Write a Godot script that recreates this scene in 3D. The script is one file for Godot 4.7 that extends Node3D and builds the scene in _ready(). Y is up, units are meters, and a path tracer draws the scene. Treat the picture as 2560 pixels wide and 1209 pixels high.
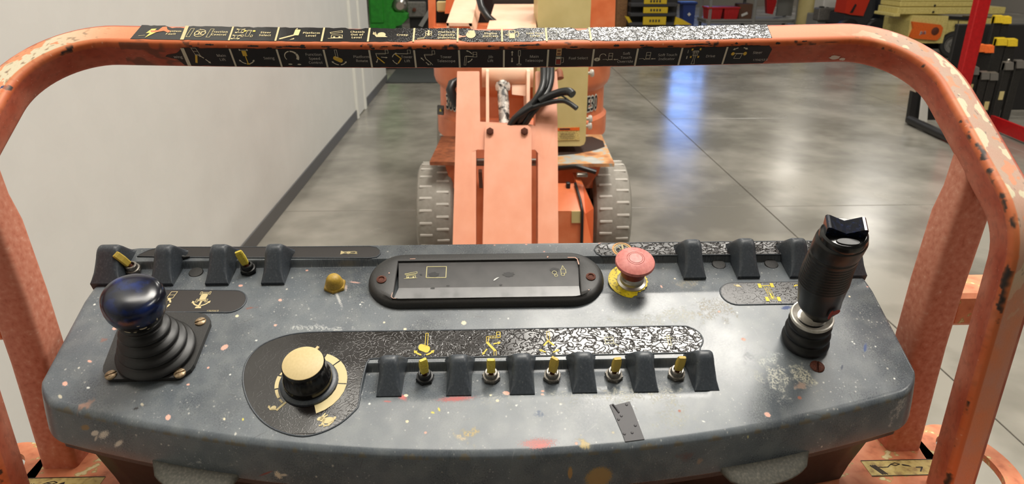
extends Node3D
# A warehouse seen from the operator's place on a boom lift: control console, guard hoop, boom machine.
# x right, y up, z towards the viewer; metres.

const SLOPE := 0.38397            # the console top rises 22 degrees away from the operator
const CF := 0.5327                # a point of the console's plane: distance ahead of the camera ...
const CY := 1.41186               # ... and its height
const XC := -0.007                # middle of the console
const HALF := 0.381               # half its width
const REAR_A := 0.6165            # rear recess: from here ...
const REAR_B := 0.6625            # ... to the step
const FRONT_A := 0.505
const FRONT_B := 0.5425

var mats := {}
var font: SystemFont
var bold: SystemFont
var cnormal := Vector3(0, cos(SLOPE), sin(SLOPE))
var cslope := Vector3(0, sin(SLOPE), -cos(SLOPE))
var names := {}


# ---------------------------------------------------------------- mesh builder
class Shape:
	var v := PackedVector3Array()
	var uv := PackedVector2Array()
	var col := PackedColorArray()
	var sg := PackedInt32Array()
	var group := 1
	var paint := Color.WHITE
	var xf := Transform3D()

	func tri(a: Vector3, b: Vector3, c: Vector3, g := -1, ua := Vector2.ZERO, ub := Vector2.ZERO, uc := Vector2.ZERO) -> void:
		v.append(xf * a); v.append(xf * b); v.append(xf * c)
		uv.append(ua); uv.append(ub); uv.append(uc)
		for i in 3:
			col.append(paint); sg.append(g)

	func quad(a: Vector3, b: Vector3, c: Vector3, d: Vector3, g := -1, u := [Vector2.ZERO, Vector2.ZERO, Vector2.ZERO, Vector2.ZERO]) -> void:
		tri(a, b, c, g, u[0], u[1], u[2])
		tri(a, c, d, g, u[0], u[2], u[3])

	# turn the triangles since «start» so that their fronts (clockwise) look outwards, or along «face»
	func orient(start: int, face := Vector3.ZERO) -> void:
		var s := 0.0
		var mid := Vector3.ZERO
		for i in range(start, v.size()):
			mid += v[i]
		mid /= maxf(1.0, v.size() - start)
		for i in range(start, v.size(), 3):
			var n := (v[i + 1] - v[i]).cross(v[i + 2] - v[i])
			s += n.dot(face) if face != Vector3.ZERO else n.dot((v[i] + v[i + 1] + v[i + 2]) / 3.0 - mid)
		if s > 0.0:
			for i in range(start, v.size(), 3):
				var t := v[i + 1]; v[i + 1] = v[i + 2]; v[i + 2] = t
				var w := uv[i + 1]; uv[i + 1] = uv[i + 2]; uv[i + 2] = w

	# chamfered box
	func box(c: Vector3, s: Vector3, b := 0.002, basis := Basis()) -> void:
		var start := v.size()
		var h := s / 2.0
		b = minf(b, minf(h.x, minf(h.y, h.z)) * 0.9)
		var i := h - Vector3(b, b, b)
		var p := func(x: float, y: float, z: float) -> Vector3: return c + basis * Vector3(x, y, z)
		for k in [-1.0, 1.0]:
			quad((p as Callable).call(k * h.x, -i.y, -i.z), (p as Callable).call(k * h.x, i.y, -i.z), (p as Callable).call(k * h.x, i.y, i.z), (p as Callable).call(k * h.x, -i.y, i.z))
			orient(v.size() - 6, basis * Vector3(k, 0, 0))
			quad((p as Callable).call(-i.x, k * h.y, -i.z), (p as Callable).call(i.x, k * h.y, -i.z), (p as Callable).call(i.x, k * h.y, i.z), (p as Callable).call(-i.x, k * h.y, i.z))
			orient(v.size() - 6, basis * Vector3(0, k, 0))
			quad((p as Callable).call(-i.x, -i.y, k * h.z), (p as Callable).call(i.x, -i.y, k * h.z), (p as Callable).call(i.x, i.y, k * h.z), (p as Callable).call(-i.x, i.y, k * h.z))
			orient(v.size() - 6, basis * Vector3(0, 0, k))
			for m in [-1.0, 1.0]:
				quad((p as Callable).call(k * h.x, m * i.y, -i.z), (p as Callable).call(k * i.x, m * h.y, -i.z), (p as Callable).call(k * i.x, m * h.y, i.z), (p as Callable).call(k * h.x, m * i.y, i.z))
				orient(v.size() - 6, basis * Vector3(k, m, 0))
				quad((p as Callable).call(k * h.x, -i.y, m * i.z), (p as Callable).call(k * i.x, -i.y, m * h.z), (p as Callable).call(k * i.x, i.y, m * h.z), (p as Callable).call(k * h.x, i.y, m * i.z))
				orient(v.size() - 6, basis * Vector3(k, 0, m))
				quad((p as Callable).call(-i.x, k * h.y, m * i.z), (p as Callable).call(-i.x, k * i.y, m * h.z), (p as Callable).call(i.x, k * i.y, m * h.z), (p as Callable).call(i.x, k * h.y, m * i.z))
				orient(v.size() - 6, basis * Vector3(0, k, m))
				for q in [-1.0, 1.0]:
					tri((p as Callable).call(k * h.x, m * i.y, q * i.z), (p as Callable).call(k * i.x, m * h.y, q * i.z), (p as Callable).call(k * i.x, m * i.y, q * h.z))
					orient(v.size() - 3, basis * Vector3(k, m, q))

	# rings of equal length joined in order; caps close the two ends
	func loft(rings: Array, cap0 := true, cap1 := true, smooth := true, closed := true, uvs := []) -> void:
		var start := v.size()
		group += 1
		var n: int = rings[0].size()
		var last := n if closed else n - 1
		for r in rings.size() - 1:
			var a: PackedVector3Array = rings[r]
			var b: PackedVector3Array = rings[r + 1]
			for k in last:
				var j := (k + 1) % n
				var u := [Vector2.ZERO, Vector2.ZERO, Vector2.ZERO, Vector2.ZERO]
				if uvs.size():
					u = [Vector2(uvs[0][r], uvs[1][k]), Vector2(uvs[0][r], uvs[1][k + 1]), Vector2(uvs[0][r + 1], uvs[1][k + 1]), Vector2(uvs[0][r + 1], uvs[1][k])]
				quad(a[k], a[j], b[j], b[k], group if smooth else -1, u)
		for e in [0, rings.size() - 1]:
			if (e == 0 and cap0) or (e > 0 and cap1):
				var a: PackedVector3Array = rings[e]
				var m := Vector3.ZERO
				for q in a:
					m += q / n
				for k in n:
					if e == 0:
						tri(m, a[(k + 1) % n], a[k])
					else:
						tri(m, a[k], a[(k + 1) % n])
		orient(start)

	# profile of (radius, height) turned about the local y axis of «at»
	func lathe(profile: PackedVector2Array, at: Transform3D, seg := 32, a0 := 0.0, a1 := TAU) -> void:
		var start := v.size()
		group += 1
		for r in profile.size() - 1:
			var p := profile[r]
			var q := profile[r + 1]
			if r > 0 and absf((p - profile[r - 1]).angle_to(q - p)) > 0.6:
				group += 1
			for k in seg:
				var s := a0 + (a1 - a0) * k / seg
				var t := a0 + (a1 - a0) * (k + 1) / seg
				var A := at * Vector3(p.x * cos(s), p.y, p.x * sin(s))
				var B := at * Vector3(p.x * cos(t), p.y, p.x * sin(t))
				var C := at * Vector3(q.x * cos(t), q.y, q.x * sin(t))
				var D := at * Vector3(q.x * cos(s), q.y, q.x * sin(s))
				if p.x < 1e-6:
					tri(A, C, D, group)
				elif q.x < 1e-6:
					tri(A, B, C, group)
				else:
					quad(A, B, C, D, group)
		orient(start)

	# round bar along points
	func tube(pts: PackedVector3Array, r: float, seg := 10, radii := PackedFloat32Array()) -> void:
		var rings := []
		var side := Vector3.ZERO
		for i in pts.size():
			var d := (pts[mini(i + 1, pts.size() - 1)] - pts[maxi(i - 1, 0)]).normalized()
			if i == 0:
				side = d.cross(Vector3(0.13, 0.94, 0.31)).normalized()
			side = (side - d * side.dot(d)).normalized()
			var up := d.cross(side)
			var ring := PackedVector3Array()
			var rr := radii[i] if radii.size() else r
			for k in seg:
				ring.append(pts[i] + (side * cos(TAU * k / seg) + up * sin(TAU * k / seg)) * rr)
			rings.append(ring)
		loft(rings)

	# outline in the plane of «map» (2D to 3D), raised by «thick» along n
	func plate(poly: PackedVector2Array, map: Callable, n: Vector3, thick: float, uvmap = null) -> void:
		var idx := Geometry2D.triangulate_polygon(poly)
		var start := v.size()
		var top := PackedVector3Array()
		for p in poly:
			top.append((map as Callable).call(p) + n * thick)
		for i in range(0, idx.size(), 3):
			if uvmap != null:
				tri(top[idx[i]], top[idx[i + 1]], top[idx[i + 2]], -1, (uvmap as Callable).call(poly[idx[i]]), (uvmap as Callable).call(poly[idx[i + 1]]), (uvmap as Callable).call(poly[idx[i + 2]]))
			else:
				tri(top[idx[i]], top[idx[i + 1]], top[idx[i + 2]])
		orient(start, n)
		if thick > 0.0:
			start = v.size()
			for i in poly.size():
				var j := (i + 1) % poly.size()
				quad(top[i], top[j], top[j] - n * thick, top[i] - n * thick)
			if Geometry2D.is_polygon_clockwise(poly) != ((top[1] - top[0]).cross(top[2] - top[1]).dot(n) < 0.0):
				pass
			var c := Vector3.ZERO
			for p in top:
				c += p / top.size()
			orient(start)

	# a straight extrusion of an outline: front at z = 0 of «at», going back by «depth»; both ends closed
	func prism(poly: PackedVector2Array, at: Transform3D, depth: float) -> void:
		var start := v.size()
		var idx := Geometry2D.triangulate_polygon(poly)
		for i in range(0, idx.size(), 3):
			var a := poly[idx[i]]; var b := poly[idx[i + 1]]; var c := poly[idx[i + 2]]
			tri(at * Vector3(a.x, a.y, 0), at * Vector3(b.x, b.y, 0), at * Vector3(c.x, c.y, 0))
		orient(start, at.basis.z)
		start = v.size()
		for i in range(0, idx.size(), 3):
			var a := poly[idx[i]]; var b := poly[idx[i + 1]]; var c := poly[idx[i + 2]]
			tri(at * Vector3(a.x, a.y, -depth), at * Vector3(b.x, b.y, -depth), at * Vector3(c.x, c.y, -depth))
		orient(start, -at.basis.z)
		var cw := Geometry2D.is_polygon_clockwise(poly)
		for i in poly.size():
			var a := poly[i]; var b := poly[(i + 1) % poly.size()]
			start = v.size()
			quad(at * Vector3(a.x, a.y, 0), at * Vector3(b.x, b.y, 0), at * Vector3(b.x, b.y, -depth), at * Vector3(a.x, a.y, -depth))
			var o := Vector3(b.y - a.y, a.x - b.x, 0) * (-1.0 if cw else 1.0)
			orient(start, at.basis * o)

	func mesh() -> ArrayMesh:
		var st := SurfaceTool.new()
		st.begin(Mesh.PRIMITIVE_TRIANGLES)
		for i in v.size():
			st.set_smooth_group(sg[i])
			st.set_color(col[i])
			st.set_uv(uv[i])
			st.add_vertex(v[i])
		st.generate_normals()
		st.index()
		return st.commit()


# ---------------------------------------------------------------- nodes
func obj(called: String, s: Shape, m: Material, parent: Node3D = null) -> MeshInstance3D:
	var o := MeshInstance3D.new()
	o.name = numbered(called, parent)
	o.mesh = s.mesh()
	o.material_override = m
	(parent if parent else self).add_child(o, true)
	if parent:
		o.position = -parent.position if parent.get_parent() == self and parent.has_meta("thing") else Vector3.ZERO
	return o


func numbered(called: String, parent: Node3D = null) -> String:
	var key := called + ("/%d" % parent.get_instance_id() if parent else "")
	var k: int = names.get(key, -1) + 1
	names[key] = k
	return called if k == 0 else "%s_%03d" % [called, k]


func thing(called: String, label: String, category: String, at := Vector3.ZERO, group := "") -> Node3D:
	var o := Node3D.new()
	o.name = numbered(called)
	add_child(o, true)
	o.position = at
	o.set_meta("thing", true)
	return tag(o, label, category, group)


func tag(o: Node3D, label: String, category: String, group := "") -> Node3D:
	o.set_meta("label", label)
	o.set_meta("category", category)
	if group:
		o.set_meta("group", group)
	return o


func struct(called: String, s: Shape, m: Material, label: String, category: String) -> MeshInstance3D:
	var o := obj(called, s, m)
	o.set_meta("kind", "structure")
	tag(o, label, category)
	return o


func xform(at: Vector3, y: Vector3, twist := Vector3(1, 0, 0)) -> Transform3D:
	y = y.normalized()
	var x := (twist - y * twist.dot(y)).normalized()
	return Transform3D(Basis(x, y, x.cross(y)), at)


# ---------------------------------------------------------------- materials
func solid(c: Color, rough := 0.6, metal := 0.0) -> StandardMaterial3D:
	var m := StandardMaterial3D.new()
	m.albedo_color = c
	m.roughness = rough
	m.metallic = metal
	return m


func noise_tex(seed_: int, freq: float, ramp: Array, octaves := 4, size := 512, kind := FastNoiseLite.TYPE_SIMPLEX_SMOOTH) -> NoiseTexture2D:
	var n := FastNoiseLite.new()
	n.noise_type = kind
	n.seed = seed_
	n.frequency = freq
	n.fractal_octaves = octaves
	var t := NoiseTexture2D.new()
	t.width = size
	t.height = size
	t.seamless = true
	t.noise = n
	var g := Gradient.new()
	var off := PackedFloat32Array()
	var cols := PackedColorArray()
	for r in ramp:
		off.append(r[0])
		cols.append(r[1])
	g.offsets = off
	g.colors = cols
	t.color_ramp = g
	return t


func bumps(seed_: int, freq: float, size := 512, octaves := 3) -> NoiseTexture2D:
	return noise_tex(seed_, freq, [[0.0, Color.BLACK], [1.0, Color.WHITE]], octaves, size)


func mottled(seed_: int, freq: float, ramp: Array, scale: float, rough := 0.6, bump := 0.0, octaves := 4) -> StandardMaterial3D:
	var m := solid(Color.WHITE, rough)
	m.albedo_texture = noise_tex(seed_, freq, ramp, octaves)
	m.uv1_triplanar = true
	m.uv1_world_triplanar = true
	m.uv1_scale = Vector3(scale, scale, scale)
	if bump > 0.0:
		m.heightmap_enabled = true
		m.heightmap_texture = m.albedo_texture
		m.heightmap_scale = bump
	return m


func lamp(c: Color, energy: float) -> StandardMaterial3D:
	var m := solid(c, 0.5)
	m.emission_enabled = true
	m.emission = c
	m.emission_energy_multiplier = energy
	return m


func make_materials() -> void:
	mats.print = solid(Color.WHITE, 0.55)
	mats.print.vertex_color_use_as_albedo = true
	mats.label = solid(Color8(38, 32, 30), 0.42)
	mats.rubber = solid(Color8(18, 18, 19), 0.42)
	mats.gloss_black = solid(Color8(16, 16, 17), 0.22)
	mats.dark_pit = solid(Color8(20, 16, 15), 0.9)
	mats.steel = solid(Color8(190, 186, 178), 0.32, 0.9)
	mats.dull_steel = mottled(3, 0.02, [[0.0, Color8(96, 92, 88)], [1.0, Color8(170, 164, 154)]], 40.0, 0.42)
	mats.dull_steel.metallic = 0.7
	mats.rust = mottled(5, 0.03, [[0.0, Color8(52, 24, 16)], [0.6, Color8(98, 48, 30)], [1.0, Color8(140, 78, 48)]], 30.0, 0.75)
	mats.rust_dark = mottled(63, 0.03, [[0.0, Color8(34, 26, 22)], [0.7, Color8(56, 40, 32)], [1.0, Color8(110, 78, 56)]], 6.0, 0.6)
	mats.brass = mottled(6, 0.03, [[0.0, Color8(120, 96, 70)], [1.0, Color8(196, 178, 148)]], 30.0, 0.4)
	mats.brass.metallic = 0.6
	mats.guard = mottled(8, 0.05, [[0.0, Color8(52, 57, 63)], [0.66, Color8(66, 72, 79)], [0.8, Color8(74, 79, 84)], [0.9, Color8(120, 122, 120)]], 14.0, 0.4)
	mats.tab = mottled(62, 0.05, [[0.0, Color8(66, 65, 61)], [0.6, Color8(84, 82, 75)], [1.0, Color8(112, 107, 95)]], 12.0, 0.62)
	mats.tab.metallic_specular = 0.3
	mats.box_dark = mottled(9, 0.03, [[0.0, Color8(34, 31, 32)], [1.0, Color8(58, 54, 54)]], 8.0, 0.38)
	mats.bezel = mottled(10, 0.12, [[0.0, Color8(30, 29, 29)], [0.62, Color8(40, 39, 38)], [0.8, Color8(58, 56, 52)], [1.0, Color8(96, 90, 80)]], 10.0, 0.5, 0.004)
	mats.window = mottled(11, 0.008, [[0.0, Color8(36, 35, 35)], [0.5, Color8(54, 52, 52)], [1.0, Color8(66, 64, 63)]], 10.0, 0.5)
	mats.lens = mottled(12, 0.006, [[0.0, Color8(104, 104, 105)], [0.4, Color8(126, 126, 127)], [1.0, Color8(138, 138, 138)]], 12.0, 0.3)  # grey that stands for the reflection low in the display window
	mats.yellow = mottled(13, 0.03, [[0.0, Color8(184, 162, 44)], [0.5, Color8(220, 198, 70)], [1.0, Color8(234, 216, 104)]], 30.0, 0.5)
	mats.yellow_dirty = mottled(14, 0.05, [[0.0, Color8(110, 84, 60)], [0.35, Color8(190, 160, 60)], [1.0, Color8(222, 198, 92)]], 60.0, 0.55)
	mats.ochre = mottled(15, 0.03, [[0.0, Color8(150, 120, 40)], [1.0, Color8(196, 160, 60)]], 30.0, 0.5)
	mats.gold = mottled(16, 0.02, [[0.0, Color8(200, 178, 128)], [1.0, Color8(214, 192, 142)]], 30.0, 0.5)
	mats.stop_red = mottled(17, 0.02, [[0.0, Color8(180, 92, 88)], [0.5, Color8(206, 124, 116)], [1.0, Color8(218, 142, 132)]], 20.0, 0.45)
	mats.stop_neck = mottled(18, 0.03, [[0.0, Color8(110, 34, 34)], [1.0, Color8(150, 60, 56)]], 20.0, 0.5)
	mats.stop_yellow = mottled(19, 0.03, [[0.0, Color8(30, 26, 8)], [0.24, Color8(70, 58, 12)], [0.32, Color8(216, 190, 14)], [1.0, Color8(238, 214, 20)]], 16.0, 0.5)
	mats.blue_knob = mottled(20, 0.008, [[0.0, Color8(14, 14, 17)], [0.45, Color8(14, 18, 32)], [0.68, Color8(17, 36, 88)], [1.0, Color8(24, 54, 134)]], 8.0, 0.22)
	mats.knob_side = mottled(21, 0.02, [[0.0, Color8(12, 12, 13)], [0.6, Color8(18, 20, 26)], [0.74, Color8(28, 26, 26)], [0.78, Color8(190, 182, 158)], [1.0, Color8(214, 204, 176)]], 16.0, 0.35)
	mats.grip = mottled(22, 0.03, [[0.0, Color8(13, 13, 14)], [0.8, Color8(20, 20, 20)], [0.86, Color8(60, 56, 48)], [1.0, Color8(90, 84, 70)]], 30.0, 0.34)
	mats.rocker = mottled(23, 0.02, [[0.0, Color8(12, 13, 16)], [0.55, Color8(16, 20, 30)], [1.0, Color8(26, 44, 92)]], 26.0, 0.18)
	mats.tape = solid(Color8(58, 56, 60), 0.5)
	mats.silver_flange = mottled(24, 0.03, [[0.0, Color8(160, 152, 138)], [0.4, Color8(196, 192, 184)], [1.0, Color8(216, 212, 204)]], 12.0, 0.35)
	mats.silver_flange.metallic = 0.35
	# orange paints of the machine
	mats.boom = mottled(30, 0.012, [[0.0, Color8(222, 146, 114)], [0.5, Color8(228, 156, 124)], [1.0, Color8(232, 166, 138)]], 1.2, 0.42)
	mats.boom_pale = mottled(31, 0.012, [[0.0, Color8(240, 190, 158)], [1.0, Color8(246, 204, 176)]], 1.2, 0.5)
	mats.orange = mottled(32, 0.012, [[0.0, Color8(206, 104, 60)], [0.5, Color8(222, 120, 74)], [1.0, Color8(232, 140, 96)]], 1.0, 0.4)
	mats.orange_chalk = mottled(33, 0.05, [[0.0, Color8(186, 104, 78)], [0.3, Color8(208, 128, 102)], [0.7, Color8(218, 146, 120)], [0.86, Color8(224, 162, 138)], [1.0, Color8(238, 212, 198)]], 5.0, 0.55, 0.008, 6)
	mats.rusty_plate = mottled(34, 0.02, [[0.0, Color8(104, 60, 38)], [0.32, Color8(190, 132, 86)], [0.5, Color8(206, 160, 112)], [0.6, Color8(170, 172, 168)], [1.0, Color8(192, 190, 182)]], 0.6, 0.6)
	mats.brown_plate = mottled(35, 0.02, [[0.0, Color8(110, 60, 36)], [1.0, Color8(176, 104, 66)]], 1.6, 0.6)
	mats.cream_paint = mottled(36, 0.012, [[0.0, Color8(192, 176, 118)], [1.0, Color8(206, 190, 134)]], 1.0, 0.45)
	mats.tyre = mottled(37, 0.03, [[0.0, Color8(136, 131, 122)], [0.5, Color8(146, 141, 132)], [1.0, Color8(158, 153, 144)]], 2.0, 0.7)
	mats.tyre_cut = solid(Color8(196, 192, 184), 0.7)
	mats.cable = solid(Color8(20, 20, 21), 0.35)
	mats.peeling = mottled(38, 0.016, [[0.0, Color8(22, 21, 20)], [0.42, Color8(26, 24, 23)], [0.46, Color8(214, 208, 198)], [1.0, Color8(226, 222, 214)]], 3.0, 0.55)
	# surroundings
	mats.wall = mottled(40, 0.01, [[0.0, Color8(214, 214, 209)], [1.0, Color8(219, 219, 214)]], 0.6, 0.62, 0.0)
	mats.wall_trim = solid(Color8(222, 222, 214), 0.55)
	mats.base_grey = solid(Color8(92, 92, 92), 0.5)
	mats.ceiling = solid(Color8(206, 204, 198), 0.8)
	mats.far_wall = solid(Color8(138, 132, 122), 0.8)
	mats.joint = solid(Color8(58, 54, 48), 0.9)
	mats.green = mottled(41, 0.01, [[0.0, Color8(24, 122, 24)], [1.0, Color8(40, 150, 38)]], 2.0, 0.45)
	mats.mid_grey = mottled(42, 0.02, [[0.0, Color8(92, 90, 86)], [1.0, Color8(128, 124, 118)]], 2.0, 0.5)
	mats.dark = solid(Color8(30, 29, 29), 0.5)
	mats.charcoal = solid(Color8(52, 52, 55), 0.5)
	mats.fork = mottled(43, 0.03, [[0.0, Color8(24, 23, 22)], [1.0, Color8(48, 46, 43)]], 3.0, 0.45)
	mats.red = mottled(44, 0.02, [[0.0, Color8(160, 12, 16)], [1.0, Color8(186, 22, 26)]], 2.0, 0.4)
	mats.red_crate = solid(Color8(190, 34, 36), 0.5)
	mats.blue_bin = solid(Color8(24, 48, 112), 0.5)
	mats.sign_yellow = mottled(45, 0.03, [[0.0, Color8(190, 158, 20)], [1.0, Color8(222, 190, 36)]], 3.0, 0.5)
	mats.safety_orange = mottled(46, 0.03, [[0.0, Color8(150, 70, 30)], [0.3, Color8(220, 96, 28)], [1.0, Color8(236, 112, 36)]], 3.0, 0.5)
	mats.fork_orange = solid(Color8(206, 50, 24), 0.5)
	mats.lift_cream = mottled(47, 0.02, [[0.0, Color8(196, 178, 104)], [1.0, Color8(222, 206, 132)]], 2.0, 0.5)
	mats.white_sheet = solid(Color8(214, 212, 206), 0.6)
	mats.wood = mottled(48, 0.02, [[0.0, Color8(110, 78, 48)], [1.0, Color8(150, 108, 66)]], 2.0, 0.7)
	mats.rack_grey = solid(Color8(140, 140, 136), 0.5)
	mats.mat_rubber = mottled(49, 0.05, [[0.0, Color8(44, 47, 46)], [1.0, Color8(60, 63, 61)]], 4.0, 0.85)
	mats.carton = mottled(50, 0.03, [[0.0, Color8(86, 58, 44)], [1.0, Color8(110, 78, 58)]], 3.0, 0.8)


# ---------------------------------------------------------------- flat print: pictograms and lettering
class Pen:
	var s := Shape.new()
	var map: Callable
	var n := Vector3.UP
	var lift := 0.00025
	var org := Vector2.ZERO      # where the drawing's origin lies in the map's plane
	var k := 0.001               # drawing units (mm) to metres
	var turn := 0.0
	var flipx := 1.0
	var skew := 0.0

	func paint_set(c: Color) -> void:
		s.paint = c.srgb_to_linear()

	func at(p: Vector2) -> Vector3:
		var q := Vector2(p.x * flipx + p.y * skew, p.y).rotated(turn) * k + org
		return (map as Callable).call(q) + n * lift

	func poly(pts: Array) -> void:
		var pp := PackedVector2Array(pts)
		var idx := Geometry2D.triangulate_polygon(pp)
		var start := s.v.size()
		for i in range(0, idx.size(), 3):
			s.tri(at(pp[idx[i]]), at(pp[idx[i + 1]]), at(pp[idx[i + 2]]))
		s.orient(start, n)

	func line(a: Vector2, b: Vector2, w: float) -> void:
		var d := (b - a).normalized() * w / 2.0
		var o := d.orthogonal()
		poly([a - d * 0.6 + o, b + d * 0.6 + o, b + d * 0.6 - o, a - d * 0.6 - o])

	func path(pts: Array, w: float, closed := false) -> void:
		for i in pts.size() - (0 if closed else 1):
			line(pts[i], pts[(i + 1) % pts.size()], w)

	func rect(a: Vector2, b: Vector2, w: float) -> void:
		path([a, Vector2(b.x, a.y), b, Vector2(a.x, b.y)], w, true)

	func fill(a: Vector2, b: Vector2) -> void:
		poly([a, Vector2(b.x, a.y), b, Vector2(a.x, b.y)])

	func arc(c: Vector2, r: float, a0: float, a1: float, w: float, w2 := -1.0) -> void:
		var m := maxi(4, int(absf(a1 - a0) / 0.2))
		var start := s.v.size()
		if w2 < 0.0:
			w2 = w
		for i in m:
			var t := a0 + (a1 - a0) * i / m
			var u := a0 + (a1 - a0) * (i + 1) / m
			var wt := lerpf(w, w2, float(i) / m) / 2.0
			var wu := lerpf(w, w2, float(i + 1) / m) / 2.0
			s.quad(at(c + Vector2.from_angle(t) * (r - wt)), at(c + Vector2.from_angle(t) * (r + wt)), at(c + Vector2.from_angle(u) * (r + wu)), at(c + Vector2.from_angle(u) * (r - wu)))
		s.orient(start, n)

	func disc(c: Vector2, rx: float, ry := -1.0, rot := 0.0) -> void:
		if ry < 0.0:
			ry = rx
		var pts := []
		for i in 18:
			var t := TAU * i / 18
			pts.append(c + Vector2(cos(t) * rx, sin(t) * ry).rotated(rot))
		poly(pts)

	func arrow(a: Vector2, b: Vector2, w: float, head := 2.4) -> void:
		var d := (b - a).normalized()
		var o := d.orthogonal()
		var e := b - d * w * head * 0.9
		line(a, e, w)
		poly([b, e + o * w * head * 0.55, e - o * w * head * 0.55])

	func arc_arrow(c: Vector2, r: float, a0: float, a1: float, w: float) -> void:
		arc(c, r, a0, a1, w)
		var e := c + Vector2.from_angle(a1) * r
		var d := Vector2.from_angle(a1).orthogonal() * (-1.0 if a1 > a0 else 1.0)
		var o := Vector2.from_angle(a1)
		poly([e + d * w * 1.9, e + o * w * 1.2, e - o * w * 1.2])

	# words: anchor 0 left, 0.5 centre, 1 right; «cap» is the height of a capital
	func words(text: String, p: Vector2, cap: float, f: Font, anchor := 0.5, wide := 1.0) -> void:
		var t := TextMesh.new()
		t.text = text
		t.font = f
		t.font_size = 32
		t.pixel_size = 0.01
		t.depth = 0.0
		t.curve_step = 2.0
		var a := t.surface_get_arrays(0)
		var vs: PackedVector3Array = a[Mesh.ARRAY_VERTEX]
		var ix = a[Mesh.ARRAY_INDEX]
		var lo := INF
		var hi := -INF
		for q in vs:
			lo = minf(lo, q.x); hi = maxf(hi, q.x)
		var z := cap / 0.2285
		var count: int = ix.size() if ix != null else vs.size()
		var start := s.v.size()
		var base := -0.11
		for i in range(0, count, 3):
			var tr := []
			for j in 3:
				var q: Vector3 = vs[ix[i + j]] if ix != null else vs[i + j]
				tr.append(at(p + Vector2((q.x - lo - (hi - lo) * anchor) * wide, q.y - base) * z))
			s.tri(tr[0], tr[1], tr[2])
		s.orient(start, n)


func pen(map: Callable, n: Vector3, org: Vector2, c: Color) -> Pen:
	var p := Pen.new()
	p.map = map
	p.n = n
	p.org = org
	p.s.paint = c.srgb_to_linear()
	return p

const CREAM := Color(0.85, 0.78, 0.58)
const PALE := Color(0.80, 0.78, 0.70)
const GREYTXT := Color(0.74, 0.73, 0.70)
const YEL := Color(0.88, 0.75, 0.24)


# ---------------------------------------------------------------- the console's plane
func con(p: Vector2) -> Vector3:            # (x, distance ahead) on the undisturbed top
	return Vector3(p.x, CY + (p.y - CF) * tan(SLOPE), -p.y)


func con_mm(p: Vector2) -> Vector3:         # the same with the second number measured up the slope from CF
	return con(Vector2(p.x, CF + p.y * cos(SLOPE)))


func on_slope(p: Vector2) -> Vector2:       # (x, ahead) -> (x, up the slope)
	return Vector2(p.x, (p.y - CF) / cos(SLOPE))


func front_edge(x: float) -> float:
	var f := 0.459 + 0.37 * x * x
	var t := absf(x - XC) - (HALF - 0.024)
	if t > 0.0:
		f += 0.024 - sqrt(maxf(0.024 * 0.024 - t * t, 0.0))
	return f


func back_edge(x: float) -> float:
	var f := 0.6845
	var t := absf(x - XC) - (HALF - 0.03)
	if t > 0.0:
		f -= 0.03 - sqrt(maxf(0.03 * 0.03 - t * t, 0.0))
	return f


func recess(x: float, f: float) -> float:
	var d := 0.0
	if f > REAR_A and f < REAR_B + 0.002:
		d = 0.0075 * (f - REAR_A) / (REAR_B - REAR_A)
		d *= 1.0 - smoothstep(REAR_B - 0.0008, REAR_B + 0.001, f)
	var sx := smoothstep(-0.1145, -0.1115, x) * (1.0 - smoothstep(0.183, 0.187, x))
	if sx > 0.0 and f > FRONT_A and f < FRONT_B + 0.002:
		var g := 0.0085 * smoothstep(FRONT_A - 0.002, FRONT_A + 0.016, f) * (f - FRONT_A) / (FRONT_B - FRONT_A)
		g = minf(g, 0.0078)
		g *= 1.0 - smoothstep(FRONT_B - 0.0008, FRONT_B + 0.001, f)
		d += g * sx
	return d


func top_height(x: float, f: float) -> float:
	var h := CY + (f - CF) * tan(SLOPE) - recess(x, f)
	var r := 0.0050
	var d := minf(minf(f - front_edge(x), HALF - absf(x - XC)), back_edge(x) - f)
	if d < r:
		var e := r - maxf(d, 0.0)
		h -= r - sqrt(maxf(r * r - e * e, 0.0))
	# a thin raised border round the front label
	return h


const U0 := -0.45
const UW := 0.9
const V0 := 0.405
const VW := 0.3


func con_uv(x: float, f: float) -> Vector2:
	return Vector2((x - U0) / UW, 1.0 - (f - V0) / VW)


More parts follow.
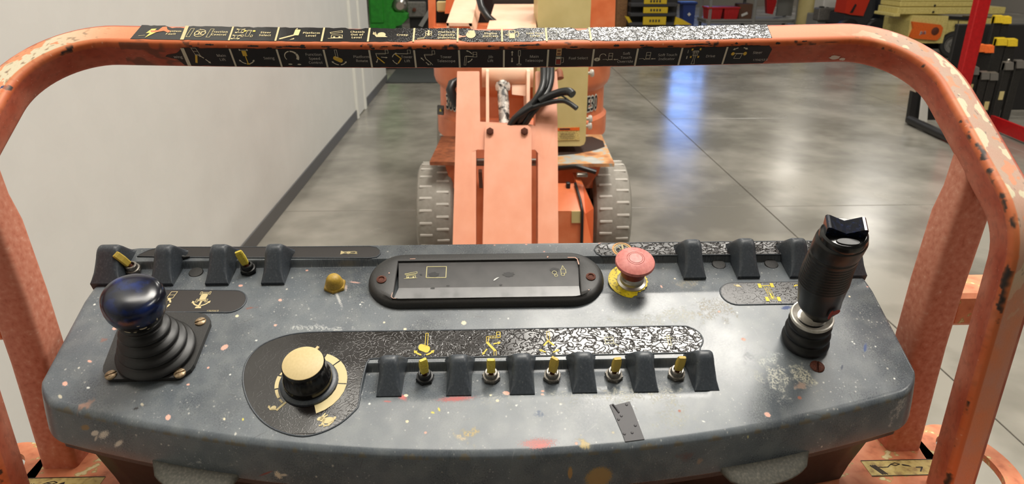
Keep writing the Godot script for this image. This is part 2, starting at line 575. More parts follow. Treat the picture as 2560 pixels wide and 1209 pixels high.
func console_lid() -> ArrayMesh:
	# columns across, rows from front to back; closer together at steps and corners
	var xs := PackedFloat32Array()
	for i in 25:
		xs.append(-1.0 + 0.075 * (1.0 - cos(PI / 2 * i / 24.0)))
	for i in range(1, 260):
		xs.append(-0.925 + 1.85 * i / 260.0)
	for i in 25:
		xs.append(0.925 + 0.075 * sin(PI / 2 * i / 24.0))
	for i in 8:
		xs.append((-0.1155 + 0.0006 * i - XC) / HALF)
		xs.append((0.1825 + 0.0007 * i - XC) / HALF)
	xs.sort()
	var fs := PackedFloat32Array()
	for i in 16:
		fs.append(0.459 + 0.0005 * i)
	var f := 0.468
	while f < 0.684:
		fs.append(f)
		var near := minf(absf(f - FRONT_B - 0.0003), absf(f - REAR_B - 0.0003))
		f += 0.00035 if near < 0.0022 else (0.0006 if f > 0.676 else 0.0017)
	fs.append(0.6845)
	var nx := xs.size()
	var nf := fs.size()
	var P := PackedVector3Array()
	var uv := PackedVector2Array()
	for j in nf:
		for i in nx:
			var x := XC + HALF * clampf(xs[i], -1.0, 1.0)
			var a := front_edge(x)
			var b := back_edge(x)
			var end := maxf(0.505, a + 0.03)
			var g := fs[j]
			if g < end:
				g = a + (g - 0.459) * (end - a) / (end - 0.459)
			var lim := 0.672
			if g > lim:
				g = lim + (g - lim) * (b - lim) / (0.6845 - lim)
			P.append(Vector3(x, top_height(x, g), -g))
			uv.append(con_uv(x, g))
	var idx := PackedInt32Array()
	for j in nf - 1:
		for i in nx - 1:
			var q := j * nx + i
			idx.append_array([q, q + nx, q + 1, q + 1, q + nx, q + nx + 1])
	# skirt: round the rim and down
	var loop := PackedInt32Array()
	for i in nx: loop.append(i)
	for j in range(1, nf): loop.append(j * nx + nx - 1)
	for i in range(nx - 2, -1, -1): loop.append((nf - 1) * nx + i)
	for j in range(nf - 2, 0, -1): loop.append(j * nx)
	var ring := []
	var first := P.size()
	var m := loop.size()
	var drops := [0.0, 0.004, 0.011, 0.021, 0.0305, 0.032, 0.032]
	var outs := [0.0, 0.0004, 0.001, 0.0016, 0.002, 0.0012, -0.012]
	for r in drops.size():
		for k in m:
			var p := P[loop[k]]
			var pa := P[loop[(k + m - 2) % m]]
			var pb := P[loop[(k + 2) % m]]
			var t := Vector3(pb.x - pa.x, 0, pb.z - pa.z).normalized()
			var o := Vector3(-t.z, 0, t.x)
			P.append(p + o * outs[r] + Vector3(0, -drops[r], 0))
			var u := uv[loop[k]]
			uv.append(u + Vector2(o.x * (drops[r] + 0.005) / UW, (o.z) * (drops[r] + 0.005) / VW))
	for r in drops.size() - 1:
		for k in m:
			var a := first + r * m + k
			var b := first + r * m + (k + 1) % m
			idx.append_array([a, b, a + m, b, b + m, a + m])
	var N := PackedVector3Array()
	N.resize(P.size())
	for i in range(0, idx.size(), 3):
		var n := (P[idx[i + 2]] - P[idx[i]]).cross(P[idx[i + 1]] - P[idx[i]])
		N[idx[i]] += n; N[idx[i + 1]] += n; N[idx[i + 2]] += n
	# the rim belongs to both the top and the skirt
	for k in m:
		var s := (N[loop[k]] + N[first + k])
		N[loop[k]] = s
		N[first + k] = s
	for i in N.size():
		N[i] = N[i].normalized()
	var arr := []
	arr.resize(Mesh.ARRAY_MAX)
	arr[Mesh.ARRAY_VERTEX] = P
	arr[Mesh.ARRAY_NORMAL] = N
	arr[Mesh.ARRAY_TEX_UV] = uv
	arr[Mesh.ARRAY_INDEX] = idx
	var am := ArrayMesh.new()
	am.add_surface_from_arrays(Mesh.PRIMITIVE_TRIANGLES, arr)
	return am


# ---------------------------------------------------------------- worn paint of the console, drawn into a texture
func blot(im: Image, rough: Image, c: Vector2, rx: float, ry: float, rot: float, col: Color, ragged: float, nz: FastNoiseLite, grain := 0.0) -> void:
	# c in texture pixels, radii in texture pixels
	var R := int(maxf(rx, ry) * 1.5) + 2
	for y in range(maxi(0, int(c.y) - R), mini(im.get_height(), int(c.y) + R + 1)):
		for x in range(maxi(0, int(c.x) - R), mini(im.get_width(), int(c.x) + R + 1)):
			var d := (Vector2(x, y) - c).rotated(-rot)
			var e := Vector2(d.x / rx, d.y / ry).length()
			var s := e + ragged * nz.get_noise_2d(x * 2.0, y * 2.0)
			var a := clampf((1.0 - s) * minf(rx, ry) * 0.9 + 0.5, 0.0, 1.0)
			if grain > 0.0:
				a = clampf((1.0 - s) * 1.6, 0.0, 1.0) * smoothstep(-0.25, 0.45, nz.get_noise_2d(x * 9.0, y * 9.0) + (1.0 - grain))
			a *= col.a
			if a > 0.0:
				im.set_pixel(x, y, im.get_pixel(x, y).lerp(Color(col, 1.0), a))
				if rough:
					rough.set_pixel(x, y, rough.get_pixel(x, y).lerp(Color(0.6, 0.6, 0.6), a))


func console_paint() -> StandardMaterial3D:
	var w := 2048
	var h := 684
	var px := w / UW
	var im := Image.create(w, h, false, Image.FORMAT_RGB8)
	var ro := Image.create(w, h, false, Image.FORMAT_RGB8)
	var n1 := FastNoiseLite.new()
	n1.seed = 101; n1.frequency = 0.004; n1.fractal_octaves = 4
	var n2 := FastNoiseLite.new()
	n2.seed = 102; n2.frequency = 0.25; n2.fractal_octaves = 2
	var n3 := FastNoiseLite.new()
	n3.seed = 103; n3.frequency = 0.02; n3.fractal_octaves = 3
	var base := Color8(100, 107, 113)
	var dark := Color8(84, 90, 96)
	var dusty := Color8(130, 134, 133)
	for y in h:
		for x in w:
			var a := n1.get_noise_2d(x, y)
			var g := n2.get_noise_2d(x, y)
			var c := base.lerp(dark, clampf(0.5 - a * 1.3, 0.0, 1.0))
			c = c.lerp(dusty, clampf(0.12 + n3.get_noise_2d(x, y) * 0.5, 0.0, 0.35))
			c = c.lightened(g * 0.07) if g > 0.0 else c.darkened(-g * 0.09)
			im.set_pixel(x, y, c)
			var r := 0.31 + a * 0.12 + g * 0.06
			ro.set_pixel(x, y, Color(r, r, r))
	var rng := RandomNumberGenerator.new()
	rng.seed = 4711
	var tp := func(p: Vector2) -> Vector2: return con_uv(p.x, p.y) * Vector2(w, h)
	# fine overspray, thicker at the back left and along the middle
	for i in 9000:
		var p := Vector2(rng.randf_range(40, w - 40), rng.randf_range(20, h - 60))
		var keep := 0.25 + 0.55 * smoothstep(0.1, -0.5, n3.get_noise_2d(p.x * 0.35, p.y * 0.35)) + 0.4 * smoothstep(0.6, 0.0, p.y / h) * smoothstep(0.6, 0.0, p.x / w)
		if rng.randf() > keep:
			continue
		var k := rng.randf()
		var c := Color8(176, 178, 174).lerp(Color8(226, 220, 206), k)
		var s := rng.randf_range(0.5, 1.15) if rng.randf() < 0.93 else rng.randf_range(1.2, 2.2)
		blot(im, null, p, s, s * rng.randf_range(0.7, 1.3), 0.0, Color(c, rng.randf_range(0.35, 0.9)), 0.3, n2)
	paint_marks(im, ro, tp, n2, n3)
	var m := solid(Color.WHITE, 1.0)
	m.albedo_texture = ImageTexture.create_from_image(im)
	m.roughness_texture = ImageTexture.create_from_image(ro)
	m.roughness = 1.0
	m.heightmap_enabled = true
	m.heightmap_scale = 0.006
	m.heightmap_texture = bumps(104, 0.25, 512, 2)
	m.heightmap_enabled = false
	return m


func paint_marks(im: Image, ro: Image, tp: Callable, n2: FastNoiseLite, n3: FastNoiseLite) -> void:
	var px := 2048 / UW / 1000.0      # texture pixels per mm
	var cols := [Color8(244, 226, 190), Color8(240, 178, 158), Color8(236, 236, 228), Color8(206, 84, 78), Color8(232, 214, 90), Color8(36, 62, 128), Color8(156, 116, 62), Color8(196, 188, 166), Color8(178, 112, 92)]
	# flung drops: place, radius mm, colour, length, turn
	var drops := [
		[Vector2(-0.0267, 0.5846), 2.3, 0, 1.0, 0], [Vector2(-0.0807, 0.5785), 1.5, 0, 1.0, 0], [Vector2(-0.2023, 0.6137), 1.7, 1, 1.2, 0.3], [Vector2(-0.2383, 0.596), 1.6, 0, 1.0, 0], [Vector2(-0.2404, 0.5623), 3.0, 1, 1.3, 2.4], [Vector2(-0.186, 0.6573), 1.4, 1, 1.0, 0],
		[Vector2(-0.2456, 0.6351), 2.0, 1, 1.3, 0.1], [Vector2(-0.3461, 0.5842), 2.0, 1, 1.2, 0.2], [Vector2(-0.2004, 0.5851), 1.3, 1, 1.0, 0], [Vector2(-0.3658, 0.5287), 2.2, 1, 1.4, 0.6], [Vector2(-0.3541, 0.5502), 1.6, 1, 2.0, 0.4], [Vector2(-0.2678, 0.4962), 2.4, 1, 1.2, 1.1],
		[Vector2(0.0033, 0.5058), 1.4, 0, 1.0, 0], [Vector2(-0.0024, 0.5115), 1.1, 0, 1.0, 0], [Vector2(0.0422, 0.5155), 1.4, 1, 1.0, 0], [Vector2(0.0416, 0.5114), 1.2, 1, 1.0, 0], [Vector2(0.0109, 0.5138), 2.8, 1, 1.2, 0.5], [Vector2(-0.0744, 0.5129), 1.9, 0, 1.0, 0],
		[Vector2(-0.0713, 0.4887), 1.4, 0, 1.0, 0], [Vector2(-0.1041, 0.505), 1.0, 2, 1.0, 0], [Vector2(-0.0556, 0.4788), 1.1, 1, 1.0, 0], [Vector2(0.2285, 0.4887), 2.4, 1, 1.1, 0.7], [Vector2(0.2293, 0.5621), 1.9, 1, 1.2, 0.3], [Vector2(0.2607, 0.5033), 1.7, 8, 1.1, 0],
		[Vector2(0.2866, 0.5172), 0.9, 2, 1.0, 0], [Vector2(0.2805, 0.5169), 0.9, 2, 1.0, 0], [Vector2(0.3295, 0.5556), 0.8, 2, 1.0, 0], [Vector2(0.3285, 0.5577), 0.8, 2, 1.0, 0], [Vector2(0.3695, 0.6208), 1.1, 1, 1.0, 0], [Vector2(0.3465, 0.6085), 1.0, 0, 1.0, 0], [Vector2(0.2316, 0.5917), 0.9, 2, 1.0, 0],
		[Vector2(0.2147, 0.593), 1.1, 1, 1.0, 0], [Vector2(0.182, 0.6369), 1.0, 0, 1.0, 0], [Vector2(0.1661, 0.6252), 1.4, 1, 2.4, 1.4], [Vector2(0.1175, 0.4759), 1.1, 0, 1.0, 0], [Vector2(0.1555, 0.4934), 1.2, 8, 1.0, 0], [Vector2(0.0971, 0.4757), 1.2, 7, 1.0, 0], [Vector2(0.0662, 0.4672), 1.2, 1, 1.0, 0],
		[Vector2(-0.261, 0.5259), 1.2, 1, 1.3, 0], [Vector2(-0.2737, 0.5495), 1.0, 1, 1.0, 0], [Vector2(-0.2488, 0.5419), 1.1, 1, 1.0, 0], [Vector2(-0.2932, 0.508), 1.5, 7, 1.8, 0.8], [Vector2(-0.3644, 0.5167), 1.8, 7, 2.0, 0.7], [Vector2(-0.3445, 0.5245), 1.2, 2, 1.5, 0.2], [Vector2(-0.2215, 0.4938), 1.1, 0, 1.4, 1.0],
		[Vector2(-0.2061, 0.4932), 1.0, 4, 1.6, 1.2], [Vector2(-0.0507, 0.4961), 1.2, 4, 1.6, 0.3], [Vector2(-0.0456, 0.4988), 1.3, 4, 2.0, 1.2], [Vector2(0.159, 0.5064), 0.9, 2, 1.0, 0], [Vector2(0.1734, 0.4838), 1.0, 2, 2.0, 0.4], [Vector2(0.1606, 0.5839), 0.9, 2, 1.0, 0], [Vector2(-0.1255, 0.6073), 0.9, 2, 1.0, 0],
		[Vector2(-0.1006, 0.5864), 1.0, 0, 1.0, 0], [Vector2(0.0147, 0.5888), 0.9, 2, 1.0, 0], [Vector2(0.0358, 0.6805), 1.1, 1, 1.4, 0], [Vector2(0.003, 0.6799), 0.9, 1, 1.4, 0], [Vector2(0.0538, 0.6704), 0.9, 1, 1.2, 0], [Vector2(0.1129, 0.681), 1.6, 1, 2.2, 0],
		[Vector2(0.019, 0.5011), 0.9, 2, 1.0, 0], [Vector2(-0.0378, 0.4958), 0.8, 2, 1.0, 0], [Vector2(-0.0531, 0.4915), 0.8, 2, 1.0, 0], [Vector2(-0.3036, 0.6127), 1.0, 2, 1.0, 0], [Vector2(-0.3756, 0.6116), 1.1, 2, 1.0, 0], [Vector2(-0.2139, 0.569), 1.0, 2, 1.2, 0], [Vector2(-0.2279, 0.5348), 0.9, 2, 1.0, 0],
		[Vector2(-0.2847, 0.6694), 1.0, 1, 2.0, 0.7], [Vector2(0.3477, 0.5523), 0.8, 2, 1.0, 0], [Vector2(0.3503, 0.5198), 0.9, 2, 1.0, 0]]
	for d in drops:
		blot(im, ro, (tp as Callable).call(d[0]), d[1] * px * sqrt(d[3]), d[1] * px / sqrt(d[3]) * 0.95, d[4], Color(cols[d[2]], 0.95), 0.25, n2)
	# larger smears: place, half length mm, half width mm, turn, colour, ragged, grain
	var smears := [
		[Vector2(0.0356, 0.4682), 12.0, 3.4, 0.05, Color8(214, 128, 122, 190), 0.9, 0.0], [Vector2(0.0377, 0.4655), 8.0, 1.8, 0.1, Color8(214, 128, 122, 200), 0.9, 0.0], [Vector2(-0.0218, 0.4778), 8.0, 4.6, 0.0, Color8(206, 178, 116, 200), 1.3, 0.75],
		[Vector2(-0.024, 0.4721), 9.0, 3.0, -0.5, Color8(222, 200, 160, 190), 1.2, 0.6], [Vector2(0.0717, 0.4674), 6.0, 5.0, 0.0, Color8(208, 184, 128, 220), 1.3, 0.5], [Vector2(-0.0315, 0.5083), 13.0, 2.2, 0.05, Color8(190, 84, 80, 210), 0.9, 0.0],
		[Vector2(-0.0773, 0.5111), 4.0, 2.2, -0.7, Color8(206, 90, 84, 200), 0.9, 0.0], [Vector2(-0.0893, 0.5069), 3.2, 0.7, -0.1, Color8(206, 90, 84, 180), 0.6, 0.0],
		[Vector2(0.2719, 0.5233), 9.0, 14.0, 0.3, Color8(210, 206, 184, 235), 0.9, 0.75], [Vector2(0.2461, 0.5257), 15.0, 17.0, 0.0, Color8(196, 194, 180, 220), 1.2, 0.85], [Vector2(0.2405, 0.5418), 16.0, 9.0, 0.3, Color8(190, 196, 196, 160), 1.3, 0.9], [Vector2(0.2654, 0.5149), 7.0, 3.4, 0.2, Color8(176, 150, 134, 220), 1.1, 0.2],
		[Vector2(0.1766, 0.5882), 24.0, 10.0, -0.05, Color8(196, 194, 180, 190), 1.2, 0.9], [Vector2(0.1381, 0.5843), 30.0, 8.0, -0.05, Color8(190, 190, 180, 170), 1.2, 0.9], [Vector2(0.213, 0.5967), 20.0, 14.0, 0.0, Color8(168, 154, 128, 150), 1.2, 0.95],
		[Vector2(0.1115, 0.5092), 24.0, 11.0, 0.0, Color8(196, 192, 174, 170), 1.0, 0.9], [Vector2(0.1461, 0.5104), 16.0, 12.0, 0.0, Color8(196, 192, 174, 170), 1.0, 0.9], [Vector2(0.0637, 0.5102), 20.0, 9.0, 0.0, Color8(188, 186, 174, 150), 1.0, 0.92], [Vector2(-0.0011, 0.5059), 22.0, 9.0, 0.0, Color8(176, 176, 168, 130), 1.0, 0.95],
		[Vector2(0.1484, 0.4885), 20.0, 12.0, 0.0, Color8(186, 182, 160, 120), 1.2, 0.95], [Vector2(0.1938, 0.6307), 12.0, 9.0, 0.0, Color8(150, 138, 110, 150), 1.1, 0.9], [Vector2(-0.1586, 0.5808), 30.0, 3.0, -0.05, Color8(206, 206, 200, 150), 1.3, 0.8],
		[Vector2(-0.1481, 0.6166), 1.2, 12.0, 0.45, Color8(226, 222, 214, 150), 0.9, 0.0], [Vector2(-0.1426, 0.6304), 1.3, 4.0, 0.2, Color8(216, 190, 176, 170), 0.9, 0.0], [Vector2(-0.1351, 0.6377), 5.0, 1.0, -0.2, Color8(220, 166, 150, 220), 0.5, 0.0],
		[Vector2(-0.3396, 0.509), 6.0, 4.0, 0.5, Color8(176, 132, 112, 200), 1.1, 0.3], [Vector2(-0.2968, 0.5045), 2.0, 1.0, 0.3, Color8(30, 30, 30, 220), 0.9, 0.0], [Vector2(-0.2266, 0.6053), 4.0, 1.6, 0.1, Color8(150, 74, 56, 180), 1.0, 0.4], [Vector2(-0.351, 0.5715), 4.0, 2.4, 0.2, Color8(150, 96, 84, 150), 1.0, 0.4],
		[Vector2(0.2804, 0.5964), 4.6, 1.8, 0.2, Color8(36, 60, 118, 240), 0.7, 0.0], [Vector2(0.3377, 0.5512), 1.2, 4.6, -0.5, Color8(34, 60, 116, 240), 0.7, 0.0], [Vector2(0.3086, 0.5317), 0.7, 2.6, -0.6, Color8(40, 50, 70, 220), 0.5, 0.0], [Vector2(0.037, 0.4925), 6.0, 3.0, 0.0, Color8(70, 90, 128, 120), 1.2, 0.7],
		[Vector2(-0.3358, 0.4827), 4.6, 2.2, 0.35, Color8(222, 218, 206, 250), 0.3, 0.0], [Vector2(-0.3435, 0.4879), 4.4, 2.4, 0.2, Color8(148, 122, 84, 245), 0.5, 0.0], [Vector2(-0.3276, 0.4812), 6.0, 2.6, 0.45, Color8(222, 218, 206, 250), 0.8, 0.0], [Vector2(-0.3162, 0.4729), 5.6, 1.8, 0.5, Color8(222, 218, 206, 250), 0.6, 0.0], [Vector2(-0.3371, 0.4778), 3.4, 1.0, 0.8, Color8(206, 202, 190, 240), 0.5, 0.0],
		[Vector2(0.0861, 0.4356), 11.0, 9.5, 0.3, Color8(160, 130, 82, 250), 0.35, 0.0], [Vector2(0.0619, 0.4406), 1.9, 5.6, 0.05, Color8(172, 134, 84, 250), 0.3, 0.0], [Vector2(-0.1788, 0.4428), 2.6, 3.6, 0.3, Color8(222, 208, 182, 250), 0.9, 0.0], [Vector2(-0.174, 0.4428), 4.6, 1.2, 0.1, Color8(218, 206, 186, 240), 0.9, 0.2], [Vector2(-0.1891, 0.4443), 6.0, 0.7, 0.35, Color8(140, 60, 52, 220), 0.4, 0.0],
		[Vector2(0.1719, 0.4485), 4.6, 4.0, 0.3, Color8(150, 132, 116, 220), 1.0, 0.4], [Vector2(0.1554, 0.4518), 7.0, 5.0, 0.3, Color8(116, 70, 62, 110), 1.2, 0.6], [Vector2(0.2098, 0.4691), 0.8, 1.6, 0.3, Color8(200, 190, 140, 240), 0.4, 0.0], [Vector2(0.3545, 0.4941), 5.0, 12.0, 0.0, Color8(186, 184, 178, 200), 1.3, 0.7], [Vector2(0.3495, 0.482), 4.0, 8.0, 0.0, Color8(196, 194, 188, 190), 1.3, 0.7],
		[Vector2(-0.2482, 0.455), 7.0, 1.6, 0.2, Color8(196, 196, 190, 160), 1.2, 0.6], [Vector2(-0.2207, 0.4513), 10.0, 2.0, 0.2, Color8(170, 168, 156, 130), 1.2, 0.8]]
	for d in smears:
		blot(im, ro, (tp as Callable).call(d[0]), d[1] * px, d[2] * px, -d[3], d[4], d[5], n3 if d[6] > 0.0 else n2, d[6])
	# grime caught along the rounded front rim
	for i in 900:
		var x := XC + HALF * 0.97 * (-1.0 + 2.0 * i / 900.0)
		var k := n3.get_noise_2d(i * 3.0, 7.0)
		blot(im, ro, (tp as Callable).call(Vector2(x, front_edge(x) - 0.001 + k * 0.003)), 2.6, 1.6 + k, 0.0, Color(0.42, 0.39, 0.33, clampf(0.30 + k * 0.8, 0.0, 0.7)), 0.8, n2)
	# scratches
	var rng := RandomNumberGenerator.new()
	rng.seed = 99
	for i in 90:
		var p: Vector2 = (tp as Callable).call(Vector2(rng.randf_range(-0.36, 0.36), rng.randf_range(0.43, 0.6)))
		blot(im, null, p, rng.randf_range(2.0, 12.0), 0.55, rng.randf_range(-1.6, 1.6), Color(0.2, 0.2, 0.2, 0.5) if rng.randf() < 0.5 else Color(0.75, 0.75, 0.72, 0.4), 0.6, n2)


# ---------------------------------------------------------------- the control console
func con_off(x: float, f: float, o: float) -> Vector3:
	return con(Vector2(x, f)) + cnormal * o


func guard(parent: Node3D, base: Vector2, hb: float, ht: float, hback: float, k := 1.0) -> void:
	var st := [[0.0, 0.0005], [0.003, 0.0030], [0.008, 0.0076], [0.0135, 0.0122], [0.0185, 0.0162], [0.0205, 0.0179], [0.0224, 0.0190], [0.0246, 0.0196], [0.0268, 0.0196], [0.0286, 0.0189], [0.0302, 0.0174], [0.033, 0.0134], [0.037, 0.0066], [0.041, -0.001]]
	var rings := []
	for q in st:
		var back := smoothstep(0.024, 0.041, q[0])
		var s: float = q[0] * k
		var o: float = q[1] * k
		var b := lerpf(hb, hback, back)
		var t := lerpf(lerpf(b, ht, clampf(o / 0.017, 0.0, 1.0)), hback * 0.8, back * 0.6)
		var r := minf(0.0055, o * 0.75)
		var f := base.y + s * cos(SLOPE)
		var ring := PackedVector3Array()
		ring.append(con_off(base.x - b, f, -0.011))
		ring.append(con_off(base.x - b, f, -0.0002))
		for i in 6:
			var a := PI - PI / 2 * i / 5.0
			ring.append(con_off(base.x - t + r + cos(a) * r, f, o - r + sin(a) * r))
		for i in 6:
			var a := PI / 2 - PI / 2 * i / 5.0
			ring.append(con_off(base.x + t - r + cos(a) * r, f, o - r + sin(a) * r))
		ring.append(con_off(base.x + b, f, -0.0002))
		ring.append(con_off(base.x + b, f, -0.011))
		rings.append(ring)
	var s := Shape.new()
	s.loft(rings)
	obj("toggle_guard", s, mats.guard, parent)


func hex(at: Transform3D, flat: float, h: float, s: Shape, hole := 0.0) -> void:
	var pr := PackedVector2Array([Vector2(hole, 0), Vector2(flat * 0.57, 0), Vector2(flat * 0.577, h * 0.2), Vector2(flat * 0.577, h * 0.8), Vector2(flat * 0.54, h), Vector2(hole, h)])
	var rings := []
	for p in pr:
		var ring := PackedVector3Array()
		for i in 6:
			var t := TAU * (i + 0.5) / 6
			ring.append(at * Vector3(p.x * cos(t), p.y, p.x * sin(t)))
		rings.append(ring)
	s.loft(rings, hole <= 0.0, hole <= 0.0, false)


func toggle(parent: Node3D, p: Vector2, depth: float, lean: Vector2, yaw: float, paddle_mat: Material, nut_mat: Material, label: String) -> void:
	var base := con_off(p.x, p.y, -depth)
	var fr := Transform3D(Basis(Vector3.RIGHT, cnormal, -cslope), base)
	var s := Shape.new()
	hex(fr.rotated_local(Vector3.UP, 0.3 + p.x * 9.0), 0.0142, 0.0036, s)
	s.lathe(PackedVector2Array([Vector2(0.0072, 0.0034), Vector2(0.0072, 0.0044), Vector2(0.0058, 0.0048), Vector2(0.0056, 0.0086), Vector2(0.0050, 0.0092), Vector2(0.0038, 0.0092), Vector2(0.0034, 0.0062), Vector2(0.0, 0.006)]), fr, 24)
	var sw := obj("toggle_switch", s, nut_mat, parent)
	sw.set_meta("label", label)
	var dir := (cnormal + Vector3.RIGHT * lean.x + cslope * lean.y).normalized()
	var st := xform(fr * Vector3(0, 0.006, 0), dir)
	s = Shape.new()
	s.lathe(PackedVector2Array([Vector2(0.0022, 0), Vector2(0.0022, 0.006), Vector2(0.0, 0.0065)]), st, 12)
	obj("lever", s, mats.rust, sw)
	s = Shape.new()
	var pf := st.rotated_local(Vector3.UP, yaw)
	var rings := []
	for q in [[0.0035, 0.0026, 0.0020], [0.0045, 0.0033, 0.0026], [0.012, 0.0037, 0.0028], [0.0185, 0.0035, 0.0020], [0.0205, 0.0031, 0.0013]]:
		var ring := PackedVector3Array()
		for c in [Vector2(-1, -0.7), Vector2(-0.7, -1), Vector2(0.7, -1), Vector2(1, -0.7), Vector2(1, 0.7), Vector2(0.7, 1), Vector2(-0.7, 1), Vector2(-1, 0.7)]:
			ring.append(pf * Vector3(c.x * q[1], q[0], c.y * q[2]))
		rings.append(ring)
	s.loft(rings, true, true, false)
	obj("paddle", s, paddle_mat, sw)


func screw(parent: Node3D, at: Transform3D, r: float, m: Material, called := "screw", slot := true) -> void:
	var s := Shape.new()
	var pr := PackedVector2Array([Vector2(r, -0.0005), Vector2(r, r * 0.16), Vector2(r * 0.8, r * 0.36), Vector2(r * 0.3, r * 0.48), Vector2(0, r * 0.5)])
	if slot:
		# a head split by its slot: two half domes with a gap
		for k in [0.0, PI]:
			var rings := []
			for q in [[1.0, -0.0005], [1.0, r * 0.12], [0.82, r * 0.25], [0.3, r * 0.31]]:
				var ring := PackedVector3Array()
				for i in 13:
					var t: float = k + 0.16 + (PI - 0.32) * i / 12.0
					ring.append(at * Vector3(cos(t) * r * q[0], q[1], sin(t) * r * q[0] * 1.0 + (0.0 if q[0] > 0.9 else (r * 0.1 * (1.0 if k == 0.0 else -1.0) * (1.0 - q[0])))))
				rings.append(ring)
			s.loft(rings)
		s.lathe(PackedVector2Array([Vector2(r * 0.98, -0.0005), Vector2(r * 0.98, r * 0.06), Vector2(0, r * 0.08)]), at, 20)
	else:
		s.lathe(PackedVector2Array([Vector2(r, -0.0005), Vector2(r, r * 0.2), Vector2(r * 0.62, r * 0.34), Vector2(r * 0.5, r * 0.1), Vector2(0, r * 0.06)]), at, 22)
	obj(called, s, m, parent)


func stadium(a: Vector2, b: Vector2, ra: float, n := 12) -> PackedVector2Array:
	# both ends on the slope plane (x, up the slope)
	var d := (b - a).normalized()
	var p := PackedVector2Array()
	for i in n + 1:
		p.append(b + d.rotated(-PI / 2 + PI * i / n) * ra)
	for i in n + 1:
		p.append(a + d.rotated(PI / 2 + PI * i / n) * ra)
	return p


func smooth_outline(pts: Array, n := 4) -> PackedVector2Array:
	var c := PackedVector2Array()
	var m := pts.size()
	for i in m:
		for k in n:
			c.append((pts[i] as Vector2).cubic_interpolate(pts[(i + 1) % m], pts[(i + m - 1) % m], pts[(i + 2) % m], float(k) / n))
	return c


func wrinkles(seed_: int, w: int, h: int, mask: Callable, strength: float, freq: float) -> ImageTexture:
	var n := FastNoiseLite.new()
	n.noise_type = FastNoiseLite.TYPE_CELLULAR
	n.cellular_return_type = FastNoiseLite.RETURN_DISTANCE2_SUB
	n.frequency = freq
	n.seed = seed_
	n.domain_warp_enabled = true
	n.domain_warp_amplitude = 14.0
	n.domain_warp_frequency = freq * 0.8
	var r := FastNoiseLite.new()
	r.seed = seed_ + 1
	r.frequency = freq * 1.7
	r.fractal_type = FastNoiseLite.FRACTAL_NONE
	r.fractal_octaves = 2
	var im := Image.create(w, h, false, Image.FORMAT_RGB8)
	for y in h:
		for x in w:
			var m: float = (mask as Callable).call(float(x) / w, float(y) / h)
			var e := smoothstep(0.0, 0.10 + 0.10 * m, n.get_noise_2d(x * 0.8, y * 1.1) + 1.0)
			var f := smoothstep(0.90, 1.0, 1.0 - absf(r.get_noise_2d(x * 0.9, y * 1.2)))
			var v := 0.5 + m * (0.22 * e + 0.20 * f) + 0.05 * r.get_noise_2d(x * 0.2, y * 0.2)
			im.set_pixel(x, y, Color(v, v, v))
	im.bump_map_to_normal_map(strength)
	return ImageTexture.create_from_image(im)


func con_flat(p: Vector2) -> Vector3:     # (x, up the slope)
	return con_mm(p)


func label_plate(parent: Node3D, called: String, poly: PackedVector2Array, m: Material, thick := 0.0004, rim := false, uvmap = null) -> MeshInstance3D:
	var s := Shape.new()
	s.plate(poly, con_flat, cnormal, thick, uvmap)
	var o := obj(called, s, m, parent)
	if rim:
		var t := Shape.new()
		var pts := PackedVector3Array()
		for p in poly:
			pts.append(con_mm(p))
		pts.append(pts[0])
		pts.append(pts[1])
		t.tube(pts, 0.0009, 6)
		obj("label_rim", t, mats.guard, o)
	return o


func cpen(p: Vector2, c := CREAM) -> Pen:
	var q := pen(con_flat, cnormal, on_slope(p), c)
	q.lift = 0.0006
	return q


func to_slope(a: Array) -> PackedVector2Array:
	var p := PackedVector2Array()
	for q in a:
		p.append(on_slope(q))
	return p


func snail(p: Pen, c: Vector2, s: float) -> void:
	p.disc(c + Vector2(0.8, 1.2) * s, 1.7 * s, 1.5 * s)
	p.poly([c + Vector2(-1.2, -0.4) * s, c + Vector2(3.4, -0.4) * s, c + Vector2(2.4, 0.5) * s, c + Vector2(-0.6, 0.6) * s])
	p.line(c + Vector2(-0.9, 0.0) * s, c + Vector2(-2.0, 1.7) * s, 0.9 * s)
	p.disc(c + Vector2(-2.1, 1.8) * s, 0.75 * s)
	p.line(c + Vector2(-2.2, 2.0) * s, c + Vector2(-2.7, 2.9) * s, 0.25 * s)
	p.line(c + Vector2(-2.0, 2.0) * s, c + Vector2(-1.8, 2.9) * s, 0.25 * s)


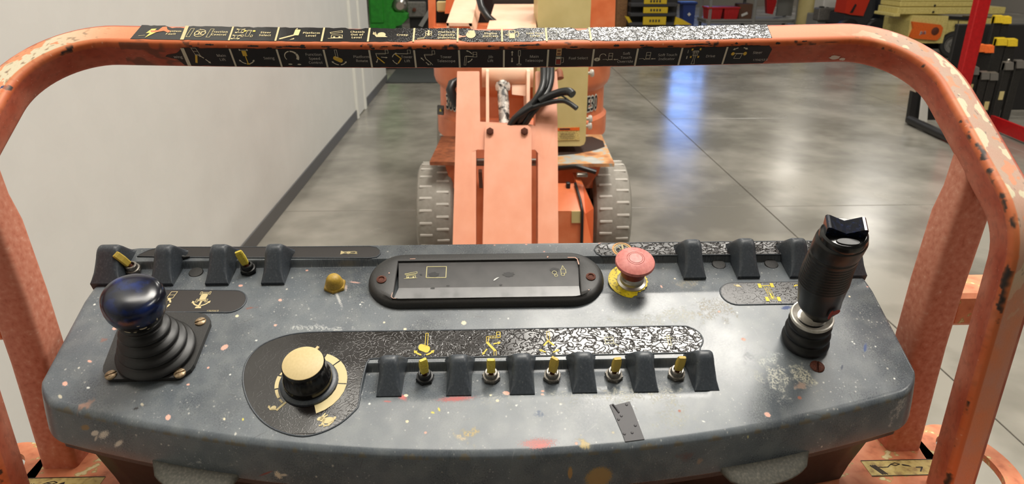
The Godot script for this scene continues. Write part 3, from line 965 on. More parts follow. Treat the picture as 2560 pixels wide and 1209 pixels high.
func rabbit(p: Pen, c: Vector2, s: float) -> void:
	p.disc(c + Vector2(1.6, 0.2) * s, 2.5 * s, 1.5 * s, 0.15)
	p.disc(c + Vector2(-1.9, 1.0) * s, 1.25 * s, 0.9 * s, 0.4)
	p.disc(c + Vector2(-0.8, 0.6) * s, 1.3 * s, 1.0 * s)
	p.poly([c + Vector2(-1.8, 1.5) * s, c + Vector2(-0.4, 3.6) * s, c + Vector2(0.2, 3.7) * s, c + Vector2(-0.6, 1.8) * s, c + Vector2(-1.2, 1.2) * s])
	p.poly([c + Vector2(-1.4, 1.5) * s, c + Vector2(0.9, 3.0) * s, c + Vector2(1.2, 2.6) * s, c + Vector2(-0.5, 1.2) * s])
	p.disc(c + Vector2(4.0, 1.1) * s, 0.55 * s, 0.9 * s, -0.5)
	p.line(c + Vector2(3.4, -0.4) * s, c + Vector2(1.8, -2.1) * s, 0.9 * s)
	p.line(c + Vector2(1.8, -2.1) * s, c + Vector2(0.2, -2.4) * s, 0.55 * s)
	p.line(c + Vector2(-0.2, -0.4) * s, c + Vector2(-0.9, -2.0) * s, 0.8 * s)
	p.line(c + Vector2(-0.9, -2.0) * s, c + Vector2(-1.7, -2.2) * s, 0.6 * s)
	p.line(c + Vector2(-0.2, -1.2) * s, c + Vector2(0.4, -2.7) * s, 0.5 * s)


func build_console() -> void:
	var c := thing("control_console", "grey paint-spattered control console with two joysticks, yellow toggle switches and black labels", "console", Vector3(XC, 1.28, -0.56))
	var lid := MeshInstance3D.new()
	lid.name = "lid"
	lid.mesh = console_lid()
	lid.material_override = console_paint()
	c.add_child(lid, true)
	lid.position = -c.position
	# lower box: a flange under the lid's rim, then a tapering housing down to the mounting plate
	var s := Shape.new()
	var outline := func(inset: float, drop: float, level := -1.0) -> PackedVector3Array:
		var r := PackedVector3Array()
		for i in 41:
			var x := XC + (HALF - inset) * (-1.0 + 2.0 * i / 40.0)
			var f := front_edge(clampf(x, XC - HALF + 0.001, XC + HALF - 0.001)) + inset
			r.append(Vector3(x, (CY + (f - CF) * tan(SLOPE) - 0.007 - drop) if level < 0.0 else level, -f))
		for i in 41:
			var x := XC + (HALF - inset) * (1.0 - 2.0 * i / 40.0)
			var f := 0.6845 - inset
			r.append(Vector3(x, (CY + (f - CF) * tan(SLOPE) - 0.007 - drop) if level < 0.0 else level, -f))
		return r
	s.loft([(outline as Callable).call(0.002, 0.0305), (outline as Callable).call(0.002, 0.0375), (outline as Callable).call(0.006, 0.039)], true, true)
	obj("flange", s, mats.guard, c)
	s = Shape.new()
	s.loft([(outline as Callable).call(0.018, 0.036), (outline as Callable).call(0.036, 0.0, 1.3), (outline as Callable).call(0.040, 0.0, 1.2805)], true, true)
	obj("lower_box", s, mats.box_dark, c)
	# finger tabs
	for t in [[Vector2(-0.2461, 0.455), 0.037, 0.0], [Vector2(0.2278, 0.4596), 0.0395, 0.0]]:
		s = Shape.new()
		var m: Vector2 = t[0]
		var rings := []
		for i in 15:
			var u := -1.0 + 2.0 * i / 14.0
			var x: float = m.x + u * t[1]
			var f := front_edge(x)
			var y := CY + (f - CF) * tan(SLOPE) - 0.007
			var e := sqrt(maxf(0.0, 1.0 - u * u))
			var out := 0.0200 * e
			rings.append(PackedVector3Array([Vector3(x, y - 0.0240, -f - 0.002), Vector3(x, y - 0.0245 - 0.001 * e, -f + 0.001), Vector3(x, y - 0.0260 - 0.003 * e, -f + 0.002 + out * 0.5), Vector3(x, y - 0.0282 - 0.005 * e, -f + 0.002 + out * 0.96), Vector3(x, y - 0.0290 - 0.005 * e, -f + 0.002 + out),
				Vector3(x, y - 0.0302 - 0.005 * e, -f + 0.002 + out * 0.98), Vector3(x, y - 0.0310 - 0.003 * e, -f + 0.001 + out * 0.5), Vector3(x, y - 0.0310, -f - 0.002)]))
		s.loft(rings)
		obj("finger_tab", s, mats.tab, c)
	# guards between the toggles
	for p in [Vector2(-0.0884, 0.5113), Vector2(-0.0292, 0.5109), Vector2(0.0248, 0.5109), Vector2(0.0782, 0.5114), Vector2(0.131, 0.5111), Vector2(0.1835, 0.5112)]:
		guard(c, p, 0.0107, 0.0082, 0.0140)
	for p in [Vector2(-0.3218, 0.6349), Vector2(-0.2682, 0.6345), Vector2(-0.2141, 0.6341), Vector2(0.2017, 0.6336), Vector2(0.256, 0.6342), Vector2(0.3086, 0.6338)]:
		guard(c, p, 0.0112, 0.0088, 0.0150, 1.14)
	guard(c, Vector2(-0.3757, 0.6358), 0.0142, 0.0112, 0.0150, 1.14)
	guard(c, Vector2(0.3627, 0.6334), 0.0122, 0.0100, 0.0140, 1.14)
	# toggles
	toggle(c, Vector2(-0.0593, 0.5306), 0.005, Vector2(0.0, 0.04), 0.5, mats.yellow, mats.rubber, "front toggle switch below the platform rotate sign")
	toggle(c, Vector2(-0.0016, 0.5303), 0.005, Vector2(0.0, 0.0), 0.0, mats.yellow, mats.dull_steel, "front toggle switch with a steel nut, second from the dial")
	toggle(c, Vector2(0.0517, 0.5296), 0.005, Vector2(0.06, 0.06), -0.6, mats.yellow_dirty, mats.dull_steel, "front toggle switch, third from the dial")
	toggle(c, Vector2(0.106, 0.5294), 0.005, Vector2(0.03, 0.0), 0.1, mats.yellow_dirty, mats.dull_steel, "front toggle switch with a grimy paddle, fourth from the dial")
	toggle(c, Vector2(0.1613, 0.5295), 0.005, Vector2(0.05, 0.0), 0.0, mats.yellow_dirty, mats.dull_steel, "front toggle switch with a grimy paddle, farthest from the dial")
	toggle(c, Vector2(-0.3575, 0.6559), 0.005, Vector2(-0.5, 0.0), 1.1, mats.yellow_dirty, mats.dull_steel, "rear toggle switch leaning over behind the blue knob")
	toggle(c, Vector2(-0.2433, 0.6545), 0.005, Vector2(-0.22, 0.05), 0.3, mats.yellow, mats.rubber, "rear toggle switch with a black nut, standing between two guards")
	for p in [Vector2(-0.2953, 0.6534), Vector2(0.2322, 0.6554), Vector2(0.2863, 0.655)]:
		s = Shape.new()
		s.lathe(PackedVector2Array([Vector2(0.0070, -0.003), Vector2(0.0070, 0.0008), Vector2(0.0064, 0.0014), Vector2(0.0, 0.0018)]), Transform3D(Basis(Vector3.RIGHT, cnormal, -cslope), con_off(p.x, p.y, -recess(p.x, p.y))), 24)
		obj("hole_plug", s, mats.bezel, c)
	# horn button under its boot
	s = Shape.new()
	var hb := Transform3D(Basis(Vector3.RIGHT, cnormal, -cslope), con_off(Vector2(-0.1529, 0.6304).x, Vector2(-0.1529, 0.6304).y, -0.002))
	hex(hb, 0.0190, 0.004, s)
	var horn := obj("horn_button", s, mats.ochre, c)
	s = Shape.new()
	s.lathe(PackedVector2Array([Vector2(0.0088, 0.003), Vector2(0.0086, 0.006), Vector2(0.0072, 0.0105), Vector2(0.0058, 0.013), Vector2(0.004, 0.0144), Vector2(0.0, 0.0148)]), hb, 28)
	obj("boot", s, mats.ochre, horn)
	# emergency stop
	var eb: Vector2 = Vector2(0.1375, 0.6304)
	var ef := Transform3D(Basis(Vector3.RIGHT, cnormal, -cslope), con_off(eb.x, eb.y, -0.0015))
	s = Shape.new()
	s.lathe(PackedVector2Array([Vector2(0.0140, 0), Vector2(0.0146, 0.0015), Vector2(0.0142, 0.003), Vector2(0.0118, 0.0042), Vector2(0.0112, 0.0062), Vector2(0.0116, 0.0075), Vector2(0.0106, 0.009), Vector2(0.0098, 0.015)]), ef, 40)
	var stop := obj("emergency_stop", s, mats.steel, c)
	s = Shape.new()
	s.lathe(PackedVector2Array([Vector2(0.0108, 0.0125), Vector2(0.0118, 0.013), Vector2(0.0136, 0.024), Vector2(0.0140, 0.0262)]), ef, 40)
	obj("neck", s, mats.stop_neck, stop)
	s = Shape.new()
	s.lathe(PackedVector2Array([Vector2(0.0120, 0.0255), Vector2(0.0178, 0.0262), Vector2(0.0190, 0.0275), Vector2(0.0191, 0.0288), Vector2(0.0185, 0.0303), Vector2(0.0150, 0.0322), Vector2(0.0110, 0.0334), Vector2(0.0085, 0.0339), Vector2(0.0083, 0.0334), Vector2(0.0080, 0.0340), Vector2(0.0068, 0.0342), Vector2(0.0066, 0.0337), Vector2(0.0063, 0.0343), Vector2(0.003, 0.0345), Vector2(0, 0.0345)]), ef, 48)
	obj("mushroom_cap", s, mats.stop_red, stop)
	var ring := []
	for i in 48:
		var t := TAU * i / 48.0
		var r := 0.0228
		if t > 4.95 or t < 0.55:
			r = 0.0160 + 0.0007 * sin(i * 2.3)
		elif t > 4.7:
			r = 0.0200
		ring.append(on_slope(Vector2(0.1375, 0.631)) + Vector2(cos(t), sin(t)) * r)
	var yl := label_plate(c, "round_label", PackedVector2Array(ring), mats.stop_yellow, 0.0004)
	var yp := cpen(Vector2(0.1425, 0.6101), Color8(40, 34, 10))
	yp.words("1704299", Vector2(0, -1.0), 1.5, bold)
	obj("lettering", yp.s, mats.print, yl)

	# speed dial
	var kb: Vector2 = Vector2(-0.158, 0.5254)
	var kf := Transform3D(Basis(Vector3.RIGHT, cnormal, -cslope), con_off(kb.x, kb.y, 0.0003))
	s = Shape.new()
	s.lathe(PackedVector2Array([Vector2(0.0244, 0), Vector2(0.0242, 0.0022), Vector2(0.0228, 0.0032), Vector2(0.0205, 0.0034), Vector2(0.0, 0.0034)]), kf, 48)
	var dial := obj("speed_dial", s, mats.guard, c)
	s = Shape.new()
	var kr := []
	for q in [[0.0034, 0.0206], [0.009, 0.0204], [0.0108, 0.0196], [0.0112, 0.0191], [0.024, 0.0180], [0.0268, 0.0176], [0.0274, 0.0170]]:
		var r := PackedVector3Array()
		for i in 96:
			var t := TAU * i / 96.0
			var flute := 0.0 if q[0] < 0.0111 or q[0] > 0.0262 else 0.0004 * pow(absf(sin(t * 12.0)), 6.0)
			r.append(kf * Vector3(cos(t) * (q[1] - flute), q[0], sin(t) * (q[1] - flute)))
		kr.append(r)
	s.loft(kr)
	obj("knob", s, mats.gloss_black, dial)
	s = Shape.new()
	s.lathe(PackedVector2Array([Vector2(0.0171, 0.0268), Vector2(0.0170, 0.0279), Vector2(0.0166, 0.0281), Vector2(0.0, 0.0281)]), kf, 48)
	obj("gold_cap", s, mats.gold, dial)
	s = Shape.new()
	var pd := Vector3(cos(1.05), 0, -sin(1.05))
	s.box(kf * (pd * 0.0182 + Vector3(0, 0.0270, 0)), Vector3(0.0026, 0.0016, 0.0036), 0.0003, kf.basis * Basis(Vector3.UP, 1.05 - PI / 2))
	obj("pointer", s, mats.gold, dial)

	# labels stuck on the console
	mats.wrinkled = solid(Color8(28, 24, 22), 0.16)
	mats.wrinkled.normal_enabled = true
	mats.wrinkled.normal_texture = wrinkles(7, 1200, 300, func(u: float, v: float) -> float: return 0.06 + 0.94 * smoothstep(0.2, 0.5, u), 5.0, 0.034)
	mats.wrinkled.normal_scale = 1.1
	mats.wrinkled_soft = mats.wrinkled.duplicate()
	mats.wrinkled_soft.roughness = 0.34
	var tear := [Vector2(-0.1469, 0.5767), Vector2(-0.0849, 0.5764), Vector2(0.0069, 0.5765), Vector2(0.0996, 0.577), Vector2(0.1705, 0.5771), Vector2(0.1832, 0.5751), Vector2(0.1904, 0.5693), Vector2(0.1919, 0.5615), Vector2(0.1875, 0.554), Vector2(0.1809, 0.5491), Vector2(0.1319, 0.5484), Vector2(0.0243, 0.5479), Vector2(-0.0646, 0.548), Vector2(-0.1052, 0.5479), Vector2(-0.1099, 0.5456), Vector2(-0.1116, 0.54), Vector2(-0.113, 0.5211), Vector2(-0.1128, 0.5052), Vector2(-0.115, 0.4991), Vector2(-0.1258, 0.4878), Vector2(-0.1392, 0.4805), Vector2(-0.154, 0.4774), Vector2(-0.1715, 0.4811), Vector2(-0.188, 0.4897), Vector2(-0.2018, 0.5034), Vector2(-0.2115, 0.5193), Vector2(-0.2165, 0.5346), Vector2(-0.2161, 0.5492), Vector2(-0.2093, 0.5618), Vector2(-0.1963, 0.5703), Vector2(-0.1776, 0.5755)]
	var dense := smooth_outline(to_slope(tear), 3)
	var main := label_plate(c, "function_label", dense, mats.wrinkled, 0.0004, true, func(p: Vector2) -> Vector2: return Vector2((p.x + 0.24) / 0.46, 0.5 - p.y / 0.115))
	var p := cpen(kb)
	p.lift = 0.0007
	for q in [[28.6, 70, 45, 6.6, 7.2], [28.8, 42.5, -3, 7.4, 7.4], [28.8, -5, -70, 7.6, 8.4], [27.2, 157, 163, 1.2, 2.0], [27.2, 166, 192, 3.6, 3.2], [27.2, 195, 214, 2.6, 2.2], [27.2, 218, 227, 1.8, 1.6], [0, 0, 0, 0, 0]]:
		p = cpen(kb)
		p.lift = 0.0007
		if q[0] > 0:
			p.arc(Vector2.ZERO, q[0], deg_to_rad(q[1]), deg_to_rad(q[2]), q[3], q[4])
		else:
			p.line(Vector2.from_angle(deg_to_rad(231)) * 25.6, Vector2.from_angle(deg_to_rad(231)) * 34.6, 2.0)
		obj("scale_mark", p.s, mats.print, main)
	p = cpen(Vector2(-0.184, 0.5009))
	p.lift = 0.0007
	snail(p, Vector2.ZERO, 1.35)
	obj("pictogram", p.s, mats.print, main)
	p = cpen(Vector2(-0.1389, 0.4901))
	p.lift = 0.0007
	rabbit(p, Vector2.ZERO, 2.0)
	obj("pictogram", p.s, mats.print, main)
	# platform turning over two arrows
	p = cpen(Vector2(-0.0609, 0.5569), YEL)
	p.lift = 0.0007
	p.rect(Vector2(0.0, 3.0), Vector2(2.2, 17.5), 0.55)
	p.poly([Vector2(-5.6, 3.4), Vector2(-4.2, 5.2), Vector2(-2.2, 5.0), Vector2(3.6, 2.6), Vector2(4.8, 0.8), Vector2(4.4, -2.0), Vector2(3.0, -4.2), Vector2(1.2, -4.4), Vector2(-4.6, -1.6), Vector2(-5.8, 0.6)])
	p.arc_arrow(Vector2(-0.5, 2.6), 9.6, deg_to_rad(257), deg_to_rad(222), 1.6)
	p.arc_arrow(Vector2(-0.5, 2.6), 9.6, deg_to_rad(283), deg_to_rad(318), 1.6)
	obj("pictogram", p.s, mats.print, main)
	# tower lift
	p = cpen(Vector2(-0.0006, 0.56), YEL)
	p.lift = 0.0007
	p.rect(Vector2(-5.0, 2.6), Vector2(-3.2, 9.0), 0.5)
	p.rect(Vector2(-3.2, 7.6), Vector2(4.4, 9.6), 0.5)
	p.rect(Vector2(4.4, 8.0), Vector2(7.6, 14.4), 0.6)
	p.line(Vector2(4.4, 11.2), Vector2(7.6, 11.2), 0.5)
	p.line(Vector2(-4.2, 2.4), Vector2(2.6, -6.6), 2.3)
	p.path([Vector2(1.6, -12.0), Vector2(1.6, -7.0), Vector2(3.8, -7.0), Vector2(3.8, -12.0)], 0.4)
	p.arrow(Vector2(-4.6, -5.0), Vector2(-8.8, -11.2), 1.2)
	p.arrow(Vector2(1.6, 0.8), Vector2(8.2, 2.4), 1.3)
	obj("pictogram", p.s, mats.print, main)
	# jib lift and the two worn ones
	p = cpen(Vector2(0.0504, 0.559), YEL)
	p.lift = 0.0007
	p.line(Vector2(-4.0, -0.6), Vector2(0.0, 4.4), 1.6)
	p.line(Vector2(0.0, 4.4), Vector2(4.8, -0.6), 1.6)
	p.arrow(Vector2(-3.4, -8.0), Vector2(-8.8, -5.4), 1.2)
	p.arrow(Vector2(3.8, -8.4), Vector2(9.4, -5.6), 1.2)
	p.rect(Vector2(-0.7, 5.2), Vector2(1.7, 15.0), 0.4)
	obj("pictogram", p.s, mats.print, main)
	p = cpen(Vector2(0.1068, 0.5622), Color(0.8, 0.78, 0.66))
	p.lift = 0.0007
	p.rect(Vector2(-4.5, -3.0), Vector2(3.0, 4.0), 0.7)
	p.line(Vector2(-4.5, 0.5), Vector2(3.0, 0.5), 0.6)
	p.line(Vector2(3.0, -3.0), Vector2(7.0, -6.0), 0.8)
	obj("pictogram", p.s, mats.print, main)
	p = cpen(Vector2(0.1607, 0.5621), Color(0.8, 0.78, 0.66))
	p.lift = 0.0007
	p.rect(Vector2(-1.2, -6.0), Vector2(1.2, 5.0), 0.7)
	p.line(Vector2(-4.0, 2.0), Vector2(4.0, 2.0), 0.7)
	obj("pictogram", p.s, mats.print, main)

	# back left strip
	var a := [Vector2(-0.3571, 0.67), Vector2(-0.3557, 0.6727), Vector2(-0.3488, 0.6779), Vector2(-0.3406, 0.681), Vector2(-0.3288, 0.6819), Vector2(-0.2576, 0.6808), Vector2(-0.1761, 0.68), Vector2(-0.125, 0.6798), Vector2(-0.1178, 0.678), Vector2(-0.1141, 0.6742), Vector2(-0.1136, 0.6693), Vector2(-0.1164, 0.6656), Vector2(-0.1231, 0.6642), Vector2(-0.254, 0.6668), Vector2(-0.3265, 0.669)]
	var strip := label_plate(c, "rear_label", to_slope(a), mats.label, 0.0006, true)
	p = cpen(Vector2(-0.1446, 0.6714))
	p.lift = 0.0008
	p.poly([Vector2(-9.0, 2.6), Vector2(-7.4, 2.0), Vector2(-5.6, 1.2), Vector2(-5.6, -1.2), Vector2(-7.4, -2.0), Vector2(-9.0, -2.6)])
	p.path([Vector2(-5.6, 0.9), Vector2(5.2, 1.4), Vector2(7.4, 0.4), Vector2(5.4, -1.2), Vector2(-5.6, -0.7)], 0.8)
	p.disc(Vector2(-1.0, -0.2), 2.0, 1.9)
	p.line(Vector2(2.0, -0.9), Vector2(7.8, -1.6), 0.9)
	obj("pictogram", p.s, mats.print, strip)
	p = cpen(Vector2(-0.3163, 0.672))
	p.lift = 0.0008
	p.poly([Vector2(-2.4, -2.6), Vector2(-0.6, 3.0), Vector2(3.0, 4.0), Vector2(3.4, 2.8), Vector2(1.0, -2.0)])
	obj("pictogram", p.s, mats.print, strip)
	# back right strip, wrinkled
	a = [Vector2(0.114, 0.6798), Vector2(0.1546, 0.6803), Vector2(0.2596, 0.6798), Vector2(0.3442, 0.6796), Vector2(0.3474, 0.6745), Vector2(0.3433, 0.6658), Vector2(0.3377, 0.6621), Vector2(0.2755, 0.6625), Vector2(0.1722, 0.6631), Vector2(0.1126, 0.663), Vector2(0.1077, 0.6663), Vector2(0.1058, 0.6712), Vector2(0.1086, 0.6766)]
	strip = label_plate(c, "rear_label", to_slope(a), mats.wrinkled, 0.0006, true, func(q: Vector2) -> Vector2: return Vector2(0.55 + (q.x - 0.1) / 0.6, 0.5 - q.y / 0.115))
	p = cpen(Vector2(0.1344, 0.6713), Color8(236, 178, 110))
	p.lift = 0.0008
	p.arc(Vector2.ZERO, 9.4, 0.0, TAU, 1.8)
	p.paint_set(CREAM)
	p.arc(Vector2.ZERO, 7.4, 0.0, TAU, 1.1)
	p.line(Vector2(0.8, -6.0), Vector2(0.8, 6.0), 2.0)
	p.line(Vector2(-4.6, 4.6), Vector2(-1.0, 0.0), 0.8)
	obj("pictogram", p.s, mats.print, strip)
	# left joystick label
	var e0 := on_slope(Vector2(-0.3135, 0.6142)); var e1 := on_slope(Vector2(-0.248, 0.6126))
	var jl := label_plate(c, "lift_swing_label", stadium(e0, e1, 0.0138), mats.label, 0.0006, true)
	p = cpen(Vector2(-0.309, 0.6142))
	p.lift = 0.0008
	p.skew = 0.25
	p.rect(Vector2(-1.5, 3.0), Vector2(4.2, 11.2), 0.55)
	p.line(Vector2(-1.5, 7.0), Vector2(4.2, 7.0), 0.5)
	p.line(Vector2(-1.0, 2.0), Vector2(-5.4, -3.6), 1.7)
	p.skew = 0.0
	p.arc_arrow(Vector2(-2.0, -3.6), 6.4, 0.15, 0.75, 1.7)
	p.arc_arrow(Vector2(-2.0, -3.6), 6.4, -0.15, -0.85, 1.7)
	obj("pictogram", p.s, mats.print, jl)
	p = cpen(Vector2(-0.2757, 0.6136))
	p.lift = 0.0008
	p.skew = 0.1
	p.rect(Vector2(-3.4, 8.8), Vector2(3.4, 10.2), 0.5)
	for x in [-4.8, 3.4]:
		p.rect(Vector2(x, 7.8), Vector2(x + 1.4, 11.2), 0.5)
		p.rect(Vector2(x * 1.08 - 0.2, -2.0), Vector2(x * 1.08 + 1.4, 1.8), 0.5)
	p.poly([Vector2(-3.0, 0.8), Vector2(-3.4, 6.6), Vector2(-2.4, 8.4), Vector2(2.4, 8.4), Vector2(3.2, 6.6), Vector2(2.8, 0.8)])
	p.line(Vector2(-4.0, -0.2), Vector2(4.0, -0.2), 1.0)
	p.line(Vector2(0, 0), Vector2(-0.4, -7.4), 1.8)
	p.poly([Vector2(-3.0, -9.6), Vector2(-2.6, -7.4), Vector2(2.2, -7.4), Vector2(2.8, -9.6)])
	p.arc_arrow(Vector2(0, 2.0), 8.4, deg_to_rad(262), deg_to_rad(212), 1.4)
	p.arc_arrow(Vector2(0, 2.0), 8.4, deg_to_rad(278), deg_to_rad(328), 1.4)
	obj("pictogram", p.s, mats.print, jl)
	p = cpen(Vector2(-0.262, 0.6014))
	p.lift = 0.0008
	p.words("1702566 B", Vector2(0, -0.8), 1.7, font)
	obj("lettering", p.s, mats.print, jl)
	# drive label
	e0 = on_slope(Vector2(0.2361, 0.6133)); e1 = on_slope(Vector2(0.3176, 0.6134))
	var dl := label_plate(c, "drive_label", stadium(e0, e1, 0.0142), mats.wrinkled_soft, 0.0006, true, func(q: Vector2) -> Vector2: return Vector2(0.2 + (q.x - 0.2) / 0.7, 0.9 - q.y / 0.115))
	p = cpen(Vector2(0.2411, 0.6215))
	p.lift = 0.0008
	p.skew = -0.4
	snail(p, Vector2.ZERO, 1.0)
	obj("pictogram", p.s, mats.print, dl)
	p = cpen(Vector2(0.2687, 0.6132), Color8(236, 206, 40))
	p.lift = 0.0008
	for q in [[-7.6, 7.0], [4.6, 7.4], [-5.2, -10.4], [6.2, -10.6]]:
		p.fill(Vector2(q[0], q[1]), Vector2(q[0] + 3.2, q[1] + 5.4))
	p.line(Vector2(-4.6, 9.6), Vector2(5.0, 9.8), 0.8)
	p.line(Vector2(-2.4, 9.0), Vector2(-0.6, -8.0), 0.35)
	p.line(Vector2(2.4, 9.0), Vector2(4.2, -8.0), 0.35)
	p.line(Vector2(-3.0, -7.8), Vector2(7.0, -8.0), 0.35)
	p.arrow(Vector2(1.2, -0.6), Vector2(2.0, -8.0), 1.5)
	p.path([Vector2(-0.4, 0.4), Vector2(-0.8, 4.0), Vector2(-1.6, 4.0), Vector2(0.0, 7.0), Vector2(1.6, 4.0), Vector2(0.8, 4.0), Vector2(1.0, 0.4)], 0.3, true)
	obj("pictogram", p.s, mats.print, dl)
	p = cpen(Vector2(0.2995, 0.618), Color8(236, 206, 40))
	p.lift = 0.0008
	p.fill(Vector2(0.5, -7.0), Vector2(4.4, -1.0))
	p.poly([Vector2(-3.2, 2.4), Vector2(-1.0, 3.8), Vector2(2.8, 3.4), Vector2(3.0, 5.0), Vector2(-1.4, 5.2), Vector2(-3.4, 3.6)])
	obj("pictogram", p.s, mats.print, dl)

	# display pod
	build_display(c)
	build_left_stick(c)
	build_right_stick(c)

	# strip of duct tape, folded at the corner, with air bubbles
	s = Shape.new()
	var tp := to_slope([Vector2(0.0978, 0.4992), Vector2(0.1033, 0.4998), Vector2(0.1155, 0.5021), Vector2(0.1161, 0.4753), Vector2(0.1216, 0.4658), Vector2(0.1214, 0.4648), Vector2(0.1054, 0.4638), Vector2(0.1026, 0.4773)])
	tp = to_slope([Vector2(0.0978, 0.4996), Vector2(0.1007, 0.5006), Vector2(0.1021, 0.4991), Vector2(0.1088, 0.5008), Vector2(0.1151, 0.5022), Vector2(0.1166, 0.4963), Vector2(0.1219, 0.4691), Vector2(0.106, 0.4674), Vector2(0.1047, 0.4738)])
	s.plate(tp, con_flat, cnormal, 0.0007)
	var tape := obj("duct_tape", s, mats.tape, c)
	s = Shape.new()
	for q in [Vector2(0.1061, 0.4894), Vector2(0.1163, 0.4808), Vector2(0.1063, 0.4738), Vector2(0.112, 0.4993), Vector2(0.1127, 0.4747), Vector2(0.1033, 0.4863)]:
		var f := Transform3D(Basis(Vector3.RIGHT, cnormal, -cslope), con_off(q.x, q.y, 0.0005))
		s.lathe(PackedVector2Array([Vector2(0.0014, 0), Vector2(0.001, 0.0006), Vector2(0.0, 0.0009)]), f, 10)
	s.tube(PackedVector3Array([con_off(Vector2(0.1005, 0.4995).x, Vector2(0.1005, 0.4995).y, 0.001), con_off(Vector2(0.1027, 0.4959).x, Vector2(0.1027, 0.4959).y, 0.0012), con_off(Vector2(0.1045, 0.4923).x, Vector2(0.1045, 0.4923).y, 0.0008)]), 0.0008, 6)
	obj("bubbles", s, mats.tape, tape)
	# rusty slotted screw
	var q: Vector2 = Vector2(0.287, 0.5325)
	screw(c, Transform3D(Basis(Vector3.RIGHT, cnormal, -cslope), con_off(q.x, q.y, 0.0)).rotated_local(Vector3.UP, 1.25), 0.0062, mats.rust, "rusty_screw")
	# a hardened drip of pale sealant and a black dab
	s = Shape.new()
	var g0 := con_off(Vector2(-0.3625, 0.6566).x, Vector2(-0.3625, 0.6566).y, -0.004)
	s.tube(PackedVector3Array([g0, g0 + cnormal * 0.004 + Vector3(-0.0008, 0, 0), g0 + cnormal * 0.009 + Vector3(-0.003, 0, -0.001), g0 + cnormal * 0.013 + Vector3(-0.0052, 0, -0.002)]), 0.004, 10, PackedFloat32Array([0.0044, 0.0042, 0.0016, 0.0008]))
	obj("sealant_drip", s, mats.white_sheet, c)
	s = Shape.new()
	var g1 := con_off(Vector2(-0.3172, 0.6699).x, Vector2(-0.3172, 0.6699).y, 0.001)
	s.tube(PackedVector3Array([g1 + Vector3(0, 0.003, 0.0), g1 + Vector3(0.003, 0.001, 0.004), g1 + Vector3(0.008, -0.001, 0.003), g1 + Vector3(0.013, -0.0005, 0.002)]), 0.003, 8, PackedFloat32Array([0.001, 0.003, 0.0022, 0.0008]))
	obj("black_dab", s, mats.rubber, c)


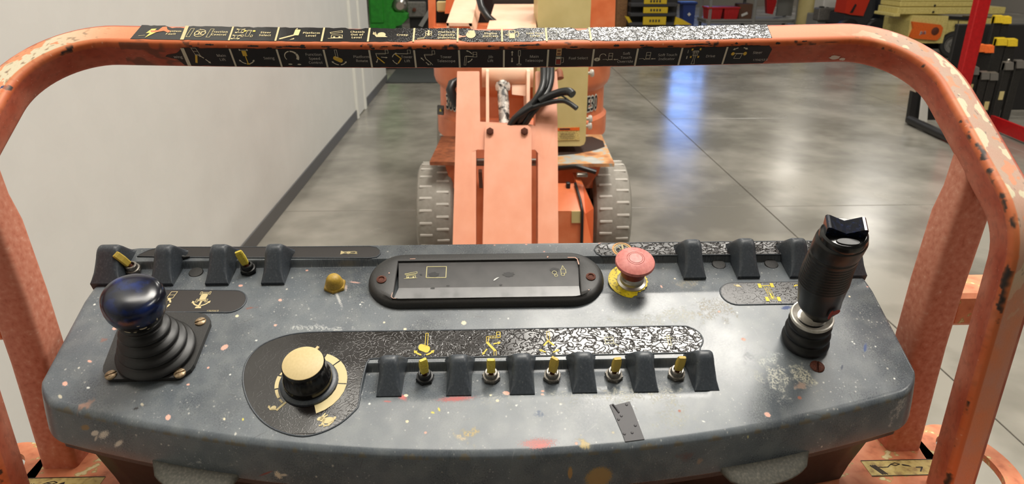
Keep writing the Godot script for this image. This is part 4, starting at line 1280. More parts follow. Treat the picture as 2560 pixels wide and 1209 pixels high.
func build_display(c: Node3D) -> void:
	var e0 := on_slope(Vector2(-0.0861, 0.6329))
	var e1 := on_slope(Vector2(0.076, 0.6322))
	e0.y = (e0.y + e1.y) / 2.0
	e1.y = e0.y
	var R := 0.0330
	var s := Shape.new()
	var ringat := func(r: float, o: float) -> PackedVector3Array:
		var q := PackedVector3Array()
		for p in stadium(e0, e1, r, 20):
			q.append(con_mm(p) + cnormal * o)
		return q
	var wmid := (e0 + e1) / 2.0
	# the window's outline, given as many points as the stadium so that the face joins them
	var a0 := on_slope(Vector2(-0.0926, 0.6527)); var a1 := on_slope(Vector2(0.0868, 0.6529)); var b0 := on_slope(Vector2(-0.0935, 0.6058)); var b1 := on_slope(Vector2(0.0843, 0.6069))
	var win := [b1, a1, a0, b0]
	var inner := func(o: float, grow: float) -> PackedVector3Array:
		var q := PackedVector3Array()
		var n := 21
		var edge := [[b1, a1], [a0, b0]]
		for e in 2:
			for i in n:
				var t := clampf((float(i) / (n - 1) - 0.3) / 0.4, 0.0, 1.0)
				var u: Vector2 = edge[e][0]
				var v: Vector2 = edge[e][1]
				var w := u.lerp(v, t)
				w += (w - wmid).normalized() * grow
				q.append(con_mm(w) + cnormal * o)
		return q
	s.loft([(ringat as Callable).call(R + 0.0012, -0.010), (ringat as Callable).call(R + 0.0012, 0.001), (ringat as Callable).call(R + 0.0004, 0.0045), (ringat as Callable).call(R - 0.0018, 0.0072), (ringat as Callable).call(R - 0.005, 0.0082), (inner as Callable).call(0.0082, 0.0012), (inner as Callable).call(0.0078, 0.0), (inner as Callable).call(0.0060, 0.0)], false, false)
	var pod := obj("display_pod", s, mats.bezel, c)
	s = Shape.new()
	var up := on_slope(Vector2(-0.0896, 0.6208)); var up1 := on_slope(Vector2(0.0842, 0.6203))
	s.plate(PackedVector2Array([up, up1, a1, a0]), func(p: Vector2) -> Vector3: return con_mm(p) + cnormal * 0.0054, cnormal, 0.0006)
	var win_o := obj("display_window", s, mats.window, pod)
	# the reflection along the window's lower edge, made as a pale grey strip
	s = Shape.new()
	var u0 := con_mm(up) + cnormal * 0.0060; var u1 := con_mm(up1) + cnormal * 0.0060
	var l0 := con_mm(b0) + cnormal * 0.0066; var l1 := con_mm(b1) + cnormal * 0.0066
	s.quad(u0, u1, l1, l0)
	s.orient(0, cnormal)
	obj("reflection_strip", s, mats.lens, pod)
	var p := pen(func(q: Vector2) -> Vector3: return con_mm(q) + cnormal * 0.0060, cnormal, on_slope(Vector2(-0.0544, 0.6396)), Color8(206, 196, 140))
	p.lift = 0.0003
	p.rect(Vector2(-9.6, -7.4), Vector2(9.6, 7.4), 0.75)
	obj("pictogram", p.s, mats.print, pod)
	p = pen(func(q: Vector2) -> Vector3: return con_mm(q) + cnormal * 0.0060, cnormal, on_slope(Vector2(-0.0788, 0.6365)), Color8(206, 196, 140))
	p.lift = 0.0003
	p.skew = 0.1
	p.path([Vector2(-6.2, 1.6), Vector2(5.0, 4.2), Vector2(5.4, 2.0), Vector2(-6.2, 0.6)], 0.5, true)
	p.path([Vector2(-5.2, -0.4), Vector2(4.4, 0.6)], 0.5)
	p.rect(Vector2(-4.0, -4.0), Vector2(4.6, -1.2), 0.5)
	p.disc(Vector2(-2.4, -3.2), 0.8); p.disc(Vector2(2.6, -3.0), 0.8)
	p.line(Vector2(-6.2, -4.8), Vector2(6.4, -4.2), 0.4)
	p.skew = 0.0
	obj("pictogram", p.s, mats.print, pod)
	p = pen(func(q: Vector2) -> Vector3: return con_mm(q) + cnormal * 0.0060, cnormal, on_slope(Vector2(0.0616, 0.6367)), Color8(206, 196, 140))
	p.lift = 0.0003
	p.arc(Vector2(0.0, 0.4), 2.2, 0.0, TAU, 0.45)
	p.arc(Vector2(1.4, -3.4), 1.5, 0.0, TAU, 0.45)
	obj("pictogram", p.s, mats.print, pod)
	p = pen(func(q: Vector2) -> Vector3: return con_mm(q) + cnormal * 0.0060, cnormal, on_slope(Vector2(0.0705, 0.6391)), Color8(206, 196, 140))
	p.lift = 0.0003
	p.rect(Vector2(-2.4, -3.2), Vector2(2.4, 2.2), 0.5)
	p.path([Vector2(-1.6, 2.2), Vector2(-0.2, 7.4), Vector2(1.6, 2.2)], 0.5)
	p.arc(Vector2(-0.8, -4.8), 1.7, 0.0, TAU, 0.5)
	obj("pictogram", p.s, mats.print, pod)
	# patches where the window's film has flaked away
	var rng := RandomNumberGenerator.new()
	rng.seed = 31
	for d in [[on_slope(Vector2(-0.0566, 0.6367)), 5.2, 3.6], [on_slope(Vector2(0.0163, 0.6355)), 6.0, 3.6], [on_slope(Vector2(0.0622, 0.6402)), 5.0, 3.2], [on_slope(Vector2(-0.0568, 0.62)), 2.2, 1.4], [on_slope(Vector2(-0.0424, 0.6227)), 1.8, 0.8], [on_slope(Vector2(0.0086, 0.6228)), 1.6, 1.2], [on_slope(Vector2(-0.0691, 0.6369)), 1.4, 1.0], [on_slope(Vector2(-0.031, 0.6134)), 2.0, 0.9]]:
		p = pen(func(q: Vector2) -> Vector3: return con_mm(q) + cnormal * 0.0060, cnormal, d[0], Color8(20, 19, 19))
		p.lift = 0.0002
		var pts := []
		for i in 18:
			var t := TAU * i / 18
			pts.append(Vector2(cos(t) * d[1], sin(t) * d[2]) * rng.randf_range(0.7, 1.15))
		p.poly(pts)
		obj("flaked_patch", p.s, mats.print, pod)
	for q in [Vector2(-0.1066, 0.6293), Vector2(0.0965, 0.6294)]:
		screw(pod, Transform3D(Basis(Vector3.RIGHT, cnormal, -cslope), con_off(q.x, q.y, 0.0082)), 0.0048, mats.rust, "screw", false)
	# dabs of pink paint on the frame
	var dabs := [
		[Vector2(0.0844, 0.6535), [Vector2(-8.0, 0.6), Vector2(-1.0, 0.4), Vector2(1.2, -2.0), Vector2(2.0, -9.0)], 1.1], [Vector2(-0.0785, 0.6546), [Vector2(-2.5, 0), Vector2(2.5, 0.2)], 0.8],
		[Vector2(-0.0945, 0.6086), [Vector2(0, 5.0), Vector2(-0.8, 0.0), Vector2(1.0, -2.0), Vector2(4.0, -2.2)], 0.5], [Vector2(0.0561, 0.655), [Vector2(-0.3, -0.6), Vector2(0.3, 0.6)], 1.3], [Vector2(-0.1001, 0.6371), [Vector2(0, -0.4), Vector2(0, 0.4)], 1.2], [Vector2(0.0927, 0.6134), [Vector2(0, -0.2), Vector2(0, 0.2)], 1.0]]
	for d in dabs:
		p = pen(func(q: Vector2) -> Vector3: return con_mm(q) + cnormal * 0.0084, cnormal, on_slope(d[0]), Color8(214, 170, 150))
		p.lift = 0.0003
		p.path(d[1], d[2])
		obj("paint_dab", p.s, mats.print, pod)
	# a pale paper scrap on the window
	p = pen(func(q: Vector2) -> Vector3: return con_mm(q) + cnormal * 0.0060, cnormal, on_slope(Vector2(0.004, 0.6302)), Color8(206, 206, 204))
	p.lift = 0.0004
	p.poly([Vector2(-2.6, -2.6), Vector2(-1.2, -2.2), Vector2(1.6, 0.4), Vector2(3.4, 2.2), Vector2(0.6, 1.4), Vector2(-1.8, -0.6)])
	obj("paper_scrap", p.s, mats.print, pod)


func build_left_stick(c: Node3D) -> void:
	# square flange with cut corners, bellows, mushroom knob leaning away
	var pts := to_slope([Vector2(-0.3355, 0.5369), Vector2(-0.3293, 0.5299), Vector2(-0.3229, 0.529), Vector2(-0.2723, 0.5295), Vector2(-0.2685, 0.5302), Vector2(-0.2612, 0.5374), Vector2(-0.2599, 0.5421), Vector2(-0.2583, 0.5848), Vector2(-0.2602, 0.5901), Vector2(-0.2656, 0.5947), Vector2(-0.2732, 0.5966), Vector2(-0.3023, 0.598), Vector2(-0.3348, 0.5963), Vector2(-0.3404, 0.5938), Vector2(-0.3399, 0.5776), Vector2(-0.3372, 0.542)])
	var s := Shape.new()
	s.plate(pts, con_flat, cnormal, 0.0046)
	var st := obj("lift_joystick", s, mats.bezel, c)
	st.set_meta("label", "short joystick with a worn blue knob on a ribbed rubber boot")
	for q in [Vector2(-0.327, 0.533), Vector2(-0.269, 0.5335), Vector2(-0.2675, 0.5864)]:
		screw(st, Transform3D(Basis(Vector3.RIGHT, cnormal, -cslope), con_off(q.x, q.y, 0.0046)).rotated_local(Vector3.UP, 0.5), 0.0050, mats.brass)
	var b := Vector3(-0.2959, 1.4254, -0.5539)
	var t := Vector3(-0.3017, 1.4599, -0.5476)
	var k := Vector3(-0.2952, 1.5003, -0.5326)
	# bellows: ribs of falling radius along the line from b to t
	var rings := []
	var ribs := 5
	var steps := ribs * 8
	for i in steps + 1:
		var u := float(i) / steps
		var w := 0.5 - 0.5 * cos(TAU * ribs * u)
		var r := lerpf(0.0338, 0.0140, pow(u, 0.9)) + 0.0050 * pow(w, 0.55) - 0.0030
		var ctr := b.lerp(t, u) + (k - t) * 0.12 * u * u
		var dir := cnormal.lerp((k - b).normalized(), smoothstep(0.0, 1.0, u)).normalized()
		var f := xform(ctr, dir)
		var ring := PackedVector3Array()
		for j in 40:
			ring.append(f * Vector3(cos(TAU * j / 40) * r, 0, sin(TAU * j / 40) * r))
		rings.append(ring)
	s = Shape.new()
	s.loft(rings)
	obj("rubber_boot", s, mats.rubber, st)
	var ax := (k - t).normalized()
	var f := xform(t - ax * 0.004, ax)
	s = Shape.new()
	s.lathe(PackedVector2Array([Vector2(0.0150, 0.0), Vector2(0.0166, 0.003), Vector2(0.0170, 0.0075), Vector2(0.0194, 0.0115), Vector2(0.0222, 0.0155), Vector2(0.0240, 0.0205)]), f, 44)
	obj("knob_neck", s, mats.knob_side, st)
	s = Shape.new()
	s.lathe(PackedVector2Array([Vector2(0.0239, 0.0202), Vector2(0.0248, 0.0250), Vector2(0.0249, 0.0315), Vector2(0.0241, 0.0355), Vector2(0.0222, 0.0384), Vector2(0.0180, 0.0404), Vector2(0.011, 0.0416), Vector2(0.005, 0.0419), Vector2(0, 0.0420)]), f, 44)
	obj("knob", s, mats.blue_knob, st)
	# paint flaked off the knob's side
	s = Shape.new()
	for q in [[0.55, 0.018, 3.4, 1.8], [0.42, 0.0235, 1.4, 0.8], [0.30, 0.016, 1.6, 0.7], [1.2, 0.027, 1.0, 2.4], [1.05, 0.022, 0.8, 1.8], [-0.15, 0.009, 3.2, 1.0], [0.2, 0.010, 1.5, 0.9], [0.02, 0.0135, 0.9, 0.6], [0.75, 0.011, 1.4, 1.2], [0.5, 0.006, 1.0, 0.8], [-0.35, 0.0045, 1.2, 0.8], [0.9, 0.0155, 0.8, 0.8]]:
		var a: float = PI / 2 - q[0]
		var rr := 0.0170 if q[1] < 0.008 else lerpf(0.0172, 0.0243, clampf((q[1] - 0.008) / 0.0125, 0.0, 1.0))
		var o := f.basis * Vector3(cos(a), -0.15, sin(a))
		var pos := f * Vector3(cos(a) * rr, q[1], sin(a) * rr)
		s.lathe(PackedVector2Array([Vector2(1.0, -0.6), Vector2(0.85, 0.3), Vector2(0, 0.5)]), xform(pos, o, f.basis.y) * Transform3D(Basis.from_scale(Vector3(q[3] * 0.001, 0.0006, q[2] * 0.001)), Vector3.ZERO), 9)
	obj("flaked_paint", s, solid(Color8(196, 186, 160), 0.6), st).set_meta("kind", "stuff")


func build_right_stick(c: Node3D) -> void:
	var b := Vector3(0.2846, 1.4221, -0.5581)
	var d := Vector3(0.2838, 1.4508, -0.5515)
	var h := Vector3(0.288, 1.4557, -0.5504)
	var top := Vector3(0.2786, 1.5425, -0.5144)
	var s := Shape.new()
	var rings := []
	for i in 33:
		var u := i / 32.0
		var w := 0.5 - 0.5 * cos(TAU * 3.0 * u)
		var r := lerpf(0.0205, 0.0172, u) + 0.0022 * pow(w, 0.6) - 0.001
		if i == 0:
			r = 0.0185
		var f := xform(b.lerp(d, u), cnormal.lerp((top - b).normalized(), u).normalized())
		var ring := PackedVector3Array()
		for j in 36:
			ring.append(f * Vector3(cos(TAU * j / 36) * r, 0, sin(TAU * j / 36) * r))
		rings.append(ring)
	s.loft(rings)
	var st := obj("drive_joystick", s, mats.rubber, c)
	st.set_meta("label", "tall black pistol-grip joystick with a rocker on top and a silver collar")
	var ax := (top - h).normalized()
	var f := xform(d - ax * 0.001, ax.lerp(cnormal, 0.35).normalized())
	s = Shape.new()
	s.lathe(PackedVector2Array([Vector2(0.008, 0.0), Vector2(0.0170, 0.0002), Vector2(0.0184, 0.0010), Vector2(0.0188, 0.0022), Vector2(0.0182, 0.0042), Vector2(0.0170, 0.0046), Vector2(0.0150, 0.0030), Vector2(0.0120, 0.0012), Vector2(0.0095, 0.0016), Vector2(0.0085, 0.0045), Vector2(0.0080, 0.0110)]), f, 44)
	obj("silver_collar", s, mats.silver_flange, st)
	# grip: oval sections along a slightly bent axis, with fine grooves in the middle
	var L := h.distance_to(top)
	rings = []
	for i in 121:
		var u := i / 120.0
		var r := 0.0115
		r = lerpf(r, 0.0178, smoothstep(0.0, 0.16, u))
		r = lerpf(r, 0.0200, smoothstep(0.16, 0.45, u))
		r = lerpf(r, 0.0190, smoothstep(0.45, 0.74, u))
		r = lerpf(r, 0.0196, smoothstep(0.80, 0.90, u))
		if u > 0.43 and u < 0.77:
			r += 0.00035 * sin(u * 120.0 * TAU / 4.0)
		if absf(u - 0.81) < 0.008:
			r -= 0.0006
		if u > 0.97:
			r -= (u - 0.97) * 0.06
		var g := xform(h.lerp(top, u) + (Vector3.RIGHT * 0.003 - cslope * 0.002) * sin(PI * u) * -1.0, ax)
		var ring := PackedVector3Array()
		for j in 40:
			ring.append(g * Vector3(cos(TAU * j / 40) * r * 1.02, 0, sin(TAU * j / 40) * r * 0.96))
		rings.append(ring)
	s = Shape.new()
	s.loft(rings)
	obj("grip", s, mats.grip, st)
	# crown round the rocker
	var hf := xform(top, ax, Vector3(1, 0, 0.25))
	s = Shape.new()
	s.lathe(PackedVector2Array([Vector2(0.0180, -0.002), Vector2(0.0186, 0.001), Vector2(0.0178, 0.0042), Vector2(0.0160, 0.0056), Vector2(0.0, 0.0058)]), hf, 40)
	obj("grip_head", s, mats.gloss_black, st)
	# rocker: shallow V seen from the side, two wings rising outwards
	s = Shape.new()
	var prof := PackedVector2Array([Vector2(-0.0148, 0.004), Vector2(0.0148, 0.004), Vector2(0.0150, 0.0128), Vector2(0.0138, 0.0140), Vector2(0.0120, 0.0138), Vector2(0.0, 0.0086), Vector2(-0.0120, 0.0138), Vector2(-0.0138, 0.0140), Vector2(-0.0150, 0.0128)])
	var at := hf.translated_local(Vector3(0, 0, 0.0052))
	s.prism(prof, at, 0.0150)
	obj("rocker_switch", s, mats.rocker, st)
	s = Shape.new()
	var sc := hf.translated_local(Vector3(0.001, 0.0062, 0.0115))
	s.lathe(PackedVector2Array([Vector2(0.0062, -0.001), Vector2(0.0056, 0.0004), Vector2(0.0, 0.0002)]), sc * Transform3D(Basis.from_scale(Vector3(1.5, 1, 0.6)), Vector3.ZERO), 28)
	obj("thumb_rest", s, mats.rubber, st)
	# dabs of red paint on the grip
	var gp := Shape.new()
	for q in [[0.22, 0.30, 0.0042, 0.0030], [0.20, 0.05, 0.0016, 0.0060]]:
		var toward := (-cslope - ax * (-cslope).dot(ax)).normalized().rotated(ax, q[1])
		q = [h.lerp(top, q[0]) + toward * 0.0182, q[2], q[3]]
		gp.lathe(PackedVector2Array([Vector2(1.0, -0.3), Vector2(0.8, 0.5), Vector2(0, 0.8)]), xform(q[0], toward) * Transform3D(Basis.from_scale(Vector3(q[1], 0.0006, q[2])), Vector3.ZERO), 14)
	obj("paint_dab", gp, solid(Color8(150, 52, 46), 0.6), st)


# ---------------------------------------------------------------- platform: guard hoop, posts, plate
const HX := -0.0051
const HW := 0.4345
const HF := 0.5219
const HB := 1.5145
const HR := 0.0531
const HT := 1.0242          # how far the hoop leans forward from upright
const HC := 0.0793
const HQ := 0.2582
const HS := 0.0293
var n_front := Vector3(0, sin(HT), cos(HT))
var e_up := Vector3(0, cos(HT), -sin(HT))


func hoop_lift(u: float, v: float, off: float) -> Vector3:
	# u across, v along the hoop's profile (0 where the legs begin to bend), off along the front normal
	var f := HF
	var h := HB + v
	var a := 0.0
	if v > 0.0:
		a = minf(v / HR, HT)
		f = HF + HR * (1.0 - cos(a))
		h = HB + HR * sin(a)
		var e := v - HR * HT
		if e > 0.0:
			f += e * sin(HT)
			h += e * cos(HT)
	var sag := -0.002 + 0.0045 * minf(1.0, pow(u / 0.36, 2.0)) if v > 0.15 else 0.0025 * smoothstep(0.0, 0.15, v)
	return Vector3(HX + u, h + sin(a) * off + sag, -(f - cos(a) * off))


func hoop_paint() -> StandardMaterial3D:
	var w := 2048
	var h := 160
	var im := Image.create(w, h, false, Image.FORMAT_RGB8)
	var n1 := FastNoiseLite.new(); n1.seed = 201; n1.frequency = 0.018; n1.fractal_octaves = 4
	var n2 := FastNoiseLite.new(); n2.seed = 202; n2.frequency = 0.09; n2.fractal_octaves = 2
	var n3 := FastNoiseLite.new(); n3.seed = 203; n3.frequency = 0.35
	var n4 := FastNoiseLite.new(); n4.seed = 204; n4.frequency = 0.03; n4.fractal_octaves = 3
	var orange := Color8(230, 142, 98)
	var vivid := Color8(204, 96, 40)
	var shaded_orange := Color8(164, 70, 44)  # the same orange paint with its shade mixed in
	var chalk := Color8(212, 150, 128)
	var cream := Color8(214, 202, 172)
	var pinkish := Color8(192, 154, 134)
	var black := Color8(34, 28, 26)
	var vl := 0.0
	for y in h:
		var t := (y + 0.5) / h
		for x in w:
			var sg := (float(x) / w - 0.5) * 2.0      # metres from the middle of the bar, to the right
			var d := absf(sg)
			var a := n1.get_noise_2d(x, y * 0.55)
			var b := n2.get_noise_2d(x, y * 0.55)
			var g := n3.get_noise_2d(x, y)
			var e := n4.get_noise_2d(x, y * 0.55)
			var c := orange
			if t < 0.37:                              # the face turned up to the operator
				var arc := smoothstep(0.33, 0.42, d) * (1.0 - smoothstep(0.60, 0.74, d))
				var leg := smoothstep(0.56, 0.70, d)
				c = orange.lerp(chalk, leg * clampf(0.55 + a, 0.0, 0.9))
				if sg > 0.0:
					c = c.lerp(pinkish.lerp(Color8(186, 164, 144), clampf(0.3 + a, 0.0, 0.7)), arc * 0.95)
					c = c.lerp(Color8(216, 206, 174), smoothstep(0.22, 0.28, e + 0.1 * smoothstep(0.1, 0.34, t)) * arc)
					c = c.lerp(orange, smoothstep(0.36, 0.44, -e) * arc * 0.7)
				else:
					c = c.lerp(cream, smoothstep(-0.26, -0.16, a + 0.3 * b) * arc)
					c = c.lerp(Color8(150, 110, 76), smoothstep(0.3, 0.45, b) * arc * 0.5)
					if d > 0.475 and d < 0.505 and t > 0.16 and t < 0.36:
						c = c.lerp(Color8(36, 56, 112), smoothstep(0.12, 0.18, b + 0.2 * g))
				c = c.lerp(Color8(110, 96, 86), smoothstep(0.62, 0.76, b + 0.3 * a) * arc * 0.6)
				c = c.lightened(0.05 * g) if g > 0.0 else c.darkened(-0.05 * g)
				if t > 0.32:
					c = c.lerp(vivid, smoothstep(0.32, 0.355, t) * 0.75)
			elif t < 0.75:                            # the face turned down and inwards, its shade put into the colour
				c = vivid.lerp(shaded_orange, smoothstep(0.37, 0.41, t))
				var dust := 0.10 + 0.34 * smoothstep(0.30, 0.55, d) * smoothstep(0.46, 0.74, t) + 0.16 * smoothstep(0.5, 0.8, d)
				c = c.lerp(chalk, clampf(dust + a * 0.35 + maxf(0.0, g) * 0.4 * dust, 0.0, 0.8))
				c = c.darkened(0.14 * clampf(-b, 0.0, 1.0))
				if n3.get_noise_2d(x * 1.7 + 400.0, y * 1.7) > 0.62:
					c = c.lerp(Color8(226, 200, 186), 0.6)
				if d > 0.28 and d < 0.345 and sg < 0.0:
					c = c.lerp(Color8(84, 50, 34), smoothstep(0.05, 0.3, e + 0.1) * 0.6)
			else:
				c = shaded_orange.lerp(chalk, clampf(0.25 + a, 0.0, 0.6))
			# chips along the edge between the two
			var edge := 1.0 - smoothstep(0.0, 0.022, absf(t - 0.372 - 0.01 * b))
			var amount := 0.11 * smoothstep(0.50, 0.56, d) * (1.0 - smoothstep(0.66, 0.72, d)) * (1.0 if sg > 0.0 else 0.2)
			if edge > 0.0:
				c = c.lerp(black, edge * smoothstep(0.44 - amount * 2.4, 0.52 - amount * 2.4, n4.get_noise_2d(x * 0.8, 900.0 + y * 2.4) + 0.3 * b))
			im.set_pixel(x, y, c)
	var m := solid(Color.WHITE, 0.55)
	m.albedo_texture = ImageTexture.create_from_image(im)
	m.heightmap_enabled = true
	m.heightmap_texture = m.albedo_texture
	m.heightmap_scale = 0.012
	return m


func hoop_shape() -> Shape:
	var path := []          # (u, v, outward u, outward v, arc length from the bar's middle)
	var low := 0.44 - HB
	for i in 15:
		path.append([HW, lerpf(low, 0.0, i / 14.0), 1.0, 0.0])
	for i in range(1, 20):
		path.append([HW, lerpf(0.0, HQ - HC, i / 20.0), 1.0, 0.0])
	for i in 17:
		var a := PI / 2 * i / 16.0
		path.append([HW - HC + HC * cos(a), HQ - HC + HC * sin(a), cos(a), sin(a)])
	for i in range(1, 13):
		path.append([(HW - HC) * (1.0 - i / 12.0), HQ, 0.0, 1.0])
	var n := path.size()
	for i in range(n - 2, -1, -1):
		var p: Array = path[i]
		path.append([-p[0], p[1], -p[2], p[3]])
	var lens := PackedFloat32Array()
	var acc := 0.0
	for i in path.size():
		if i > 0:
			acc += Vector2(path[i][0] - path[i - 1][0], path[i][1] - path[i - 1][1]).length()
		lens.append(acc)
	var mid := lens[n - 1]
	var rings := []
	var us := PackedFloat32Array()
	var r := 0.0052
	var hs := HS / 2.0
	var sect := []          # (outward, front) round the tube, starting on the front face at its outer edge
	var corners := [Vector2(-1, 1), Vector2(-1, -1), Vector2(1, -1), Vector2(1, 1)]
	for k in 4:
		var c: Vector2 = corners[k]
		var ctr := c * (hs - r)
		var a0 := PI / 2 + PI / 2 * k
		for i in 5:
			sect.append(ctr + Vector2.from_angle(a0 + PI / 2 * i / 4.0) * r)
	# order: [corner front/inner 5 points][inner/back][back/outer][outer/front]; start so that the front face comes first
	var order := []
	for i in 20:
		order.append(sect[(19 + i) % 20])
	var vs := PackedFloat32Array([0.0, 0.355, 0.363, 0.372, 0.381, 0.39, 0.74, 0.743, 0.746, 0.749, 0.752, 0.86, 0.863, 0.866, 0.869, 0.872, 0.985, 0.989, 0.993, 0.997, 1.0])
	for i in path.size():
		var p: Array = path[i]
		var ring := PackedVector3Array()
		for q in order:
			ring.append(hoop_lift(p[0] + p[2] * q.x, p[1] + p[3] * q.x, q.y))
		rings.append(ring)
		us.append(0.5 - (lens[i] - mid) / 2.0)
	var s := Shape.new()
	s.loft(rings, true, true, true, true, [us, vs])
	return s


func bar_front(p: Vector2) -> Vector3:       # (x, across the face)
	return hoop_lift(p.x - HX, HQ + p.y, HS / 2.0)


func bar_inner(p: Vector2) -> Vector3:
	return hoop_lift(p.x - HX, HQ - HS / 2.0, p.y)


func build_platform() -> void:
	var c := thing("lift_platform", "chipped orange tube guard hoop with rows of black symbol labels, framing the grey console", "guard rail", Vector3(0, 0.42, -0.55))
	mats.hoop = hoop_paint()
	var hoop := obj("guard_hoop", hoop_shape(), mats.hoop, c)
	# long chips of bare metal along the bar's front lip
	var rng := RandomNumberGenerator.new()
	rng.seed = 55
	var chips := Shape.new()
	for i in 64:
		var x0 := rng.randf_range(-0.30, 0.33)
		var len := rng.randf_range(0.002, 0.009) if rng.randf() < 0.72 else rng.randf_range(0.01, 0.03)
		var a := rng.randf_range(2.15, 3.0)
		var half := rng.randf_range(0.06, 0.2) if len > 0.006 else rng.randf_range(0.05, 0.28)
		var m := 12
		var row := []
		for j in m + 1:
			var e := sqrt(maxf(0.0, 1.0 - pow(2.0 * j / m - 1.0, 2.0)))
			var x := x0 + len * j / m
			var h0 := half * e * rng.randf_range(0.5, 1.1)
			var h1 := half * e * rng.randf_range(0.5, 1.1)
			var pr := []
			for t in [a - h0, a, a + h1]:
				var q := Vector2(-1, 1) * (HS / 2.0 - 0.0052) + Vector2.from_angle(t) * 0.00535
				pr.append(hoop_lift(x - HX, HQ + q.x, q.y))
			row.append(pr)
		for j in m:
			for t in 2:
				var st := chips.v.size()
				chips.quad(row[j][t], row[j + 1][t], row[j + 1][t + 1], row[j][t + 1], 1)
				chips.orient(st, n_front - e_up)
	for q in [[Vector2(0.343, -0.0062), 6.0, 2.6], [Vector2(0.3515, -0.0085), 3.4, 1.8], [Vector2(0.388, -0.009), 2.0, 0.6]]:
		var dab := pen(bar_inner, -e_up, q[0], Color8(206, 196, 184))
		dab.lift = 0.0003
		var pts := []
		for i in 14:
			pts.append(Vector2(cos(TAU * i / 14.0) * q[1], sin(TAU * i / 14.0) * q[2]) * rng.randf_range(0.75, 1.1))
		dab.poly(pts)
		obj("paint_dab", dab.s, mats.print, hoop)
	obj("chips", chips, solid(Color8(34, 27, 24), 0.6), hoop).set_meta("kind", "stuff")
	for k in [-1.0, 1.0]:
		var s := Shape.new()
		var ring := func(y: float) -> PackedVector3Array:
			var q := PackedVector3Array()
			for i in 4:
				var ctr: Vector2 = [Vector2(1, 1), Vector2(-1, 1), Vector2(-1, -1), Vector2(1, -1)][i] * 0.0122
				for j in 4:
					var o := ctr + Vector2.from_angle(PI / 2 * i + PI / 2 * j / 3.0) * 0.005
					o *= 1.0 - 0.24 * smoothstep(1.53, 1.57, y)
					q.append(Vector3(HX + k * (0.4240 + 0.0095 * smoothstep(1.4, 1.59, y)) + o.x, y, -0.596 + o.y))
			return q
		var tip: PackedVector3Array = (ring as Callable).call(1.582)
		for i in tip.size():
			tip[i].y = 1.582 + (-tip[i].z - 0.594) * 0.61
		s.loft([(ring as Callable).call(0.44), (ring as Callable).call(1.3), (ring as Callable).call(1.4), (ring as Callable).call(1.46), (ring as Callable).call(1.53), (ring as Callable).call(1.555), tip])
		obj("post", s, mats.orange_chalk, c)
	# stub of the side rail
	for k in [-1.0, 1.0]:
		var s := Shape.new()
		s.box(Vector3(HX + k * 0.535, 1.438, -0.607), Vector3(0.19, 0.034, 0.048), 0.004)
		obj("side_rail", s, mats.chipped, c)
	# plate the console stands on, with a looped grip at each end
	var s := Shape.new()
	s.box(Vector3(HX, 1.2765, -0.52), Vector3(0.905, 0.007, 0.20), 0.002)
	var plate := obj("mounting_plate", s, mats.chipped, c)
	for k in [-1.0, 1.0]:
		s = Shape.new()
		var rings := []
		for i in 49:
			var t := TAU * i / 48.0
			var d := Vector2(cos(t), sin(t))
			var q := PackedVector3Array()
			for e in [Vector2(0.0, 0.0035), Vector2(1.0, 0.0035), Vector2(1.0, -0.0035), Vector2(0.0, -0.0035)]:
				var a := lerpf(0.0225, 0.0405, e.x)
				var b := lerpf(0.043, 0.061, e.x)
				q.append(Vector3(HX + k * (0.480 + a * d.x), 1.2765 + e.y, -0.561 + b * d.y))
			rings.append(q)
		s.loft(rings, false, false, false)
		obj("plate_grip", s, mats.chipped, c)
	# yellow sticker with black pictures on the plate, both sides of the console
	var flat := func(q: Vector2) -> Vector3: return Vector3(q.x, 1.28, -q.y)
	for k in [-1.0, 1.0]:
		s = Shape.new()
		var x0 := HX + (0.372 if k > 0 else -0.452)
		s.plate(PackedVector2Array([Vector2(x0, 0.5425), Vector2(x0 + 0.08, 0.5425), Vector2(x0 + 0.08, 0.5655), Vector2(x0, 0.5655)]), flat, Vector3.UP, 0.0004)
		var st := obj("warning_sticker", s, mats.sticker, plate)
		var p := pen(flat, Vector3.UP, Vector2(x0, 0.554), Color8(24, 20, 18))
		p.lift = 0.0007
		p.line(Vector2(0, 11.2), Vector2(80, 11.2), 0.9)
		p.line(Vector2(0, -11.2), Vector2(80, -11.2), 0.9)
		if k < 0:
			for i in 3:
				p.line(Vector2(8.0 + i * 2.4, -8.0), Vector2(12.0 + i * 2.4, 3.0), 1.0)
			p.path([Vector2(14, -1), Vector2(22, 0), Vector2(28, 4), Vector2(34, 6), Vector2(38, 4), Vector2(34, 2), Vector2(28, 4)], 0.9)
			p.poly([Vector2(40, 2), Vector2(45, 5), Vector2(46, 1), Vector2(42, -1)])
			p.path([Vector2(60, 0), Vector2(52, 0), Vector2(48, -7), Vector2(62, -8)], 1.4)
		else:
			for i in 3:
				p.line(Vector2(6.0 + i * 2.2, 4.0), Vector2(12.0 + i * 2.2, -9.0), 1.4)
			p.path([Vector2(13, 1), Vector2(22, 1), Vector2(27, 5), Vector2(32, 7), Vector2(36, 5), Vector2(31, 3), Vector2(27, 5)], 0.9)
			p.poly([Vector2(38, 5), Vector2(44, 3), Vector2(46, 1), Vector2(38, 3)])
			p.path([Vector2(50, 0), Vector2(56, 0), Vector2(51, -6)], 1.2)
		obj("sticker_print", p.s, mats.print, plate)
	# deck underfoot and the bracket to the boom
	s = Shape.new()
	s.box(Vector3(0, 0.43, 0.05), Vector3(1.24, 0.03, 1.42), 0.004)
	obj("deck", s, mats.dark, c)
	s = Shape.new()
	s.box(Vector3(0.06, 0.42, -0.70), Vector3(0.3, 0.18, 0.10), 0.01)
	obj("boom_bracket", s, mats.orange, c)
	build_bar_labels(c)


